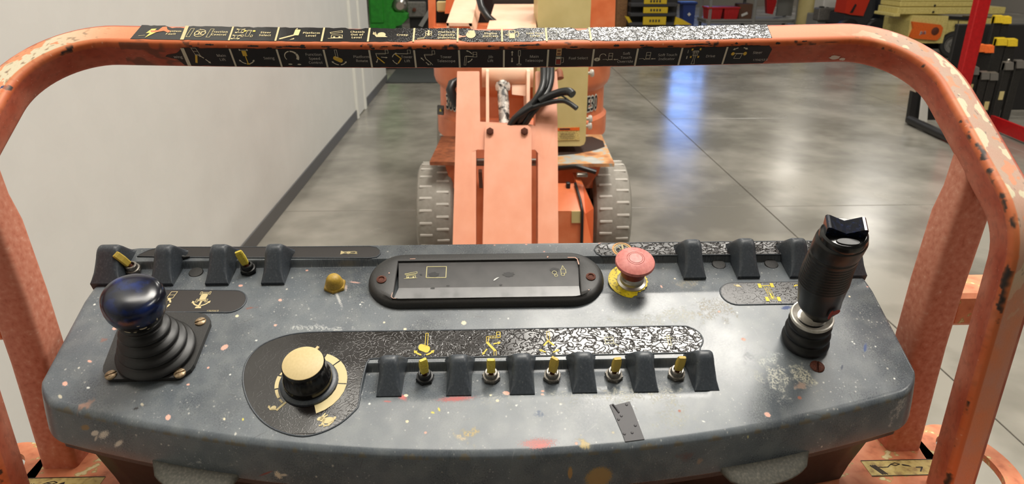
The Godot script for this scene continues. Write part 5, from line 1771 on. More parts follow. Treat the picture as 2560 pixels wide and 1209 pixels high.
func ribbon(s: Shape, a: float, b: float, lo: float, hi: float, amp: float, seed_: int, bites: Array, map: Callable, n: Vector3, slant: float, uvmap = null) -> void:
	# a strip of film between two uneven edges, following the tube's slight bow
	var nz := FastNoiseLite.new()
	nz.seed = seed_
	nz.frequency = 60.0
	nz.fractal_octaves = 3
	var m := 160
	var p0 := []
	var p1 := []
	for i in m + 1:
		var x := lerpf(a, b, float(i) / m)
		p0.append(Vector2(x, lo + amp * maxf(0.0, nz.get_noise_2d(x, 0.0)) + bite(bites, x, -1.0)))
		var xt := x + slant * maxf(0.0, 1.0 - (x - a) / 0.02)
		p1.append(Vector2(xt, hi - amp * 1.3 * maxf(0.0, nz.get_noise_2d(x, 5.0)) - bite(bites, x, 1.0)))
	var start := s.v.size()
	for i in m:
		var q := [p0[i], p0[i + 1], p1[i + 1], p1[i]]
		var w := []
		var u := []
		for k in q:
			w.append((map as Callable).call(k) + n * 0.0003)
			u.append((uvmap as Callable).call(k) if uvmap != null else Vector2.ZERO)
		s.quad(w[0], w[1], w[2], w[3], 1, u)
	s.orient(start, n)
	for e in [p0, p1]:
		for i in m:
			var w0: Vector3 = (map as Callable).call(e[i])
			var w1: Vector3 = (map as Callable).call(e[i + 1])
			s.quad(w0, w1, w1 + n * 0.0003, w0 + n * 0.0003)


func bite(bites: Array, x: float, side: float) -> float:
	var d := 0.0
	for b in bites:
		if b[3] == side:
			d = maxf(d, b[2] * smoothstep(1.0, 0.55, absf(x - b[0]) / b[1]))
	return d


func build_bar_labels(c: Node3D) -> void:
	var tx := [-0.3396, -0.2914, -0.2475, -0.2037, -0.1601, -0.1161, -0.0727, -0.0303, 0.0126, 0.0557, 0.0986, 0.1427, 0.1868, 0.2310, 0.2752]
	var ix := [-0.3029, -0.2915, -0.247, -0.2027, -0.1583, -0.115, -0.0721, -0.0291, 0.0142, 0.0571, 0.1013, 0.1441, 0.1875, 0.2315, 0.2767]
	# upper strip: film that wrinkles more and more towards the right
	mats.strip = solid(Color8(30, 29, 30), 0.17)
	mats.strip.normal_enabled = true
	mats.strip.normal_texture = wrinkles(17, 1800, 72, func(u: float, v: float) -> float: return 0.08 + 0.92 * smoothstep(0.36, 0.62, u), 5.0, 0.050)
	mats.strip.normal_scale = 1.1
	var s := Shape.new()
	var bites := [[-0.05, 0.03, 0.004, -1.0], [0.004, 0.028, 0.0035, 1.0], [0.075, 0.03, 0.0026, -1.0], [-0.30, 0.012, 0.003, 1.0], [-0.13, 0.01, 0.002, 1.0], [0.09, 0.008, 0.004, 1.0]]
	ribbon(s, tx[0], tx[14], -0.0090, 0.0124, 0.0016, 71, bites, bar_front, n_front, 0.005, func(p: Vector2) -> Vector2: return Vector2((p.x - tx[0]) / (tx[14] - tx[0]), 0.5 - p.y / 0.025))
	var up := obj("upper_label_strip", s, mats.strip, c)
	# lower strip with a pointed right end and a torn left one
	s = Shape.new()
	ribbon(s, -0.2915, 0.2722, -0.0110, 0.0104, 0.0009, 72, [], bar_inner, -e_up, 0.0)
	s.plate(PackedVector2Array([Vector2(-0.2915, -0.0110), Vector2(-0.2915, 0.0104), Vector2(-0.2935, 0.0085), Vector2(-0.2965, 0.0055), Vector2(-0.2995, 0.0035), Vector2(-0.309, 0.0015), Vector2(-0.311, -0.0005), Vector2(-0.306, -0.0022), Vector2(-0.3005, -0.0035), Vector2(-0.2985, -0.0065), Vector2(-0.2960, -0.0106)]), bar_inner, -e_up, 0.0003)
	s.plate(PackedVector2Array([Vector2(0.2722, -0.0110), Vector2(0.2752, -0.006), Vector2(0.2764, 0.006), Vector2(0.2722, 0.0104)]), bar_inner, -e_up, 0.0003)
	var dn := obj("lower_label_strip", s, mats.label_film, c)

	for row in 2:
		var top := row == 0
		var xs := tx if top else ix
		var map: Callable = bar_front if top else bar_inner
		var n := n_front if top else -e_up
		var parent := up if top else dn
		for i in 15:
			if i > 0 and i < 14 and not (top and i > 10):
				var d := pen(map, n, Vector2(xs[i], 0), CREAM if top else PALE)
				d.lift = 0.0006
				var hw := 0.9 if i > 1 else 1.7
				var lo := -9.0 if top else -11.0
				var hi := 12.0 if top else 10.2
				d.poly([Vector2(-hw, lo), Vector2(hw, lo), Vector2(hw, hi), Vector2(-hw, hi)])
				obj("divider_line", d.s, mats.print, parent)
		for i in 14:
			if top and i > 9:
				continue
			var w: float = (xs[i + 1] - xs[i]) * 1000.0
			var t := pen(map, n, Vector2(xs[i], 0), CREAM if top else GREYTXT)
			t.lift = 0.0006
			t.org.y = 0.0014 if top else -0.0004
			var lines: Array = cell_words(top, i)
			var f := bold if top else font
			var cap := 2.65 if top else 2.85
			var gap := cap * (1.62 if top else 1.7)
			for k in lines.size():
				var y := ((lines.size() - 1) / 2.0 - k) * gap - cap / 2.0
				var cx: float = w * (0.745 if top else [0.5, 0.77, 0.78, 0.76, 0.80, 0.82, 0.70, 0.70, 0.69, 0.68, 0.76, 0.70, 0.68, 0.70][i])
				var anchor := 0.5
				if not top and i == 0:
					cx = 4.0
				if top and i == 0 and k == 0:
					t.words("ystem", Vector2(cx + 3.4, y), cap, f)
					continue
				if not top and i == 13 and k == 0:
					y = 1.6
				t.words(lines[k], Vector2(cx, y), cap, f, anchor, 1.06 if top else 1.0)
			if not top and i == 13:
				t.words("1704253 D", Vector2(w * 0.82, -7.2), 2.3, font)
			if lines.size():
				obj("lettering", t.s, mats.print, parent)
			var p := pen(map, n, Vector2(xs[i], 0), CREAM if top else PALE)
			p.lift = 0.0006
			p.org.y = 0.0012 if top else -0.0006
			p.k = 0.00094 if top else 0.001
			cell_icon(p, top, i)
			if p.s.v.size():
				obj("pictogram", p.s, mats.print, parent)


func cell_words(top: bool, i: int) -> Array:
	if top:
		return [["System", "Fault"], ["Traction", "Control"], ["Steer", "Select"], ["Platform", "Level"], ["Chassis", "Out of", "Level"], ["Creep"], ["Platform", "Capacity", "Indicator"], ["Engine", "Distress"], ["Low Fuel", "Level"], []][i]
	return [["wing"], ["Main", "Lift"], ["Swing"], ["Function", "Speed", "Control"], ["Platform", "Rotate"], ["Tower", "Lift"], ["Tower", "Telescope"], ["Jib", "Lift"], ["Main", "Telescope"], ["Fuel Select"], ["Soft", "Touch", "Override"], ["Soft Touch", "Indicator"], ["Drive"], ["Steer"]][i]


func cell_icon(p: Pen, top: bool, i: int) -> void:
	var yellow := Color8(214, 178, 60)
	if top:
		match i:
			0:   # bolt, half torn away
				p.paint_set(Color8(236, 216, 120))
				p.poly([Vector2(17, 5.5), Vector2(22, 6), Vector2(20, 1.0), Vector2(24, 1.4), Vector2(14, -9), Vector2(17, -1.0), Vector2(13, -1.6)])
				p.paint_set(Color8(224, 132, 86))
				p.poly([Vector2(16, 3), Vector2(24, 3.4), Vector2(27, 9), Vector2(31, 9.6), Vector2(33, 5), Vector2(37, 2.4), Vector2(35, -0.2), Vector2(30, 2.6), Vector2(25, 1.0), Vector2(19, -1.6)])
				p.paint_set(CREAM)
				p.line(Vector2(7, -6), Vector2(13, -5), 0.5)
			1:   # wheels and an axle hub
				p.skew = 0.15
				p.rect(Vector2(4, -6.5), Vector2(7.4, 7), 0.5)
				p.rect(Vector2(24, -6.5), Vector2(27.4, 7), 0.5)
				p.arc(Vector2(15.5, 0), 5.6, 0.5, PI - 0.5, 0.8)
				p.arc(Vector2(15.5, 0), 5.6, PI + 0.5, TAU - 0.5, 0.8)
				p.arc(Vector2(12.6, 0), 2.4, 0.0, TAU, 1.0)
				p.arc(Vector2(18.6, 0), 2.4, 0.0, TAU, 1.0)
				p.rect(Vector2(14, -2.6), Vector2(17, 3), 0.5)
				p.line(Vector2(13, 6.8), Vector2(15.4, 5.0), 0.5)
			2:   # steering patterns
				p.skew = 0.12
				for o in [Vector2(7.5, 4.6), Vector2(6.5, -5.4)]:
					p.rect(o + Vector2(-1.3, -2.6), o + Vector2(1.9, 2.6), 0.5)
					for q in [Vector2(-3, 2.6), Vector2(3.6, 2.6), Vector2(-3, -2.8), Vector2(3.6, -2.8)]:
						p.disc(o + q, 1.3, 0.9, 0.5 * signf(q.x))
					p.line(o + Vector2(-3, 2.6), o + Vector2(3.6, 2.6), 0.5)
					p.line(o + Vector2(-3, -2.8), o + Vector2(3.6, -2.8), 0.5)
				p.rect(Vector2(15.2, -4), Vector2(19, 6), 0.5)
				p.rect(Vector2(11.6, -5), Vector2(13.4, -2), 0.5); p.rect(Vector2(20.8, -5), Vector2(22.6, -2), 0.5)
				p.line(Vector2(13.4, 4.6), Vector2(21, 4.6), 0.4)
				p.paint_set(Color8(232, 206, 90))
				p.disc(Vector2(12.8, 4.6), 1.6, 1.3, 0.5); p.disc(Vector2(22, 4.6), 1.6, 1.3, -0.5)
			3:   # basket on a boom
				p.line(Vector2(4, -7.4), Vector2(17, -1.4), 2.0)
				p.paint_set(Color8(28, 28, 29)); p.line(Vector2(4.6, -7.1), Vector2(16, -1.9), 1.0)
				p.paint_set(Color8(240, 222, 150)); p.skew = 0.1
				p.fill(Vector2(16.6, -1.6), Vector2(22, 7.6))
				p.paint_set(CREAM); p.poly([Vector2(16.6, 8), Vector2(18, 10.5), Vector2(19, 8.4)])
				p.poly([Vector2(14.6, -9), Vector2(18.6, -6), Vector2(19.4, -8)])
			4:   # tilted chassis
				p.path([Vector2(7, 3.6), Vector2(19, 6.4), Vector2(19.6, 3.6), Vector2(8, 1.6)], 0.6, true)
				p.rect(Vector2(9, -5), Vector2(20, -0.6), 0.6)
				p.disc(Vector2(12, -4), 1.2); p.disc(Vector2(17.4, -3.8), 1.2)
				p.line(Vector2(6, -6.2), Vector2(21, -5.4), 0.5)
			5:
				snail(p, Vector2(11, -2.5), 2.5)
			6:   # load in the basket
				p.rect(Vector2(12, -1), Vector2(18, 5.6), 0.6)
				p.line(Vector2(12, 2.2), Vector2(18, 2.2), 0.4)
				p.arrow(Vector2(15, 7.5), Vector2(15, -1.6), 1.6)
				p.path([Vector2(4, -5.4), Vector2(11, -4), Vector2(12, -1), Vector2(18, -1)], 0.6)
				p.path([Vector2(4, -7.0), Vector2(11, -5.4)], 0.6)
			7:   # engine, patched over
				p.disc(Vector2(13.5, 0.4), 5.0, 5.6)
				p.poly([Vector2(10, 3), Vector2(11, 7.4), Vector2(17, 7.6), Vector2(18, 3)])
				p.paint_set(Color8(228, 150, 112))
				p.poly([Vector2(1, 0.4), Vector2(5, -1.6), Vector2(9, -1.0), Vector2(8, -3), Vector2(4, -3.6), Vector2(1, -5)])
			8:   # fuel pump
				p.fill(Vector2(7.4, -5.6), Vector2(13.4, 2.4))
				p.rect(Vector2(7.4, 2.4), Vector2(13.4, 7.2), 0.8)
				p.path([Vector2(13.6, 3.4), Vector2(16.4, 5.4), Vector2(17.6, 0.6), Vector2(16, -3.4), Vector2(14.6, -2)], 0.7)
				p.path([Vector2(3.4, 0), Vector2(6.6, 1.8), Vector2(6.6, -1.8)], 0.6, true)
			9:
				p.paint_set(Color8(150, 150, 140))
				p.rect(Vector2(3, -5), Vector2(11, 6.6), 0.6)
				p.line(Vector2(3, 1), Vector2(11, 1), 0.5)
				p.rect(Vector2(14.5, -4), Vector2(21, 5.4), 0.4)
		return
	match i:
		1:
			p.skew = -0.2
			p.rect(Vector2(10.6, 3.4), Vector2(15, 11), 0.4)
			p.line(Vector2(10.6, 7.2), Vector2(15, 7.2), 0.4)
			p.skew = 0.0
			p.path([Vector2(9.6, 3.0), Vector2(13.8, 2.0)], 0.4)
			p.arrow(Vector2(16.6, -0.6), Vector2(12.8, 3.0), 1.0)
			p.arrow(Vector2(18.0, -2.4), Vector2(21.6, -7.0), 1.0)
			p.paint_set(yellow); p.line(Vector2(10.4, 2.0), Vector2(8.0, -6.0), 2.0)
		2:
			p.arc_arrow(Vector2(12.5, 0.5), 7.4, deg_to_rad(258), deg_to_rad(212), 1.0)
			p.arc_arrow(Vector2(12.5, 0.5), 7.4, deg_to_rad(282), deg_to_rad(328), 1.0)
			p.line(Vector2(9, 9.4), Vector2(16, 9.4), 0.6)
			p.fill(Vector2(8.4, 8.6), Vector2(9.4, 10.6)); p.fill(Vector2(15.6, 8.6), Vector2(16.6, 10.6))
			p.paint_set(yellow)
			p.fill(Vector2(10.4, 2.4), Vector2(14.6, 8.6))
			p.line(Vector2(12.5, 3), Vector2(12.8, -6.6), 0.9)
			p.fill(Vector2(11.4, -7.8), Vector2(14.6, -6.4))
		3:
			p.arc(Vector2(12, 2.4), 6.2, deg_to_rad(215), deg_to_rad(100), 0.6, 1.2)
			p.arc(Vector2(12, 2.4), 6.2, deg_to_rad(92), deg_to_rad(35), 1.4, 2.0)
			p.arc(Vector2(12, 2.4), 6.2, deg_to_rad(30), deg_to_rad(-35), 2.2, 2.6)
			p.disc(Vector2(9, -6.8), 2.0, 0.7); p.disc(Vector2(17.6, -7.0), 1.8, 0.8)
		4:
			p.rect(Vector2(10.2, 1.6), Vector2(12.2, 10.8), 0.4)
			p.arc_arrow(Vector2(12.4, 0.4), 7.6, deg_to_rad(262), deg_to_rad(218), 1.0)
			p.arc_arrow(Vector2(12.4, 0.4), 7.6, deg_to_rad(278), deg_to_rad(322), 1.0)
			p.paint_set(yellow)
			p.poly([Vector2(7.4, 1.6), Vector2(8.8, 3.4), Vector2(10.4, 3.0), Vector2(15.6, 0.4), Vector2(16.4, -2.0), Vector2(15, -4.2), Vector2(13.4, -4.4), Vector2(8.4, -1.4), Vector2(7.2, 0.0)])
		5:
			p.rect(Vector2(15.2, 7.0), Vector2(17.8, 11.0), 0.35)
			p.rect(Vector2(5.8, 6.0), Vector2(15.0, 7.0), 0.35)
			p.path([Vector2(5.8, 6.2), Vector2(6.6, 2.0)], 0.6)
			p.arrow(Vector2(10.6, 2.4), Vector2(16.6, 1.8), 0.8)
			p.arrow(Vector2(6.8, 0.0), Vector2(5.0, -4.6), 0.8)
			p.rect(Vector2(36.4, 6.8), Vector2(39.2, 11.0), 0.35)
			p.path([Vector2(24, 6.6), Vector2(36.4, 6.4)], 0.7)
			p.arc_arrow(Vector2(28, 0.6), 7.0, deg_to_rad(165), deg_to_rad(118), 0.8)
			p.arc_arrow(Vector2(28, 0.6), 7.0, deg_to_rad(195), deg_to_rad(238), 0.8)
			p.paint_set(yellow)
			p.line(Vector2(6.8, 2.0), Vector2(12.6, -4.6), 1.3)
			p.line(Vector2(24.4, 6.0), Vector2(29.2, 1.0), 1.3)
			p.line(Vector2(29.4, 0.6), Vector2(26.2, -4.8), 1.3)
		6:
			p.rect(Vector2(17, 6.0), Vector2(19.6, 10.0), 0.35)
			p.rect(Vector2(9.4, 4.8), Vector2(17, 5.8), 0.35)
			p.path([Vector2(9.4, 5.0), Vector2(10.4, 0.6), Vector2(15, -4.6)], 0.7)
			p.path([Vector2(14, -7), Vector2(15, -4.6), Vector2(16.6, -7)], 0.5)
			p.arrow(Vector2(8.4, -1.4), Vector2(5.6, 2.0), 0.8)
			p.arrow(Vector2(10.4, -4.0), Vector2(13.2, -7.4), 0.8)
		7:
			p.rect(Vector2(13.4, 2.6), Vector2(17, 8.2), 0.45)
			p.line(Vector2(13.4, 5.4), Vector2(17, 5.4), 0.35)
			p.path([Vector2(13.4, 2.8), Vector2(6.4, 3.6)], 0.8)
			p.skew = 0.12
			p.rect(Vector2(5.2, -7.4), Vector2(6.8, 3.2), 0.4)
			p.skew = 0.0
			p.arc_arrow(Vector2(6, 3), 7.0, deg_to_rad(28), deg_to_rad(70), 0.9)
			p.arc_arrow(Vector2(6, 3), 7.0, deg_to_rad(-22), deg_to_rad(-64), 0.9)
		8:
			p.arrow(Vector2(8, 4.0), Vector2(8, 9.6), 0.9)
			p.arrow(Vector2(8, 1.0), Vector2(8, -4.4), 0.9)
			p.rect(Vector2(14, 3.4), Vector2(16, 10), 0.4)
			p.line(Vector2(15, 3.4), Vector2(15, -6), 0.9)
			p.rect(Vector2(13, -7.6), Vector2(17, -6.2), 0.4)
		9:
			p.paint_set(Color8(196, 158, 110)); p.fill(Vector2(8, 3.4), Vector2(13, 12))
			p.paint_set(Color8(120, 80, 50)); p.fill(Vector2(8.8, 8.0), Vector2(12.2, 10.4)); p.fill(Vector2(8.8, 4.4), Vector2(12.2, 6.8))
			p.paint_set(PALE); p.rect(Vector2(8, -7.2), Vector2(13, 2.0), 0.4)
			p.path([Vector2(13, 0.6), Vector2(15.4, 1.0), Vector2(15.6, -4.6), Vector2(14, -5.4)], 0.4)
			p.fill(Vector2(8.6, -0.6), Vector2(12.4, 1.6))
			p.paint_set(Color8(140, 44, 34)); p.fill(Vector2(8.4, -7.0), Vector2(12.6, -1.4))
		10:
			p.disc(Vector2(4.4, -1.6), 3.0, 2.2)
			p.arc(Vector2(9.6, 2.0), 3.0, 0.2, PI, 0.6); p.line(Vector2(6.6, 2.0), Vector2(6.6, -0.6), 0.6)
			p.rect(Vector2(15.4, -1.6), Vector2(19, 5.6), 0.4); p.line(Vector2(15.4, 2.4), Vector2(19, 2.4), 0.4)
			p.path([Vector2(10, -1.8), Vector2(13.6, -1.6), Vector2(15, -3)], 0.4); p.line(Vector2(14, -2.4), Vector2(20, -2.2), 0.4)
			p.arrow(Vector2(25, -2.0), Vector2(20.6, -2.0), 0.7)
			p.paint_set(Color8(26, 24, 24)); p.fill(Vector2(4.1, -2.8), Vector2(4.8, -0.8))
		11:
			p.rect(Vector2(9.4, -1.4), Vector2(13.4, 6.0), 0.4); p.line(Vector2(9.4, 2.6), Vector2(13.4, 2.6), 0.4)
			p.path([Vector2(3, -1.6), Vector2(7, -1.2), Vector2(8.6, -2.8)], 0.4); p.line(Vector2(7.6, -2.2), Vector2(14, -2.2), 0.4)
			p.arrow(Vector2(19, -1.8), Vector2(14.6, -1.8), 0.7)
		12:
			p.path([Vector2(10.6, 5.8), Vector2(17.4, 5.8)], 0.5)
			p.rect(Vector2(12, 1.0), Vector2(16.4, 7), 0.4)
			p.path([Vector2(13.2, 6), Vector2(13.2, -4), Vector2(12.4, -9), Vector2(15.6, -9), Vector2(14.8, -4), Vector2(14.8, 6)], 0.4)
			p.line(Vector2(6.6, 0.6), Vector2(6.6, -2.4), 0.9)
			p.path([Vector2(6.4, 4.4), Vector2(6.4, 8)], 0.4)
			p.paint_set(yellow)
			for q in [Vector2(10.2, 8.6), Vector2(18, 8.8), Vector2(10.4, -0.4), Vector2(17.8, -0.4)]:
				p.fill(q - Vector2(0.8, 1.2), q + Vector2(0.8, 1.2))
		13:
			p.arrow(Vector2(10.6, 9.4), Vector2(6.0, 7.2), 1.0)
			p.arrow(Vector2(16.4, 9.6), Vector2(20.8, 7.6), 1.0)
			p.path([Vector2(8.6, 3.0), Vector2(18.6, 2.6)], 0.6)
			p.path([Vector2(11.0, 2.2), Vector2(9.6, -3.2), Vector2(15.8, -3.4), Vector2(16.8, 2.0)], 0.4, true)
			p.paint_set(yellow)
			p.disc(Vector2(7.4, 2.4), 1.7, 2.0); p.disc(Vector2(19.4, 2.4), 1.7, 2.2)


# ---------------------------------------------------------------- the machine
func slab(s: Shape, front: Array, back: Vector3) -> void:
	var a := PackedVector3Array(front)
	var b := PackedVector3Array()
	for q in a:
		b.append(q + back)
	s.loft([a, b], true, true, false)


func wheel(parent: Node3D, x0: float, x1: float, z: float, r: float) -> void:
	var w := x1 - x0
	var at := Transform3D(Basis(Vector3(0, 0, 1), Vector3(1, 0, 0), Vector3(0, 1, 0)), Vector3(x0, r, z))
	var s := Shape.new()
	s.lathe(PackedVector2Array([Vector2(r * 0.62, 0.02), Vector2(r * 0.70, 0.0), Vector2(r * 0.86, 0.0), Vector2(r * 0.95, 0.012), Vector2(r * 0.985, 0.03), Vector2(r, w * 0.3), Vector2(r, w * 0.7), Vector2(r * 0.985, w - 0.03), Vector2(r * 0.95, w - 0.012), Vector2(r * 0.86, w), Vector2(r * 0.70, w), Vector2(r * 0.62, w - 0.02)]), at, 56)
	var t := obj("wheel", s, mats.tyre, parent)
	s = Shape.new()
	s.lathe(PackedVector2Array([Vector2(0, 0.05), Vector2(r * 0.35, 0.05), Vector2(r * 0.5, 0.03), Vector2(r * 0.63, 0.025), Vector2(r * 0.63, w - 0.025), Vector2(r * 0.5, w - 0.04), Vector2(r * 0.2, w - 0.05), Vector2(0, w - 0.05)]), at, 40)
	obj("rim", s, mats.dark, t)
	var shared: ArrayMesh = null
	for k in 26:
		for side in 2:
			var m := MeshInstance3D.new()
			m.name = numbered("tread_lug", t)
			if shared == null:
				s = Shape.new()
				s.box(Vector3.ZERO, Vector3(w * 0.34, 0.008, 0.015), 0.003)
				shared = s.mesh()
			m.mesh = shared
			m.material_override = mats.tyre_cut
			t.add_child(m, true)
			var a := TAU * (k + 0.5 * side) / 26.0
			m.transform = Transform3D(Basis(Vector3.RIGHT, a), Vector3(x0 + w * (0.28 if side == 0 else 0.73), r, z)) * Transform3D(Basis(), Vector3(0, r * 0.995, 0))


func build_boom_lift() -> void:
	var cx: float = 0.1977
	var c := thing("boom_lift", "orange boom lift machine with pale grey tyres, seen along its peach-coloured boom", "boom lift", Vector3(cx, 0, -4.6))
	var zw := -4.08
	for q in [[-0.4298, -0.2179], [0.5957, 0.8111]]:
		wheel(c, q[0], q[1], zw, 0.30)
		wheel(c, q[0], q[1], -5.9, 0.30)
	var s := Shape.new()
	# chassis, axle, fender plates
	s.box(Vector3(cx, 0.42, -5.0), Vector3(0.66, 0.42, 2.0), 0.02)
	obj("chassis", s, mats.orange, c)
	s = Shape.new()
	s.tube(PackedVector3Array([Vector3(cx - 0.5, 0.30, zw), Vector3(cx + 0.5, 0.30, zw)]), 0.07, 16)
	s.tube(PackedVector3Array([Vector3(cx - 0.5, 0.30, -5.9), Vector3(cx + 0.5, 0.30, -5.9)]), 0.07, 16)
	obj("axle", s, mats.dark, c)
	s = Shape.new()
	slab(s, [Vector3(-0.3388, 0.68, -3.8434), Vector3(-0.1649, 0.68, -3.8297), Vector3(-0.1866, 0.68, -4.4395), Vector3(-0.3085, 0.68, -4.4433)], Vector3(0, -0.02, 0))
	obj("fender_plate", s, mats.brown_plate, c)
	s = Shape.new()
	slab(s, [Vector3(0.3492, 0.68, -3.7731), Vector3(0.684, 0.68, -3.7788), Vector3(0.7136, 0.68, -4.4546), Vector3(0.4087, 0.68, -4.4641)], Vector3(0, -0.02, 0))
	var fp := obj("fender_plate", s, mats.rusty_plate, c)
	s = Shape.new()
	slab(s, [Vector3(0.3873, 0.682, -3.9491), Vector3(0.4945, 0.682, -3.9811), Vector3(0.6228, 0.682, -4.0677), Vector3(0.6861, 0.682, -4.141), Vector3(0.6972, 0.682, -4.2786), Vector3(0.6436, 0.682, -4.3946), Vector3(0.4286, 0.682, -4.4013)], Vector3(0, -0.002, 0))
	obj("oil_stain", s, mats.rust_dark, fp)
	s = Shape.new()
	slab(s, [Vector3(-0.262, 0.6354, -3.95), Vector3(0.6367, 0.6203, -3.95), Vector3(0.6056, 0.4827, -3.95), Vector3(-0.2254, 0.491, -3.95)], Vector3(0, 0, -0.5))
	obj("front_beam", s, mats.orange, c)
	# gear housing beside the boom, with a tag and a seam
	s = Shape.new()
	var g0 := Vector3(0.1512, 0.5061, -3.5); var g1 := Vector3(0.4831, 0.5024, -3.5)
	var g2 := Vector3(0.1601, 0.5881, -3.72); var g3 := Vector3(0.4677, 0.5851, -3.72)
	slab(s, [g0 + Vector3(0, -0.5, 0), g1 + Vector3(0, -0.5, 0), g1, g0], Vector3(0, 0, -0.3))
	slab(s, [g0, g1, g3, g2], Vector3(0, -0.03, -0.02))
	var gear := obj("gear_housing", s, mats.orange, c)
	s = Shape.new()
	slab(s, [Vector3(0.4953, 0.2785, -3.53), Vector3(0.552, 0.2653, -3.56), Vector3(0.5526, 0.4821, -3.6), Vector3(0.5105, 0.5692, -3.74), Vector3(0.4747, 0.5788, -3.74), Vector3(0.4886, 0.4881, -3.54)], Vector3(0, 0, -0.25))
	obj("housing_flange", s, mats.orange, gear)
	s = Shape.new()
	s.tube(PackedVector3Array([Vector3(0.4608, 0.5914, -3.7), Vector3(0.4742, 0.5419, -3.56), Vector3(0.4776, 0.5038, -3.49), Vector3(0.4811, 0.2953, -3.49)]), 0.008, 8)
	obj("black_seam", s, mats.cable, gear)
	s = Shape.new()
	slab(s, [Vector3(0.4234, 0.4381, -3.494), Vector3(0.47, 0.4376, -3.494), Vector3(0.4676, 0.5025, -3.494), Vector3(0.4214, 0.503, -3.494)], Vector3(0, 0, -0.006))
	obj("data_tag", s, mats.cream_paint, gear)
	s = Shape.new()
	s.box(Vector3(0.4208, 0.5767, -3.69), Vector3(0.022, 0.05, 0.03), 0.004)
	obj("drain_plug", s, mats.dark, gear)
	s = Shape.new()
	s.tube(PackedVector3Array([Vector3(0.3695, 0.6637, -3.75), Vector3(0.462, 0.6863, -3.7), Vector3(0.5689, 0.6597, -3.68)]), 0.014, 8)
	obj("brake_hose", s, mats.cable, c)
	s = Shape.new()
	s.box(Vector3(0.4963, 0.6387, -3.7), Vector3(0.06, 0.022, 0.03), 0.004)
	obj("hose_fitting", s, mats.dull_steel, c)

	# turntable body: drum with a recessed band that carries the lettering
	var tz := -5.05
	var tx: float = 0.2278
	var R := 0.598
	var y0: float = 0.5748
	var y1: float = 0.7307
	var y2: float = 0.9108
	var y3: float = 0.9441
	s = Shape.new()
	s.lathe(PackedVector2Array([Vector2(0.3, y0 - 0.012), Vector2(R - 0.03, y0 - 0.01), Vector2(R, y0 + 0.02), Vector2(R, y1 - 0.01), Vector2(R - 0.022, y1 + 0.012), Vector2(R - 0.024, y2), Vector2(R + 0.004, y3), Vector2(R + 0.014, y3 + 0.03), Vector2(R + 0.02, y3 + 0.3), Vector2(R + 0.02, y3 + 0.36), Vector2(0.0, y3 + 0.36)]), Transform3D(Basis(), Vector3(tx, 0, tz)), 72)
	var body := obj("turntable", s, mats.orange, c)
	s = Shape.new()
	s.lathe(PackedVector2Array([Vector2(0.34, 0.6), Vector2(0.36, 0.64), Vector2(0.36, y0)]), Transform3D(Basis(), Vector3(tx, 0, tz)), 40)
	obj("slew_ring", s, mats.dark_pit, c)
	var wrap := func(q: Vector2) -> Vector3: return Vector3(tx + (R - 0.019) * sin(q.x), q.y, tz + (R - 0.019) * cos(q.x))
	for side in 2:
		var a0: float = asin((0.6908 - tx) / R) if side else asin((-0.2719 - tx) / R)
		var ym: float = (y1 + y2) / 2.0 - 0.03
		for layer in 2:
			var p := pen(wrap, Vector3(sin(a0), 0, cos(a0)), Vector2(a0, ym), Color8(214, 210, 196) if layer == 0 else Color8(26, 26, 30))
			p.lift = 0.003 if layer == 0 else 0.006
			p.k = 0.001
			var txt := "E30" if side else "300"
			# white edge: the same letters a little larger in eight directions
			if layer == 0:
				for d in [Vector2(9, 0), Vector2(-9, 0), Vector2(0, 9), Vector2(0, -9), Vector2(6, 6), Vector2(-6, 6), Vector2(6, -6), Vector2(-6, -6)]:
					p.lift += 0.0002
					p.words(txt, d, 92.0, bold, 0.5, 1.05 / R * 0.62)
			else:
				p.words(txt, Vector2.ZERO, 92.0, bold, 0.5, 1.05 / R * 0.62)
			obj("model_lettering", p.s, mats.print, body)
	s = Shape.new()
	var sq := Vector3(-0.3264, 0.7949, -4.68)
	slab(s, [Vector3(-0.3574, 0.7433, -4.8), Vector3(-0.3078, 0.7671, -4.66), Vector3(-0.3057, 0.8252, -4.66), Vector3(-0.3551, 0.803, -4.8)], Vector3(0.004, 0, -0.03))
	var hz := obj("warning_label", s, mats.dark, body)
	s = Shape.new()
	s.tri(Vector3(-0.3374, 0.7814, -4.72), Vector3(-0.3174, 0.791, -4.66), Vector3(-0.3265, 0.8087, -4.69))
	s.orient(0, Vector3(0, 0, 1))
	obj("triangle_sign", s, mats.sign_yellow, hz)

	# cream control cabinet beside the boom
	s = Shape.new()
	var bx0: float = 0.2637
	var bx1: float = 0.5497
	var by0: float = 0.7223
	var prof := PackedVector2Array()
	for q in [Vector2(bx1 - 0.03, by0), Vector2(bx1 - 0.009, by0 + 0.009), Vector2(bx1, by0 + 0.03), Vector2(bx1, 1.95), Vector2(bx0, 1.95), Vector2(bx0, by0)]:
		prof.append(q)
	s.prism(prof, Transform3D(Basis(), Vector3(0, 0, -4.0)), 0.36)
	var cab := obj("control_cabinet", s, mats.cream_paint, c)
	s = Shape.new()
	slab(s, [Vector3(0.3804, 0.7572, -3.995), Vector3(0.5142, 0.7609, -3.995), Vector3(0.5116, 0.8332, -3.995), Vector3(0.3787, 0.8295, -3.995)], Vector3(0, 0, -0.004))
	var wl := obj("warning_label", s, mats.sticker, cab)
	s = Shape.new()
	slab(s, [Vector3(0.3789, 0.8138, -3.993), Vector3(0.512, 0.8151, -3.993), Vector3(0.5113, 0.8337, -3.993), Vector3(0.3785, 0.83, -3.993)], Vector3(0, 0, -0.002))
	obj("orange_heading", s, mats.safety_orange, wl)
	s = Shape.new()
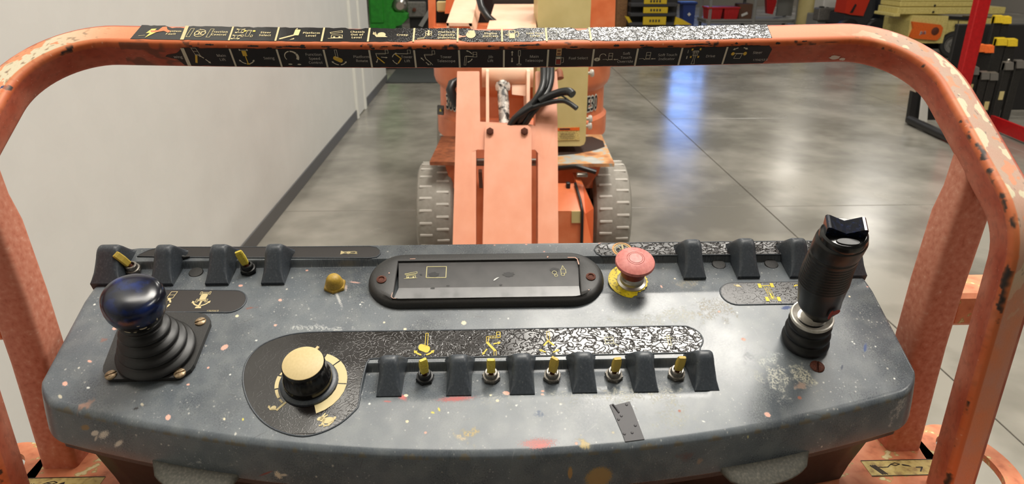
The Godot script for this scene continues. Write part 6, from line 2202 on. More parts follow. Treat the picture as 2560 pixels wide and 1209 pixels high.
	for k in 4:
		s.box(Vector3(0.4414, 0.7926, -3.992) + Vector3(0, 0.008 - 0.010 * k, 0), Vector3(0.09 - 0.012 * (k % 2), 0.002, 0.001), 0.0004)
	s.box(Vector3(0.4267, 0.8241, -3.992), Vector3(0.06, 0.008, 0.001), 0.0004)
	obj("small_print", s, mats.dark, wl)
	for q in [Vector3(0.5627, 0.8737, -4.03), Vector3(0.5607, 0.8341, -4.02), Vector3(0.5614, 1.1315, -4.03)]:
		s = Shape.new()
		s.lathe(PackedVector2Array([Vector2(0.009, -0.02), Vector2(0.009, 0.004), Vector2(0.02, 0.004), Vector2(0.022, 0.016), Vector2(0.016, 0.024), Vector2(0, 0.026)]), xform(q, Vector3(1, 0.1, 0.2), Vector3(0, 1, 0)), 18)
		obj("hinge_bolt", s, mats.silver_flange, cab)

	# boom front: two side rails, web and bolted cover plate
	var back := Vector3(0, -0.03, -0.14)
	s = Shape.new()
	slab(s, [Vector3(-0.1655, 0.5688, -2.7629), Vector3(-0.0659, 0.5675, -2.7629), Vector3(-0.063, 0.9534, -3.0435), Vector3(-0.0489, 0.9579, -3.0467), Vector3(-0.0444, 1.061, -3.1176), Vector3(-0.046, 1.2622, -3.2521), Vector3(-0.1448, 1.2626, -3.2521)], back)
	var boom := obj("boom", s, mats.boom, c)
	s = Shape.new()
	slab(s, [Vector3(0.1966, 0.564, -2.7629), Vector3(0.2834, 0.5628, -2.7629), Vector3(0.3005, 1.0665, -3.1229), Vector3(0.2992, 1.1262, -3.1632), Vector3(0.2061, 1.1268, -3.1632), Vector3(0.1939, 0.9559, -3.0467), Vector3(0.2096, 0.9497, -3.0425)], back)
	slab(s, [Vector3(0.206, 1.1237, -3.1611), Vector3(0.2991, 1.1231, -3.1611), Vector3(0.3082, 1.177, -3.1971), Vector3(0.304, 1.2605, -3.2521), Vector3(0.2099, 1.261, -3.2521)], back * 0.5)
	obj("boom_side", s, mats.boom, boom)
	s = Shape.new()
	slab(s, [Vector3(-0.0525, 0.9549, -3.0446), Vector3(0.2044, 0.9528, -3.0446), Vector3(0.207, 1.0391, -3.1039), Vector3(0.1931, 1.0485, -3.1102), Vector3(0.1683, 1.0518, -3.1124), Vector3(-0.0479, 1.0626, -3.1187)], back * 0.5)
	obj("boom_web", s, mats.boom, boom)
	s = Shape.new()
	slab(s, [Vector3(-0.0386, 0.5757, -2.7429), Vector3(0.1682, 0.5729, -2.7429), Vector3(0.1822, 1.0253, -3.0712), Vector3(0.1791, 1.0408, -3.0818), Vector3(0.167, 1.0501, -3.0881), Vector3(-0.0055, 1.0544, -3.0902), Vector3(-0.0197, 1.0483, -3.086), Vector3(-0.0234, 1.033, -3.0754)], Vector3(0, 0, -0.012))
	var cover := obj("cover_plate", s, mats.boom, boom)
	for q in [Vector3(-0.0006, 1.0298, -3.0733), Vector3(0.1506, 1.0286, -3.0733)]:
		s = Shape.new()
		var f := xform(q, Vector3(0, 0.25, 1))
		hex(f, 0.030, 0.014, s)
		s.lathe(PackedVector2Array([Vector2(0.012, 0.013), Vector2(0.012, 0.022), Vector2(0, 0.024)]), f, 16)
		obj("cover_bolt", s, mats.rust, cover)
	s = Shape.new()
	slab(s, [Vector3(-0.0995, 0.4079, -3.0418), Vector3(0.2264, 0.4034, -3.0418), Vector3(0.2463, 0.9927, -3.4629), Vector3(-0.0963, 0.995, -3.4629)], Vector3(0, 0, -0.05))
	obj("inner_plate", s, mats.orange, boom)
	s = Shape.new()
	slab(s, [Vector3(-0.0537, 0.747, -3.1429), Vector3(-0.037, 0.7468, -3.1429), Vector3(-0.0401, 0.8112, -3.1853), Vector3(-0.0568, 0.8114, -3.1853)], Vector3(0, 0, -0.05))
	s.tube(PackedVector3Array([Vector3(-0.0867, 0.8466, -3.2318), Vector3(0.2517, 0.8437, -3.2318)]), 0.018, 12)
	obj("cross_tube", s, mats.dull_steel, boom)
	# hidden lower end of the boom, down to the platform
	s = Shape.new()
	slab(s, [Vector3(-0.1578, 0.4502, -2.6982), Vector3(0.2736, 0.4437, -2.6982), Vector3(0.2791, 0.5656, -2.7914), Vector3(-0.1582, 0.5714, -2.7914)], Vector3(0, -0.1, 0.2))
	s.box(Vector3(0.06, 0.42, -1.73), Vector3(0.26, 0.14, 1.96), 0.02)
	obj("boom_foot", s, mats.boom, boom)
	# behind the notch: pin tube, two thin lugs, peeling hydraulic rod
	s = Shape.new()
	s.tube(PackedVector3Array([Vector3(-0.0358, 1.2153, -3.4636), Vector3(0.2084, 1.2141, -3.4636)]), 0.060, 24)
	obj("pivot_tube", s, mats.boom_pale, c)
	for q in [[1214, 1222], [1317, 1324]]:
		pass
	s = Shape.new()
	slab(s, [Vector3(-0.0187, 1.0146, -3.2018), Vector3(-0.0041, 1.0145, -3.2018), Vector3(-0.0029, 1.2469, -3.3521), Vector3(-0.0159, 1.247, -3.3521)], Vector3(0, 0, -0.3))
	obj("lug_plate", s, mats.boom_pale, c)
	s = Shape.new()
	slab(s, [Vector3(0.1678, 1.0133, -3.2018), Vector3(0.1806, 1.0132, -3.2018), Vector3(0.1885, 1.2461, -3.3521), Vector3(0.1736, 1.2461, -3.3521)], Vector3(0, 0, -0.3))
	obj("lug_plate", s, mats.boom_pale, c)
	s = Shape.new()
	s.tube(PackedVector3Array([Vector3(0.0605, 1.1902, -3.3825), Vector3(0.0615, 1.1516, -3.3471), Vector3(0.0641, 1.1002, -3.3032), Vector3(0.0673, 0.9932, -3.2112)]), 0.026, 18, PackedFloat32Array([0.022, 0.026, 0.026, 0.024]))
	s.lathe(PackedVector2Array([Vector2(0.0, -0.02), Vector2(0.034, -0.02), Vector2(0.036, 0.0), Vector2(0.03, 0.014), Vector2(0.0, 0.014)]), Transform3D(Basis(), Vector3(0.0621, 1.1767, -3.374)), 20)
	obj("hydraulic_rod", s, mats.peeling, c)
	s = Shape.new()
	slab(s, [Vector3(0.106, 1.1322, -3.3907), Vector3(0.1744, 1.125, -3.3865), Vector3(0.1755, 1.1727, -3.4161), Vector3(0.1068, 1.1765, -3.4182)], Vector3(0, 0, -0.05))
	obj("rod_bracket", s, mats.boom_pale, c)
	s = Shape.new()
	s.tube(PackedVector3Array([Vector3(-0.1513, 1.2029, -3.3235), Vector3(-0.1705, 1.1981, -3.2982), Vector3(-0.1797, 1.1736, -3.2824), Vector3(-0.1651, 1.1409, -3.2612), Vector3(-0.1479, 1.1093, -3.2632)]), 0.022, 10)
	obj("black_hose", s, mats.cable, c)
	s = Shape.new()
	s.tube(PackedVector3Array([Vector3(0.306, 1.2608, -3.2742), Vector3(0.3147, 1.251, -3.2679), Vector3(0.3176, 1.2282, -3.2531)]), 0.02, 12)
	obj("pin_head", s, mats.brown_plate, c)
	# black cable bundle that bends down into the boom, two cut ends sticking out
	var runs := [
		[[Vector3(0.256, 1.3102, -3.2518), Vector3(0.2575, 1.2461, -3.2094), Vector3(0.2408, 1.1971, -3.1655), Vector3(0.204, 1.1534, -3.1359), Vector3(0.154, 1.1128, -3.1194), Vector3(0.1061, 1.07, -3.1129), Vector3(0.0872, 1.0331, -3.1339)], 0.017],
		[[Vector3(0.2748, 1.3088, -3.2618), Vector3(0.2744, 1.2412, -3.2173), Vector3(0.2574, 1.189, -3.1713), Vector3(0.2214, 1.1439, -3.1295), Vector3(0.1783, 1.0971, -3.1088), Vector3(0.144, 1.0349, -3.1239)], 0.017],
		[[Vector3(0.2401, 1.313, -3.2318), Vector3(0.2394, 1.2335, -3.1788), Vector3(0.2212, 1.1851, -3.1349), Vector3(0.1852, 1.1368, -3.1132), Vector3(0.1428, 1.0896, -3.1035), Vector3(0.1158, 1.0329, -3.1339)], 0.016],
		[[Vector3(0.2194, 1.1513, -3.1006), Vector3(0.2507, 1.1715, -3.1033), Vector3(0.2888, 1.187, -3.1028), Vector3(0.3196, 1.1963, -3.0981), Vector3(0.3429, 1.198, -3.0881), Vector3(0.3586, 1.189, -3.0707)], 0.018],
		[[Vector3(0.1843, 1.1264, -3.0947), Vector3(0.2225, 1.1405, -3.0932), Vector3(0.2737, 1.1563, -3.0816), Vector3(0.3181, 1.1611, -3.0738), Vector3(0.3444, 1.1537, -3.0574), Vector3(0.3735, 1.1358, -3.0336)], 0.011],
		[[Vector3(0.0828, 1.04, -3.1039), Vector3(0.1109, 1.0805, -3.0972), Vector3(0.1493, 1.1092, -3.0941), Vector3(0.1879, 1.1325, -3.0989)], 0.014],
		[[Vector3(0.3103, 1.1826, -3.0886), Vector3(0.3358, 1.1671, -3.078), Vector3(0.3648, 1.1444, -3.0511)], 0.004]]
	for r in runs:
		s = Shape.new()
		var cv := Curve3D.new()
		var pts: Array = r[0]
		for i in pts.size():
			var tan: Vector3 = ((pts[mini(i + 1, pts.size() - 1)] as Vector3) - (pts[maxi(i - 1, 0)] as Vector3)) / 6.0
			cv.add_point(pts[i], -tan, tan)
		s.tube(cv.tessellate(4, 3.0), r[1], 10)
		obj("cable", s, mats.cable, c)
	# above the hoop bar: box beam with four holes, pale boom top, posts of the turntable hood
	s = Shape.new()
	slab(s, [Vector3(-0.2288, 1.4073, -4), Vector3(-0.091, 1.4049, -4), Vector3(-0.0421, 1.6063, -5.4), Vector3(-0.1786, 1.6064, -5.4)], Vector3(0, -0.016, 0))
	var beam := obj("upper_beam", s, mats.boom_pale, c)
	s = Shape.new()
	slab(s, [Vector3(-0.091, 1.4049, -4), Vector3(-0.0703, 1.3591, -4), Vector3(-0.0205, 1.5257, -5.4), Vector3(-0.0421, 1.6063, -5.4)], Vector3(-0.02, 0, 0))
	slab(s, [Vector3(-0.2288, 1.4073, -4), Vector3(-0.2232, 1.3176, -4), Vector3(-0.175, 1.5259, -5.4), Vector3(-0.1786, 1.6064, -5.4)], Vector3(0.012, 0, 0))
	obj("beam_side", s, mats.boom_pale, beam)
	for q in [Vector3(-0.2037, 1.4236, -4.42), Vector3(-0.109, 1.4211, -4.42), Vector3(-0.2056, 1.4115, -4.15), Vector3(-0.1119, 1.4092, -4.15)]:
		s = Shape.new()
		s.lathe(PackedVector2Array([Vector2(0.0, 0.004), Vector2(0.014, 0.004), Vector2(0.014, -0.002)]), Transform3D(Basis(), Vector3(q.x, q.y + 0.002, q.z)), 16)
		obj("bolt_hole", s, mats.dark, beam)
	s = Shape.new()
	slab(s, [Vector3(-0.0212, 1.3689, -3.7), Vector3(0.2427, 1.368, -3.7), Vector3(0.288, 1.4594, -4.7), Vector3(0.0362, 1.4599, -4.7)], Vector3(0, -0.05, 0))
	obj("boom_top", s, mats.boom_pale, c)
	s = Shape.new()
	slab(s, [Vector3(0.0262, 1.4539, -4.72), Vector3(0.2994, 1.4534, -4.72), Vector3(0.2979, 1.5772, -4.72), Vector3(0.0274, 1.5775, -4.72)], Vector3(0, 0, -0.1))
	obj("boom_collar", s, mats.dark, c)
	s = Shape.new()
	slab(s, [Vector3(-0.3999, 1.2464, -4.9), Vector3(-0.3548, 1.2463, -4.9), Vector3(-0.3449, 1.6198, -4.9), Vector3(-0.3912, 1.6199, -4.9)], Vector3(0, 0, -0.06))
	slab(s, [Vector3(-0.2947, 1.3809, -5), Vector3(-0.1929, 1.3806, -5), Vector3(-0.1864, 1.617, -5), Vector3(-0.2653, 1.6171, -5)], Vector3(0, 0, -0.05))
	obj("hood_post", s, mats.orange, c)
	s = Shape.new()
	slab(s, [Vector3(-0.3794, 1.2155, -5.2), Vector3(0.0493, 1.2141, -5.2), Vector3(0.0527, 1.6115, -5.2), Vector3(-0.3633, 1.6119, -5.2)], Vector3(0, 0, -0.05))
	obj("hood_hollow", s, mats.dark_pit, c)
	s = Shape.new()
	s.box(Vector3(-0.3156, 1.4171, -5.15), Vector3(0.08, 0.07, 0.04), 0.008)
	obj("hood_latch", s, mats.cream_paint, c)
	s = Shape.new()
	slab(s, [Vector3(0.6399, 1.2497, -4.6), Vector3(0.7891, 1.2492, -4.6), Vector3(0.7808, 1.6269, -4.6), Vector3(0.6241, 1.627, -4.6)], Vector3(0, 0, -0.9))
	obj("hood_side", s, mats.orange, c)
	s = Shape.new()
	s.tube(PackedVector3Array([Vector3(-0.0581, 1.5283, -4.3), Vector3(-0.0399, 1.4695, -4.2), Vector3(0, 1.4196, -4.15), Vector3(0.0399, 1.3873, -4.15)]), 0.02, 10)
	obj("black_hose", s, mats.cable, c)


# ---------------------------------------------------------------- what stands further back
func bxs(s: Shape, a: Vector3, b: Vector3, depth: float, bev := 0.008) -> void:
	# a box whose front face has the corners a (lower left) and b (upper right)
	s.box(Vector3((a.x + b.x) / 2.0, (a.y + b.y) / 2.0, a.z - depth / 2.0), Vector3(absf(b.x - a.x), absf(b.y - a.y), depth), bev)


func build_background() -> void:
	var s := Shape.new()
	# dark rubber mat on the floor
	s.box(Vector3(-0.95, 0.008, -11.3), Vector3(1.15, 0.012, 1.5), 0.004)
	tag(obj("floor_mat", s, mats.mat_rubber), "dark rubber mat lying on the floor past the end of the white wall", "mat")
	# green machine
	var c := thing("green_machine", "bright green machine housing standing past the end of the white wall", "machine", Vector3(-1.3, 0, -12.2))
	s = Shape.new()
	var z := -11.9
	s.prism(PackedVector2Array([Vector2(-1.9113, 0.12), Vector2(-1.4959, 0.12), Vector2(-1.4959, 0.6774), Vector2(-1.3981, 0.7017), Vector2(-1.3103, 0.7874), Vector2(-1.2999, 0.8607), Vector2(-1.3747, 0.8852), Vector2(-1.5008, 0.8976), Vector2(-1.5477, 0.9583), Vector2(-1.5304, 1.0307), Vector2(-1.4811, 1.1146), Vector2(-1.4811, 1.3168), Vector2(-1.8932, 1.3172)]), Transform3D(Basis(), Vector3(0, 0, z)), 0.9)
	obj("housing", s, mats.green, c)
	s = Shape.new()
	bxs(s, Vector3(-1.8839, 0.7294, -11.88), Vector3(-1.6698, 1.2587, -11.88), 0.03, 0.01)
	obj("front_panel", s, mats.green, c)
	s = Shape.new()
	bxs(s, Vector3(-1.75, 0.0, -11.95), Vector3(-0.9, 0.14, -11.95), 0.8)
	obj("base_frame", s, mats.dark, c)
	s = Shape.new()
	s.lathe(PackedVector2Array([Vector2(0.0, 0.1), Vector2(0.06, 0.1), Vector2(0.1, 0.06), Vector2(0.12, 0.0)]), xform(Vector3(-1.4245, 0.9879, -12), Vector3(0.2, 0, 1)), 20)
	obj("spindle", s, mats.steel, c)
	c = thing("grey_machine", "grey steel machine parts on a stand beside the green machine", "machine", Vector3(-0.5, 0, -12.4))
	s = Shape.new()
	bxs(s, Vector3(-1.3354, 0.7882, -12.2), Vector3(-1.0238, 1.0362, -12.2), 0.5, 0.02)
	obj("body", s, mats.mid_grey, c)
	s = Shape.new()
	slab(s, [Vector3(-1.1494, 0.6708, -12.1), Vector3(-1.0855, 0.6456, -12.1), Vector3(-0.9462, 0.8572, -12.1), Vector3(-0.9688, 0.9314, -12.1)], Vector3(0, 0, -0.1))
	obj("guide_rail", s, mats.rack_grey, c)
	s = Shape.new()
	bxs(s, Vector3(-1.3093, 0, -12.3), Vector3(-0.2, 1.2, -12.3), 0.4)
	obj("stand", s, mats.dark, c)
	s = Shape.new()
	s.lathe(PackedVector2Array([Vector2(0.03, 0), Vector2(0.03, 0.03), Vector2(0, 0.04)]), xform(Vector3(-1.2096, 0.9141, -12.18), Vector3(0, 0, 1)), 14)
	obj("orange_cap", s, mats.rust, c)

	# battery packs with yellow plates, right behind the machine
	z = -15.0
	c = thing("charging_rack", "dark rack of trays with yellow plates behind the orange hood", "rack", Vector3(3.3269, 0, -15.3))
	s = Shape.new()
	bxs(s, Vector3(2.9073, 0, -15.2), Vector3(3.8671, 2.2, -15.2), 0.5)
	obj("frame", s, mats.dark, c)
	for k in 3:
		s = Shape.new()
		var yy: float = [0.7718, 0.5861, 0.3987][k]
		s.box(Vector3(3.334, yy + 0.03, -15.1), Vector3(0.95, 0.07, 0.3), 0.01)
		obj("tray", s, mats.charcoal, c)
	for q in [[Vector3(3.1208, 0.8227, -14.93), Vector3(3.5816, 0.9285, -14.93)], [Vector3(3.117, 0.6462, -14.93), Vector3(3.6117, 0.7605, -14.93)], [Vector3(3.1245, 0.4213, -14.93), Vector3(3.5944, 0.5756, -14.93)]]:
		s = Shape.new()
		bxs(s, q[0], q[1], 0.02, 0.004)
		var pl := obj("yellow_plate", s, mats.sign_yellow, c)
		s = Shape.new()
		var m: Vector3 = (q[0] + q[1]) / 2.0
		for k in 4:
			s.box(m + Vector3(-0.09 + 0.06 * k, 0.0, 0.003), Vector3(0.034, 0.05, 0.002), 0.0005)
		obj("dark_print", s, mats.dark, pl)
	s = Shape.new()
	slab(s, [Vector3(3.7635, 0.4222, -14.9), Vector3(4.1236, 0.4212, -14.9), Vector3(3.9091, 0.5307, -14.9), Vector3(3.7826, 0.5774, -14.9)], Vector3(0, 0, -0.06))
	obj("yellow_arm", s, mats.sign_yellow, c)
	s = Shape.new()
	slab(s, [Vector3(2.7596, 0.5877, -15), Vector3(2.8422, 0.5719, -15), Vector3(2.9504, 0.4156, -15), Vector3(2.8857, 0.4001, -15)], Vector3(0, 0, -0.05))
	obj("yellow_strap", s, mats.sign_yellow, c)  # the timber post's yellow strap, built as part of this rack
	c = thing("timber_post", "brown wooden crate post standing against the orange hood", "post", Vector3(2.7198, 0, -15.5))
	s = Shape.new()
	bxs(s, Vector3(2.6612, 0, -15.4), Vector3(2.8786, 2.3, -15.4), 0.2)
	obj("upright", s, mats.wood, c)
	# shelving with crates
	z = -18.5
	c = thing("steel_shelving", "grey steel shelving unit with open bays along the far wall", "shelf", Vector3(6.6469, 0, -18.9))
	for px in [5.5454, 6.6707, 7.7697]:
		s = Shape.new()
		s.box(Vector3(px, 1.2, -18.5), Vector3(0.075, 2.4, 0.06), 0.008)
		obj("upright", s, mats.rack_grey, c)
		s = Shape.new()
		s.box(Vector3(px, 1.2, -19.3), Vector3(0.075, 2.4, 0.06), 0.008)
		obj("upright", s, mats.rack_grey, c)
	for yy in [0.2122, 0.25, 0.973]:
		s = Shape.new()
		s.box(Vector3(6.6753, yy - 0.05, -18.9), Vector3(2.42, 0.07, 0.84), 0.01)
		obj("shelf_board", s, mats.rack_grey, c)
	for q in [[1760, 1798], [1805, 1836]]:
		pass
	var crates := [[Vector3(5.6668, 0.2149, -18.7), "red plastic crate on the shelf, beside the shelving's end upright"], [Vector3(6.0874, 0.2138, -18.7), "red plastic crate on the shelf, beside the brown carton"]]
	for q in crates:
		s = Shape.new()
		var p: Vector3 = q[0]
		var r0 := PackedVector3Array(); var r1 := PackedVector3Array()
		for d in [Vector2(-1, 1), Vector2(1, 1), Vector2(1, -1), Vector2(-1, -1)]:
			r0.append(p + Vector3(d.x * 0.16, 0.0, d.y * 0.2)); r1.append(p + Vector3(d.x * 0.19, 0.30, d.y * 0.23))
		s.loft([r0, r1], true, true, false)
		s.box(p + Vector3(0, 0.29, 0), Vector3(0.42, 0.04, 0.5), 0.01)
		for k in 5:
			s.box(p + Vector3(-0.13 + 0.065 * k, 0.14, 0.222), Vector3(0.012, 0.24, 0.02), 0.003)
		tag(obj("crate", s, mats.red_crate), q[1], "crate", "red crates on the shelving")
	s = Shape.new()
	s.box(Vector3(6.4675, 0.2128 + 0.19, -18.75), Vector3(0.34, 0.38, 0.4), 0.01)
	var cart := obj("carton", s, mats.carton)
	tag(cart, "open brown cardboard carton next to the red crates", "carton")
	s = Shape.new()
	s.box(Vector3(6.439, 0.3476, -18.54), Vector3(0.16, 0.06, 0.01), 0.002, Basis(Vector3(0, 0, 1), 0.4))
	obj("paper_slip", s, mats.white_sheet, cart)
	s = Shape.new()
	slab(s, [Vector3(7.039, 0.358, -18.6), Vector3(7.185, 0.3383, -18.6), Vector3(7.2439, 0.6456, -18.6), Vector3(7.1711, 0.8737, -18.6), Vector3(6.9484, 0.874, -18.6)], Vector3(0, 0, -0.15))
	tag(obj("red_cover", s, mats.red), "red cover hanging in the shelving bay right of the carton", "cover")
	s = Shape.new()
	bxs(s, Vector3(7.4679, 0.2604, -19.1), Vector3(7.8842, 0.8494, -19.1), 0.05)
	tag(obj("pale_panel", s, mats.rack_grey), "pale panel leaning inside the end bay of the shelving", "panel")
	# blue bin
	s = Shape.new()
	z = -17.0
	var bl := Vector3(4.4896, 0.341, -17)
	s.prism(PackedVector2Array([Vector2(bl.x + 0.02, 0.0), Vector2(4.7412, 0.0), Vector2(4.754, 0.7092), Vector2(bl.x - 0.03, 0.7092)]), Transform3D(Basis(), Vector3(0, 0, z)), 0.34)
	s.box(Vector3(4.5879, 0.7095, z - 0.17), Vector3(0.40, 0.05, 0.4), 0.012)
	var bin_ := obj("blue_bin", s, mats.blue_bin)
	tag(bin_, "dark blue plastic bin between the yellow plates and the shelving", "bin")
	s = Shape.new()
	s.box(Vector3(4.6149, 0.4651, -16.99), Vector3(0.06, 0.06, 0.01), 0.003, Basis(Vector3(0, 0, 1), 0.78))
	obj("white_emblem", s, mats.white_sheet, bin_)
	# drum, white cabinet, grey low table
	s = Shape.new()
	s.lathe(PackedVector2Array([Vector2(0, 0), Vector2(0.26, 0), Vector2(0.27, 0.02), Vector2(0.262, 0.3), Vector2(0.27, 0.6), Vector2(0.262, 0.9), Vector2(0.27, 1.9), Vector2(0.26, 1.92), Vector2(0, 1.92)]), Transform3D(Basis(), Vector3(7.8376, 0, -18.0)), 32)
	tag(obj("beige_tank", s, mats.cream_paint), "beige upright tank between the shelving and the pale cabinet", "tank")
	c = thing("machine_tool", "pale grey machine tool with a white upper part, near the forklift", "machine", Vector3(7.977, 0, -17.3))
	s = Shape.new()
	bxs(s, Vector3(7.623, 0, -17.0), Vector3(8.1689, 0.4567, -17.0), 0.6, 0.02)
	obj("base", s, mats.rack_grey, c)
	s = Shape.new()
	bxs(s, Vector3(7.7636, 0.5206, -17.1), Vector3(8.1117, 1.1158, -17.1), 0.5, 0.02)
	obj("upper_part", s, mats.white_sheet, c)
	s = Shape.new()
	bxs(s, Vector3(7.6709, 0.5265, -17.02), Vector3(7.7659, 0.6321, -17.02), 0.1, 0.01)
	bxs(s, Vector3(7.8242, 0.5085, -17.02), Vector3(7.8814, 0.6142, -17.02), 0.1, 0.01)
	obj("clamps", s, mats.dark, c)
	s = Shape.new()
	bxs(s, Vector3(7.5955, 0.3236, -16.9), Vector3(8.3325, 0.6037, -16.9), 0.3, 0.02)
	obj("bed", s, mats.mid_grey, c)
	# small orange and black forklift
	z = -15.6
	c = thing("forklift", "orange and black forklift truck left of the cream scissor lift", "forklift", Vector3(7.9421, 0, -16.2))
	s = Shape.new()
	slab(s, [Vector3(7.5725, 0.5868, -15.6), Vector3(7.7167, 0.5539, -15.6), Vector3(7.9808, 0.5289, -15.6), Vector3(8.0684, 0.8843, -15.6), Vector3(8.0456, 1.0915, -15.6), Vector3(7.5846, 1.0921, -15.6)], Vector3(0, 0, -0.5))
	obj("hood", s, mats.fork_orange, c)
	s = Shape.new()
	slab(s, [Vector3(7.6772, 0.5969, -15.57), Vector3(7.7289, 0.5967, -15.57), Vector3(7.7853, 0.7581, -15.57), Vector3(7.7565, 0.7743, -15.57)], Vector3(0, 0, -0.04))
	obj("hood_slot", s, mats.dark, c)
	s = Shape.new()
	slab(s, [Vector3(7.6044, 0.3453, -15.65), Vector3(8.1516, 0.3107, -15.65), Vector3(8.234, 0.6061, -15.65), Vector3(8.1914, 1.0893, -15.65), Vector3(8.0542, 1.0895, -15.65), Vector3(8.0064, 0.5249, -15.65), Vector3(7.5982, 0.5749, -15.65)], Vector3(0, 0, -0.7))
	obj("body", s, mats.charcoal, c)
	s = Shape.new()
	bxs(s, Vector3(8.4494, 0.05, -15.8), Vector3(8.9086, 2.4, -15.8), 0.5)
	bxs(s, Vector3(7.6919, 0.05, -15.8), Vector3(8.4847, 0.3306, -15.8), 0.9)
	obj("mast", s, mats.dark, c)
	for q in [7.6962, 8.3064]:
		s = Shape.new()
		s.lathe(PackedVector2Array([Vector2(0, 0), Vector2(0.2, 0), Vector2(0.24, 0.03), Vector2(0.24, 0.13), Vector2(0.2, 0.16), Vector2(0, 0.16)]), Transform3D(Basis(Vector3(0, 1, 0), Vector3(0, 0, 1), Vector3(1, 0, 0)), Vector3(q, 0.24, -15.72)), 28)
		obj("wheel", s, mats.dark, c)
	for k in 3:
		s = Shape.new()
		s.lathe(PackedVector2Array([Vector2(0.03, 0), Vector2(0.03, 0.02), Vector2(0, 0.025)]), xform(Vector3(8.2333, 0.7554 + 0.1 * k, -15.79), Vector3(0, 0, 1)), 14)
		obj("tail_light", s, mats.fork_orange, c)
	s = Shape.new()
	bxs(s, Vector3(8.2398, 0.6153, -15.3), Vector3(8.4452, 1.1812, -15.3), 0.3, 0.04)
	tag(obj("grey_cabinet", s, mats.charcoal), "rounded grey housing between the forklift and the scissor lift", "cabinet")
	build_scissor_lift()
	build_fork_rack()


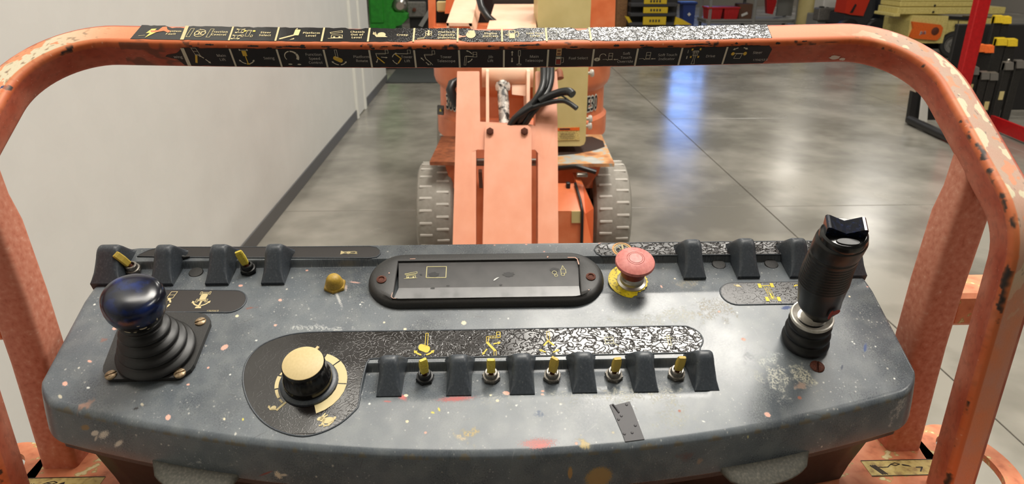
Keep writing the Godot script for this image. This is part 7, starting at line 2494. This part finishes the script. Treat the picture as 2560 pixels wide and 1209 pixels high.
func build_scissor_lift() -> void:
	var c := thing("scissor_lift", "cream scissor lift with an orange end panel, parked behind the red rack post", "scissor lift", Vector3(8.2198, 0, -13.8))
	var s := Shape.new()
	# stacked cream slats of the folded scissors and deck
	for q in [[Vector3(7.3355, 0.9681, -13.1), Vector3(8.7147, 1.0872, -13.1)], [Vector3(7.3394, 0.88, -13.1), Vector3(8.7308, 0.9655, -13.1)], [Vector3(7.2875, 0.7543, -13.05), Vector3(9.2464, 0.8726, -13.05)], [Vector3(8.9294, 0.5715, -13.05), Vector3(9.4004, 0.6807, -13.05)], [Vector3(7.1751, 0.7214, -12.95), Vector3(7.2937, 0.7753, -12.95)]]:
		s = Shape.new()
		bxs(s, q[0], q[1], 0.7, 0.01)
		obj("deck_slat", s, mats.lift_cream, c)
	s = Shape.new()
	slab(s, [Vector3(7.5342, 0.3167, -13), Vector3(7.5218, 0.6484, -13), Vector3(7.5593, 0.7438, -13), Vector3(8.2012, 0.7287, -13), Vector3(8.2074, 0.5779, -13), Vector3(8.1939, 0.2585, -13), Vector3(7.7814, 0.2599, -13)], Vector3(0, 0, -0.9))
	var body := obj("end_body", s, mats.lift_cream, c)
	s = Shape.new()
	slab(s, [Vector3(8.2337, 0.2809, -13.05), Vector3(8.405, 0.1816, -13.05), Vector3(8.7066, 0.2229, -13.05), Vector3(8.6262, 0.6689, -13.05), Vector3(8.236, 0.711, -13.05)], Vector3(0, 0, -0.9))
	obj("side_body", s, mats.lift_cream, body)
	s = Shape.new()
	slab(s, [Vector3(8.2121, 0.6724, -13.02), Vector3(8.7302, 0.6436, -13.02), Vector3(8.7165, 0.6985, -13.02), Vector3(8.2065, 0.7271, -13.02)], Vector3(0, 0, -0.05))
	obj("dark_gap", s, mats.dark, body)
	s = Shape.new()
	slab(s, [Vector3(7.5445, 0.3776, -12.95), Vector3(7.6016, 0.3497, -12.95), Vector3(8.0484, 0.3134, -12.95), Vector3(8.1073, 0.3758, -12.95), Vector3(8.1159, 0.5277, -12.95), Vector3(8.0595, 0.5828, -12.95), Vector3(7.532, 0.6389, -12.95), Vector3(7.5804, 0.5155, -12.95)], Vector3(0, 0, -0.06))
	var pn := obj("orange_panel", s, mats.safety_orange, c)
	var org := Vector3(7.7556, 0.4461, -12.95)
	var p := pen(func(q: Vector2) -> Vector3: return Vector3(q.x, q.y, org.z), Vector3(0, 0, 1), Vector2(org.x, org.y), Color8(210, 206, 196))
	p.lift = 0.006
	p.words("JLG", Vector2(0, -22), 50.0, bold)
	p.paint_set(Color8(40, 50, 90))
	p.lift = 0.009
	p.words("JLG", Vector2(2, -20), 42.0, bold)
	obj("logo", p.s, mats.print, pn)
	s = Shape.new()
	s.lathe(PackedVector2Array([Vector2(0.07, 0.0), Vector2(0.05, 0.008), Vector2(0.0, 0.01)]), xform(Vector3(7.9797, 0.4735, -12.945), Vector3(0, 0, 1)), 20)
	obj("panel_hole", s, mats.rust, pn)
	for q in [Vector3(7.931, 0.903, -13.04), Vector3(7.9267, 0.7944, -13.04)]:
		s = Shape.new()
		s.lathe(PackedVector2Array([Vector2(0.02, 0.0), Vector2(0.018, 0.01), Vector2(0.0, 0.012)]), xform(q, Vector3(0, 0, 1)), 14)
		obj("slat_bolt", s, mats.dark, c)
	s = Shape.new()
	s.box(Vector3(8.4008, 0.5636, -13), Vector3(0.10, 0.06, 0.03), 0.01)
	s.box(Vector3(8.4005, 0.6255, -13), Vector3(0.012, 0.05, 0.02), 0.003)
	obj("side_catch", s, mats.dark, c)
	for q in [[Vector3(8.3781, 0.2215, -12.95), 0.235, -0.5], [Vector3(7.406, 0.4409, -13.3), 0.17, -0.35]]:
		s = Shape.new()
		var r: float = q[1]
		var pos: Vector3 = q[0]
		pos.y = r
		var f := xform(pos, Vector3(q[2], 0, 1), Vector3(1, 0, 0))
		s.lathe(PackedVector2Array([Vector2(r * 0.62, 0.01), Vector2(r * 0.7, 0.03), Vector2(r * 0.9, 0.03), Vector2(r, 0.0), Vector2(r, -0.14), Vector2(r * 0.9, -0.16), Vector2(0, -0.16)]), f, 36)
		var w := obj("wheel", s, mats.dark, c)
		s = Shape.new()
		s.lathe(PackedVector2Array([Vector2(0, 0.0), Vector2(r * 0.26, 0.0), Vector2(r * 0.3, -0.03), Vector2(r * 0.5, -0.03), Vector2(r * 0.6, 0.012), Vector2(r * 0.66, 0.014)]), f, 30)
		obj("rim", s, mats.mid_grey, w)
		s = Shape.new()
		s.lathe(PackedVector2Array([Vector2(r * 0.2, -0.01), Vector2(r * 0.16, 0.02), Vector2(0, 0.024)]), f, 18)
		obj("hub", s, mats.dark, w)
	s = Shape.new()
	bxs(s, Vector3(7.6781, 0.12, -13.3), Vector3(8.8698, 0.5, -13.3), 0.7, 0.02)
	obj("under_frame", s, mats.dark, c)


func build_fork_rack() -> void:
	var z := -7.3
	var c := thing("fork_rack", "red steel rack with a slanting-looking upright, holding black lift forks", "rack", Vector3(5.1903, 0, -7.6))
	var s := Shape.new()
	var px: float = 4.9289
	s.box(Vector3(px, 1.4, -7.33), Vector3(0.135, 2.8, 0.09), 0.008)
	obj("upright", s, mats.red, c)
	s = Shape.new()
	slab(s, [Vector3(5.37, 0.02, -7.4009), Vector3(5.2501, 0.02, -6.2526), Vector3(5.2501, 0.02, -6.2526) + Vector3(0, 0.13, 0), Vector3(5.37, 0.02, -7.4009) + Vector3(0, 0.13, 0)], Vector3(0.04, 0, -0.09))
	obj("lower_beam", s, mats.red, c)
	s = Shape.new()
	s.box(Vector3(px + 1.0, 2.7, -7.33), Vector3(2.0, 0.12, 0.09), 0.008)
	s.box(Vector3(px + 1.95, 1.4, -7.33), Vector3(0.135, 2.8, 0.09), 0.008)
	obj("frame", s, mats.red, c)
	s = Shape.new()
	s.box(Vector3(px + 1.35, 0.5, -8.42), Vector3(1.7, 1.0, 0.06), 0.01)
	obj("back_plate", s, mats.dark, c)
	# pairs of forks, upright in the rack; tops stepped back row by row
	var rows := [
		[[Vector3(4.9722, 0.6543, -7.42), Vector3(5.0662, 0.6539, -7.42), Vector3(5.176, 0.6069, -7.4), Vector3(5.2722, 0.5982, -7.4), Vector3(5.4211, 0.7015, -7.42), Vector3(5.5364, 0.7174, -7.42)], 0.085, "steel"],
		[[Vector3(5.3029, 0.8426, -7.75), Vector3(5.3934, 0.8339, -7.75)], 0.10, "orange"],
		[[Vector3(5.6217, 0.8925, -7.9), Vector3(5.7408, 0.8836, -7.9)], 0.11, "yellow"],
		[[Vector3(5.673, 1.1123, -8.1), Vector3(5.7572, 1.1035, -8.1)], 0.10, "yellow"]]
	var words := ["black lift fork standing in the red rack, next to the red upright", "black lift fork with a bare steel top, second from the red upright", "black lift fork with a bare steel top, third from the red upright", "black lift fork with a pale tag, fourth from the red upright", "wide black lift fork with a steel pin on top, fifth from the upright", "black lift fork at the end of the front row, by the photo's edge",
		"black lift fork with an orange-tipped top, nearer the red upright", "black lift fork with an orange-tipped top, farther from the upright", "tall black lift fork with a yellow top, nearer the red upright", "tall black lift fork with a yellow top, farther from the upright", "tallest black lift fork with a dull yellow top, nearer the upright", "tallest black lift fork with a dull yellow top, farther from the upright"]
	var k := 0
	for r in rows:
		for top in r[0]:
			var t: Vector3 = top
			var w: float = r[1]
			var f := thing("lift_fork", words[k], "fork", Vector3(t.x, 0.0, t.z), "black lift forks in the red rack")
			s = Shape.new()
			s.box(Vector3(t.x, t.y / 2.0 + 0.03, t.z), Vector3(w, t.y - 0.06, 0.05), 0.006)
			s.box(Vector3(t.x, 0.025, t.z - 0.02), Vector3(w, 0.05, 0.09), 0.006)
			obj("blade", s, mats.fork, f)
			s = Shape.new()
			var m: Material = mats.dull_steel if r[2] == "steel" else (mats.safety_orange if r[2] == "orange" else mats.sign_yellow)
			var x0 := t.x - w / 2.0
			slab(s, [Vector3(x0, t.y, t.z + 0.03), Vector3(x0, t.y - 0.07, t.z + 0.05), Vector3(x0, t.y - 0.08, t.z - 0.03), Vector3(x0, t.y + 0.01, t.z - 0.03)], Vector3(w, 0, 0))
			obj("hook", s, m, f)
			if r[2] == "steel" and k in [0, 1, 4]:
				s = Shape.new()
				s.lathe(PackedVector2Array([Vector2(0.014, -0.02), Vector2(0.014, 0.03), Vector2(0.008, 0.036), Vector2(0, 0.036)]), Transform3D(Basis(), t), 14)
				obj("pin", s, mats.steel, f)
			if k in [1, 3, 4]:
				s = Shape.new()
				s.box(Vector3(t.x, t.y - (0.20 if k == 1 else 0.34), t.z + 0.027), Vector3(0.05, 0.06 if k == 1 else 0.09, 0.003), 0.001)
				obj("pale_tag", s, mats.cream_paint, f)
			k += 1
	# black stand with a white sheet at the rack's foot
	c = thing("black_stand", "low black steel stand holding a white sheet, on the floor by the red rack", "stand", Vector3(4.7791, 0, -7.7))
	s = Shape.new()
	slab(s, [Vector3(4.7503, 0.0046, -7.85), Vector3(4.8304, -0.0235, -7.85), Vector3(4.8007, 0.3027, -7.85), Vector3(4.7311, 0.3298, -7.85)], Vector3(0, 0, -0.06))
	slab(s, [Vector3(4.8566, -0.0281, -7.87), Vector3(5.0935, -0.0482, -7.87), Vector3(4.9599, 0.5369, -7.87), Vector3(4.7607, 0.5379, -7.87)], Vector3(0, 0, -0.03))
	obj("panel", s, mats.dark, c)
	s = Shape.new()
	s.tube(PackedVector3Array([Vector3(4.6469, 0.05, -7.6657), Vector3(4.5952, 0.05, -6.9865), Vector3(4.5757, 0.05, -6.3924)]), 0.045, 10)
	obj("floor_bar", s, mats.dark, c)
	s = Shape.new()
	slab(s, [Vector3(4.8397, 0.0149, -7.8), Vector3(4.9404, -0.004, -7.8), Vector3(4.8941, 0.2845, -7.8), Vector3(4.8084, 0.3028, -7.8)], Vector3(0, 0, -0.006))
	obj("white_sheet", s, mats.white_sheet, c)


# ---------------------------------------------------------------- the hall
func floor_material() -> StandardMaterial3D:
	var w := 1024
	var im := Image.create(w, w, false, Image.FORMAT_RGB8)
	var n1 := FastNoiseLite.new(); n1.seed = 301; n1.frequency = 0.006; n1.fractal_octaves = 5
	var n2 := FastNoiseLite.new(); n2.seed = 302; n2.frequency = 0.03; n2.fractal_octaves = 4
	var a := Color8(116, 113, 104)
	var b := Color8(154, 150, 140)
	for y in w:
		for x in w:
			# the texture covers 12 m; wrap it by blending two shifted looks at its edges
			var u := float(x) / w
			var k := smoothstep(0.85, 1.0, u)
			var kv := smoothstep(0.85, 1.0, float(y) / w)
			var v := n1.get_noise_2d(x, y) * (1.0 - k) * (1.0 - kv) + n1.get_noise_2d(x - w, y) * k * (1.0 - kv) + n1.get_noise_2d(x, y - w) * (1.0 - k) * kv + n1.get_noise_2d(x - w, y - w) * k * kv
			var g := n2.get_noise_2d(x, y)
			var c := a.lerp(b, clampf(0.5 + v * 1.3 + g * 0.35, 0.0, 1.0))
			im.set_pixel(x, y, c)
	var m := solid(Color.WHITE, 0.22)
	m.albedo_texture = ImageTexture.create_from_image(im)
	m.uv1_triplanar = true
	m.uv1_world_triplanar = true
	m.uv1_scale = Vector3.ONE / 9.0
	m.roughness_texture = noise_tex(303, 0.01, [[0.0, Color(0.17, 0.17, 0.17)], [1.0, Color(0.30, 0.30, 0.30)]], 4, 512)
	m.roughness = 1.0
	m.metallic_specular = 0.55
	return m


func build_hall() -> void:
	var x0 := -1.53
	var x1 := 17.0
	var za := 6.0
	var zb := -27.0
	var top := 6.8
	var s := Shape.new()
	s.box(Vector3(4.5, -0.11, -10.5), Vector3(26.0, 0.2, 34.0), 0.001)
	var fl := struct("floor", s, mats.joint, "polished grey concrete floor in large slabs with thin dark joints", "floor")
	mats.floor = floor_material()
	var xs := [-8.0, 2.042, 5.09, 8.14, 11.19, 14.24, 17.0]
	var zs := [6.0, 4.18, 1.13, -1.92, -4.97, -8.02, -11.07, -14.12, -17.17, -20.22, -23.27, -27.0]
	for i in xs.size() - 1:
		for j in zs.size() - 1:
			s = Shape.new()
			s.box(Vector3((xs[i] + xs[i + 1]) / 2.0, -0.004, (zs[j] + zs[j + 1]) / 2.0), Vector3(xs[i + 1] - xs[i] - 0.007, 0.008, zs[j] - zs[j + 1] - 0.007), 0.002)
			obj("slab", s, mats.floor, fl)
	# left: a white partition up to the ceiling, with baseboard, a door casing, and a low end wall
	s = Shape.new()
	s.box(Vector3(-4.8, top / 2.0, (za - 9.45) / 2.0), Vector3(6.54, top, za + 9.45), 0.004)
	struct("wall_left", s, mats.wall, "plain white painted partition wall along the machine's side", "wall")
	s = Shape.new()
	s.box(Vector3(-4.8, 0.19, -10.1), Vector3(6.54, 0.38, 1.28), 0.004)
	struct("wall_low", s, mats.wall, "low white wall continuing past the door casing", "wall")
	s = Shape.new()
	s.box(Vector3(x0 + 0.006, 0.052, (za - 8.12) / 2.0), Vector3(0.012, 0.104, za + 8.12), 0.003)
	struct("baseboard_left", s, mats.base_grey, "dark grey vinyl baseboard along the white wall", "baseboard")
	s = Shape.new()
	s.box(Vector3(x0 + 0.006, 0.052, -9.75), Vector3(0.012, 0.104, 1.98), 0.003)
	struct("baseboard_end", s, mats.base_grey, "dark grey baseboard past the white door casing", "baseboard")
	s = Shape.new()
	s.box(Vector3(x0 + 0.012, 1.15, -8.16), Vector3(0.03, 2.3, 0.08), 0.004)
	s.box(Vector3(x0 + 0.012, 1.15, -8.70), Vector3(0.03, 2.3, 0.08), 0.004)
	s.box(Vector3(x0 + 0.012, 2.3, -8.43), Vector3(0.03, 0.08, 0.62), 0.004)
	struct("trim_1", s, mats.wall_trim, "white door casing on the left wall", "trim")
	s = Shape.new()
	s.box(Vector3(x0 + 0.004, 1.15, -8.43), Vector3(0.008, 2.28, 0.46), 0.002)
	struct("door_1", s, mats.wall, "white narrow door leaf set in the casing on the left wall", "door")
	s = Shape.new()
	s.box(Vector3(-8.1, top / 2.0, -18.2), Vector3(0.2, top, 17.6), 0.004)
	struct("wall_side", s, mats.far_wall, "grey side wall beyond the green machine", "wall")
	s = Shape.new()
	s.box(Vector3(4.5, top / 2.0, zb - 0.1), Vector3(25.4, top, 0.2), 0.004)
	struct("wall_back", s, mats.far_wall, "dim far wall behind the shelving", "wall")
	s = Shape.new()
	s.box(Vector3(x1 + 0.1, top / 2.0, -10.5), Vector3(0.2, top, 33.4), 0.004)
	struct("wall_right", s, mats.far_wall, "dim side wall beyond the fork rack", "wall")
	s = Shape.new()
	s.box(Vector3(4.5, top / 2.0, za + 0.1), Vector3(25.4, top, 0.2), 0.004)
	struct("wall_front", s, mats.mid_grey, "hall wall behind the operator", "wall")
	s = Shape.new()
	s.box(Vector3(4.5, top + 0.1, -10.5), Vector3(25.8, 0.2, 33.6), 0.004)
	struct("ceiling", s, mats.ceiling, "flat light ceiling of the hall", "ceiling")


func ceiling_lamp(at: Vector3, size: Vector2, energy: float, color: Color, label: String) -> void:
	var c := thing("ceiling_lamp", label, "lamp", at, "ceiling lamps")
	var s := Shape.new()
	s.box(at + Vector3(0, 0.1, 0), Vector3(size.x + 0.06, 0.2, size.y + 0.06), 0.01)
	obj("lamp_housing", s, mats.rack_grey, c)
	s = Shape.new()
	s.box(at + Vector3(0, -0.006, 0), Vector3(size.x, 0.012, size.y), 0.003)
	obj("lamp_diffuser", s, mats.lamp_face, c)
	var l := AreaLight3D.new()
	l.name = numbered("lamp_light", c)
	l.area_size = size
	l.light_energy = energy
	l.light_color = color
	l.shadow_enabled = true
	l.set("area_range", 60.0)
	l.rotation = Vector3(-PI / 2, 0, 0)
	l.position = Vector3(0, -0.03, 0)
	c.add_child(l, true)


func _ready() -> void:
	# camera
	var cam := Camera3D.new()
	cam.name = "camera"
	cam.position = Vector3(0, 1.75, 0)
	cam.rotation = Vector3(deg_to_rad(-22.05), deg_to_rad(-1.79), 0)
	cam.fov = 37.614
	#ZOOM
	cam.near = 0.05
	cam.far = 120.0
	add_child(cam)
	cam.current = true
	var lens := CameraAttributesPhysical.new()
	lens.frustum_focal_length = 35.236
	lens.frustum_focus_distance = 0.66
	lens.exposure_aperture = 24.0
	cam.attributes = lens
	# air and exposure
	var we := WorldEnvironment.new()
	we.name = "world"
	var env := Environment.new()
	env.background_mode = Environment.BG_COLOR
	env.background_color = Color.BLACK
	env.tonemap_mode = Environment.TONE_MAPPER_LINEAR
	env.tonemap_exposure = 1.06
	env.sdfgi_enabled = true
	env.ssao_enabled = true
	env.ssil_enabled = true
	we.environment = env
	add_child(we)
	font = SystemFont.new()
	font.font_names = PackedStringArray(["Droid Sans"])
	bold = SystemFont.new()
	bold.font_names = PackedStringArray(["Droid Sans"])
	bold.font_weight = 700
	make_materials()
	mats.chipped = mottled(60, 0.018, [[0.0, Color8(184, 100, 64)], [0.35, Color8(224, 136, 94)], [0.68, Color8(232, 150, 108)], [0.735, Color8(200, 160, 96)], [0.79, Color8(232, 214, 160)], [1.0, Color8(240, 226, 180)]], 5.0, 0.55)
	mats.sticker = mottled(61, 0.03, [[0.0, Color8(150, 120, 76)], [0.5, Color8(206, 184, 112)], [1.0, Color8(220, 202, 140)]], 6.0, 0.6)
	mats.label_film = solid(Color8(20, 17, 19), 0.34)
	mats.lamp_face = lamp(Color(1.0, 0.97, 0.90), 2.0)
	# the hall's lamps; the second one is added for sheen on the console
	var warm := Color(1.0, 0.98, 0.945)
	var spots := [
		[Vector3(1.4, 6.6, -2.15), Vector2(2.2, 1.2), 24.0], [Vector3(-0.05, 6.6, -1.15), Vector2(2.7, 0.8), 9.5], [Vector3(5.2, 6.6, 0.0), Vector2(0.6, 2.4), 16.0], [Vector3(1.2, 6.6, -6.5), Vector2(0.6, 2.4), 16.0], [Vector3(5.4, 6.6, -7.0), Vector2(0.6, 2.4), 14.0], [Vector3(10.5, 6.6, -5.0), Vector2(0.6, 2.4), 14.0],
		[Vector3(7.6807, -6.6, -29.9291), Vector2(0.6, 2.4), 14.0], [Vector3(11.5375, -6.6, -26.8364), Vector2(0.6, 2.4), 14.0], [Vector3(12.4423, -6.6, -21.8205), Vector2(0.6, 2.4), 16.0], [Vector3(1.2, 6.6, -14.0), Vector2(0.6, 2.4), 14.0], [Vector3(-4.5, 6.6, -15.5), Vector2(0.6, 2.4), 12.0]]
	var k := 0
	for q in spots:
		var p: Vector3 = q[0]
		p.y = 6.6
		k += 1
		ceiling_lamp(p, q[1], q[2], warm, ["wide ceiling lamp above the operator", "added narrow ceiling lamp close to the white wall, for sheen on the console", "ceiling lamp to the right of the operator", "ceiling lamp above the machine's wheels", "ceiling lamp above the open floor", "ceiling lamp above the fork rack", "ceiling lamp before the far wall", "ceiling lamp above the shelving's end", "ceiling lamp above the scissor lift", "ceiling lamp behind the turntable", "ceiling lamp above the green machine"][k - 1])
	build_hall()
	# a daylight window high in the far wall
	var wp := Vector3(7.1741, 0, -26.98)
	var s := Shape.new()
	s.box(Vector3(wp.x, 3.6, -26.99), Vector3(1.7, 2.4, 0.02), 0.004)
	struct("window_1", s, lamp(Color(0.50, 0.68, 1.0), 1.2), "tall daylight window in the far wall", "window")
	var wl := AreaLight3D.new()
	wl.name = "window_light"
	wl.area_size = Vector2(1.7, 2.4)
	wl.light_energy = 5.0
	wl.light_color = Color(0.45, 0.65, 1.0)
	wl.shadow_enabled = true
	wl.position = Vector3(wp.x, 3.6, -26.95)
	wl.rotation = Vector3(0, PI, 0)
	add_child(wl)
	build_console()
	build_platform()
	build_boom_lift()
	build_background()
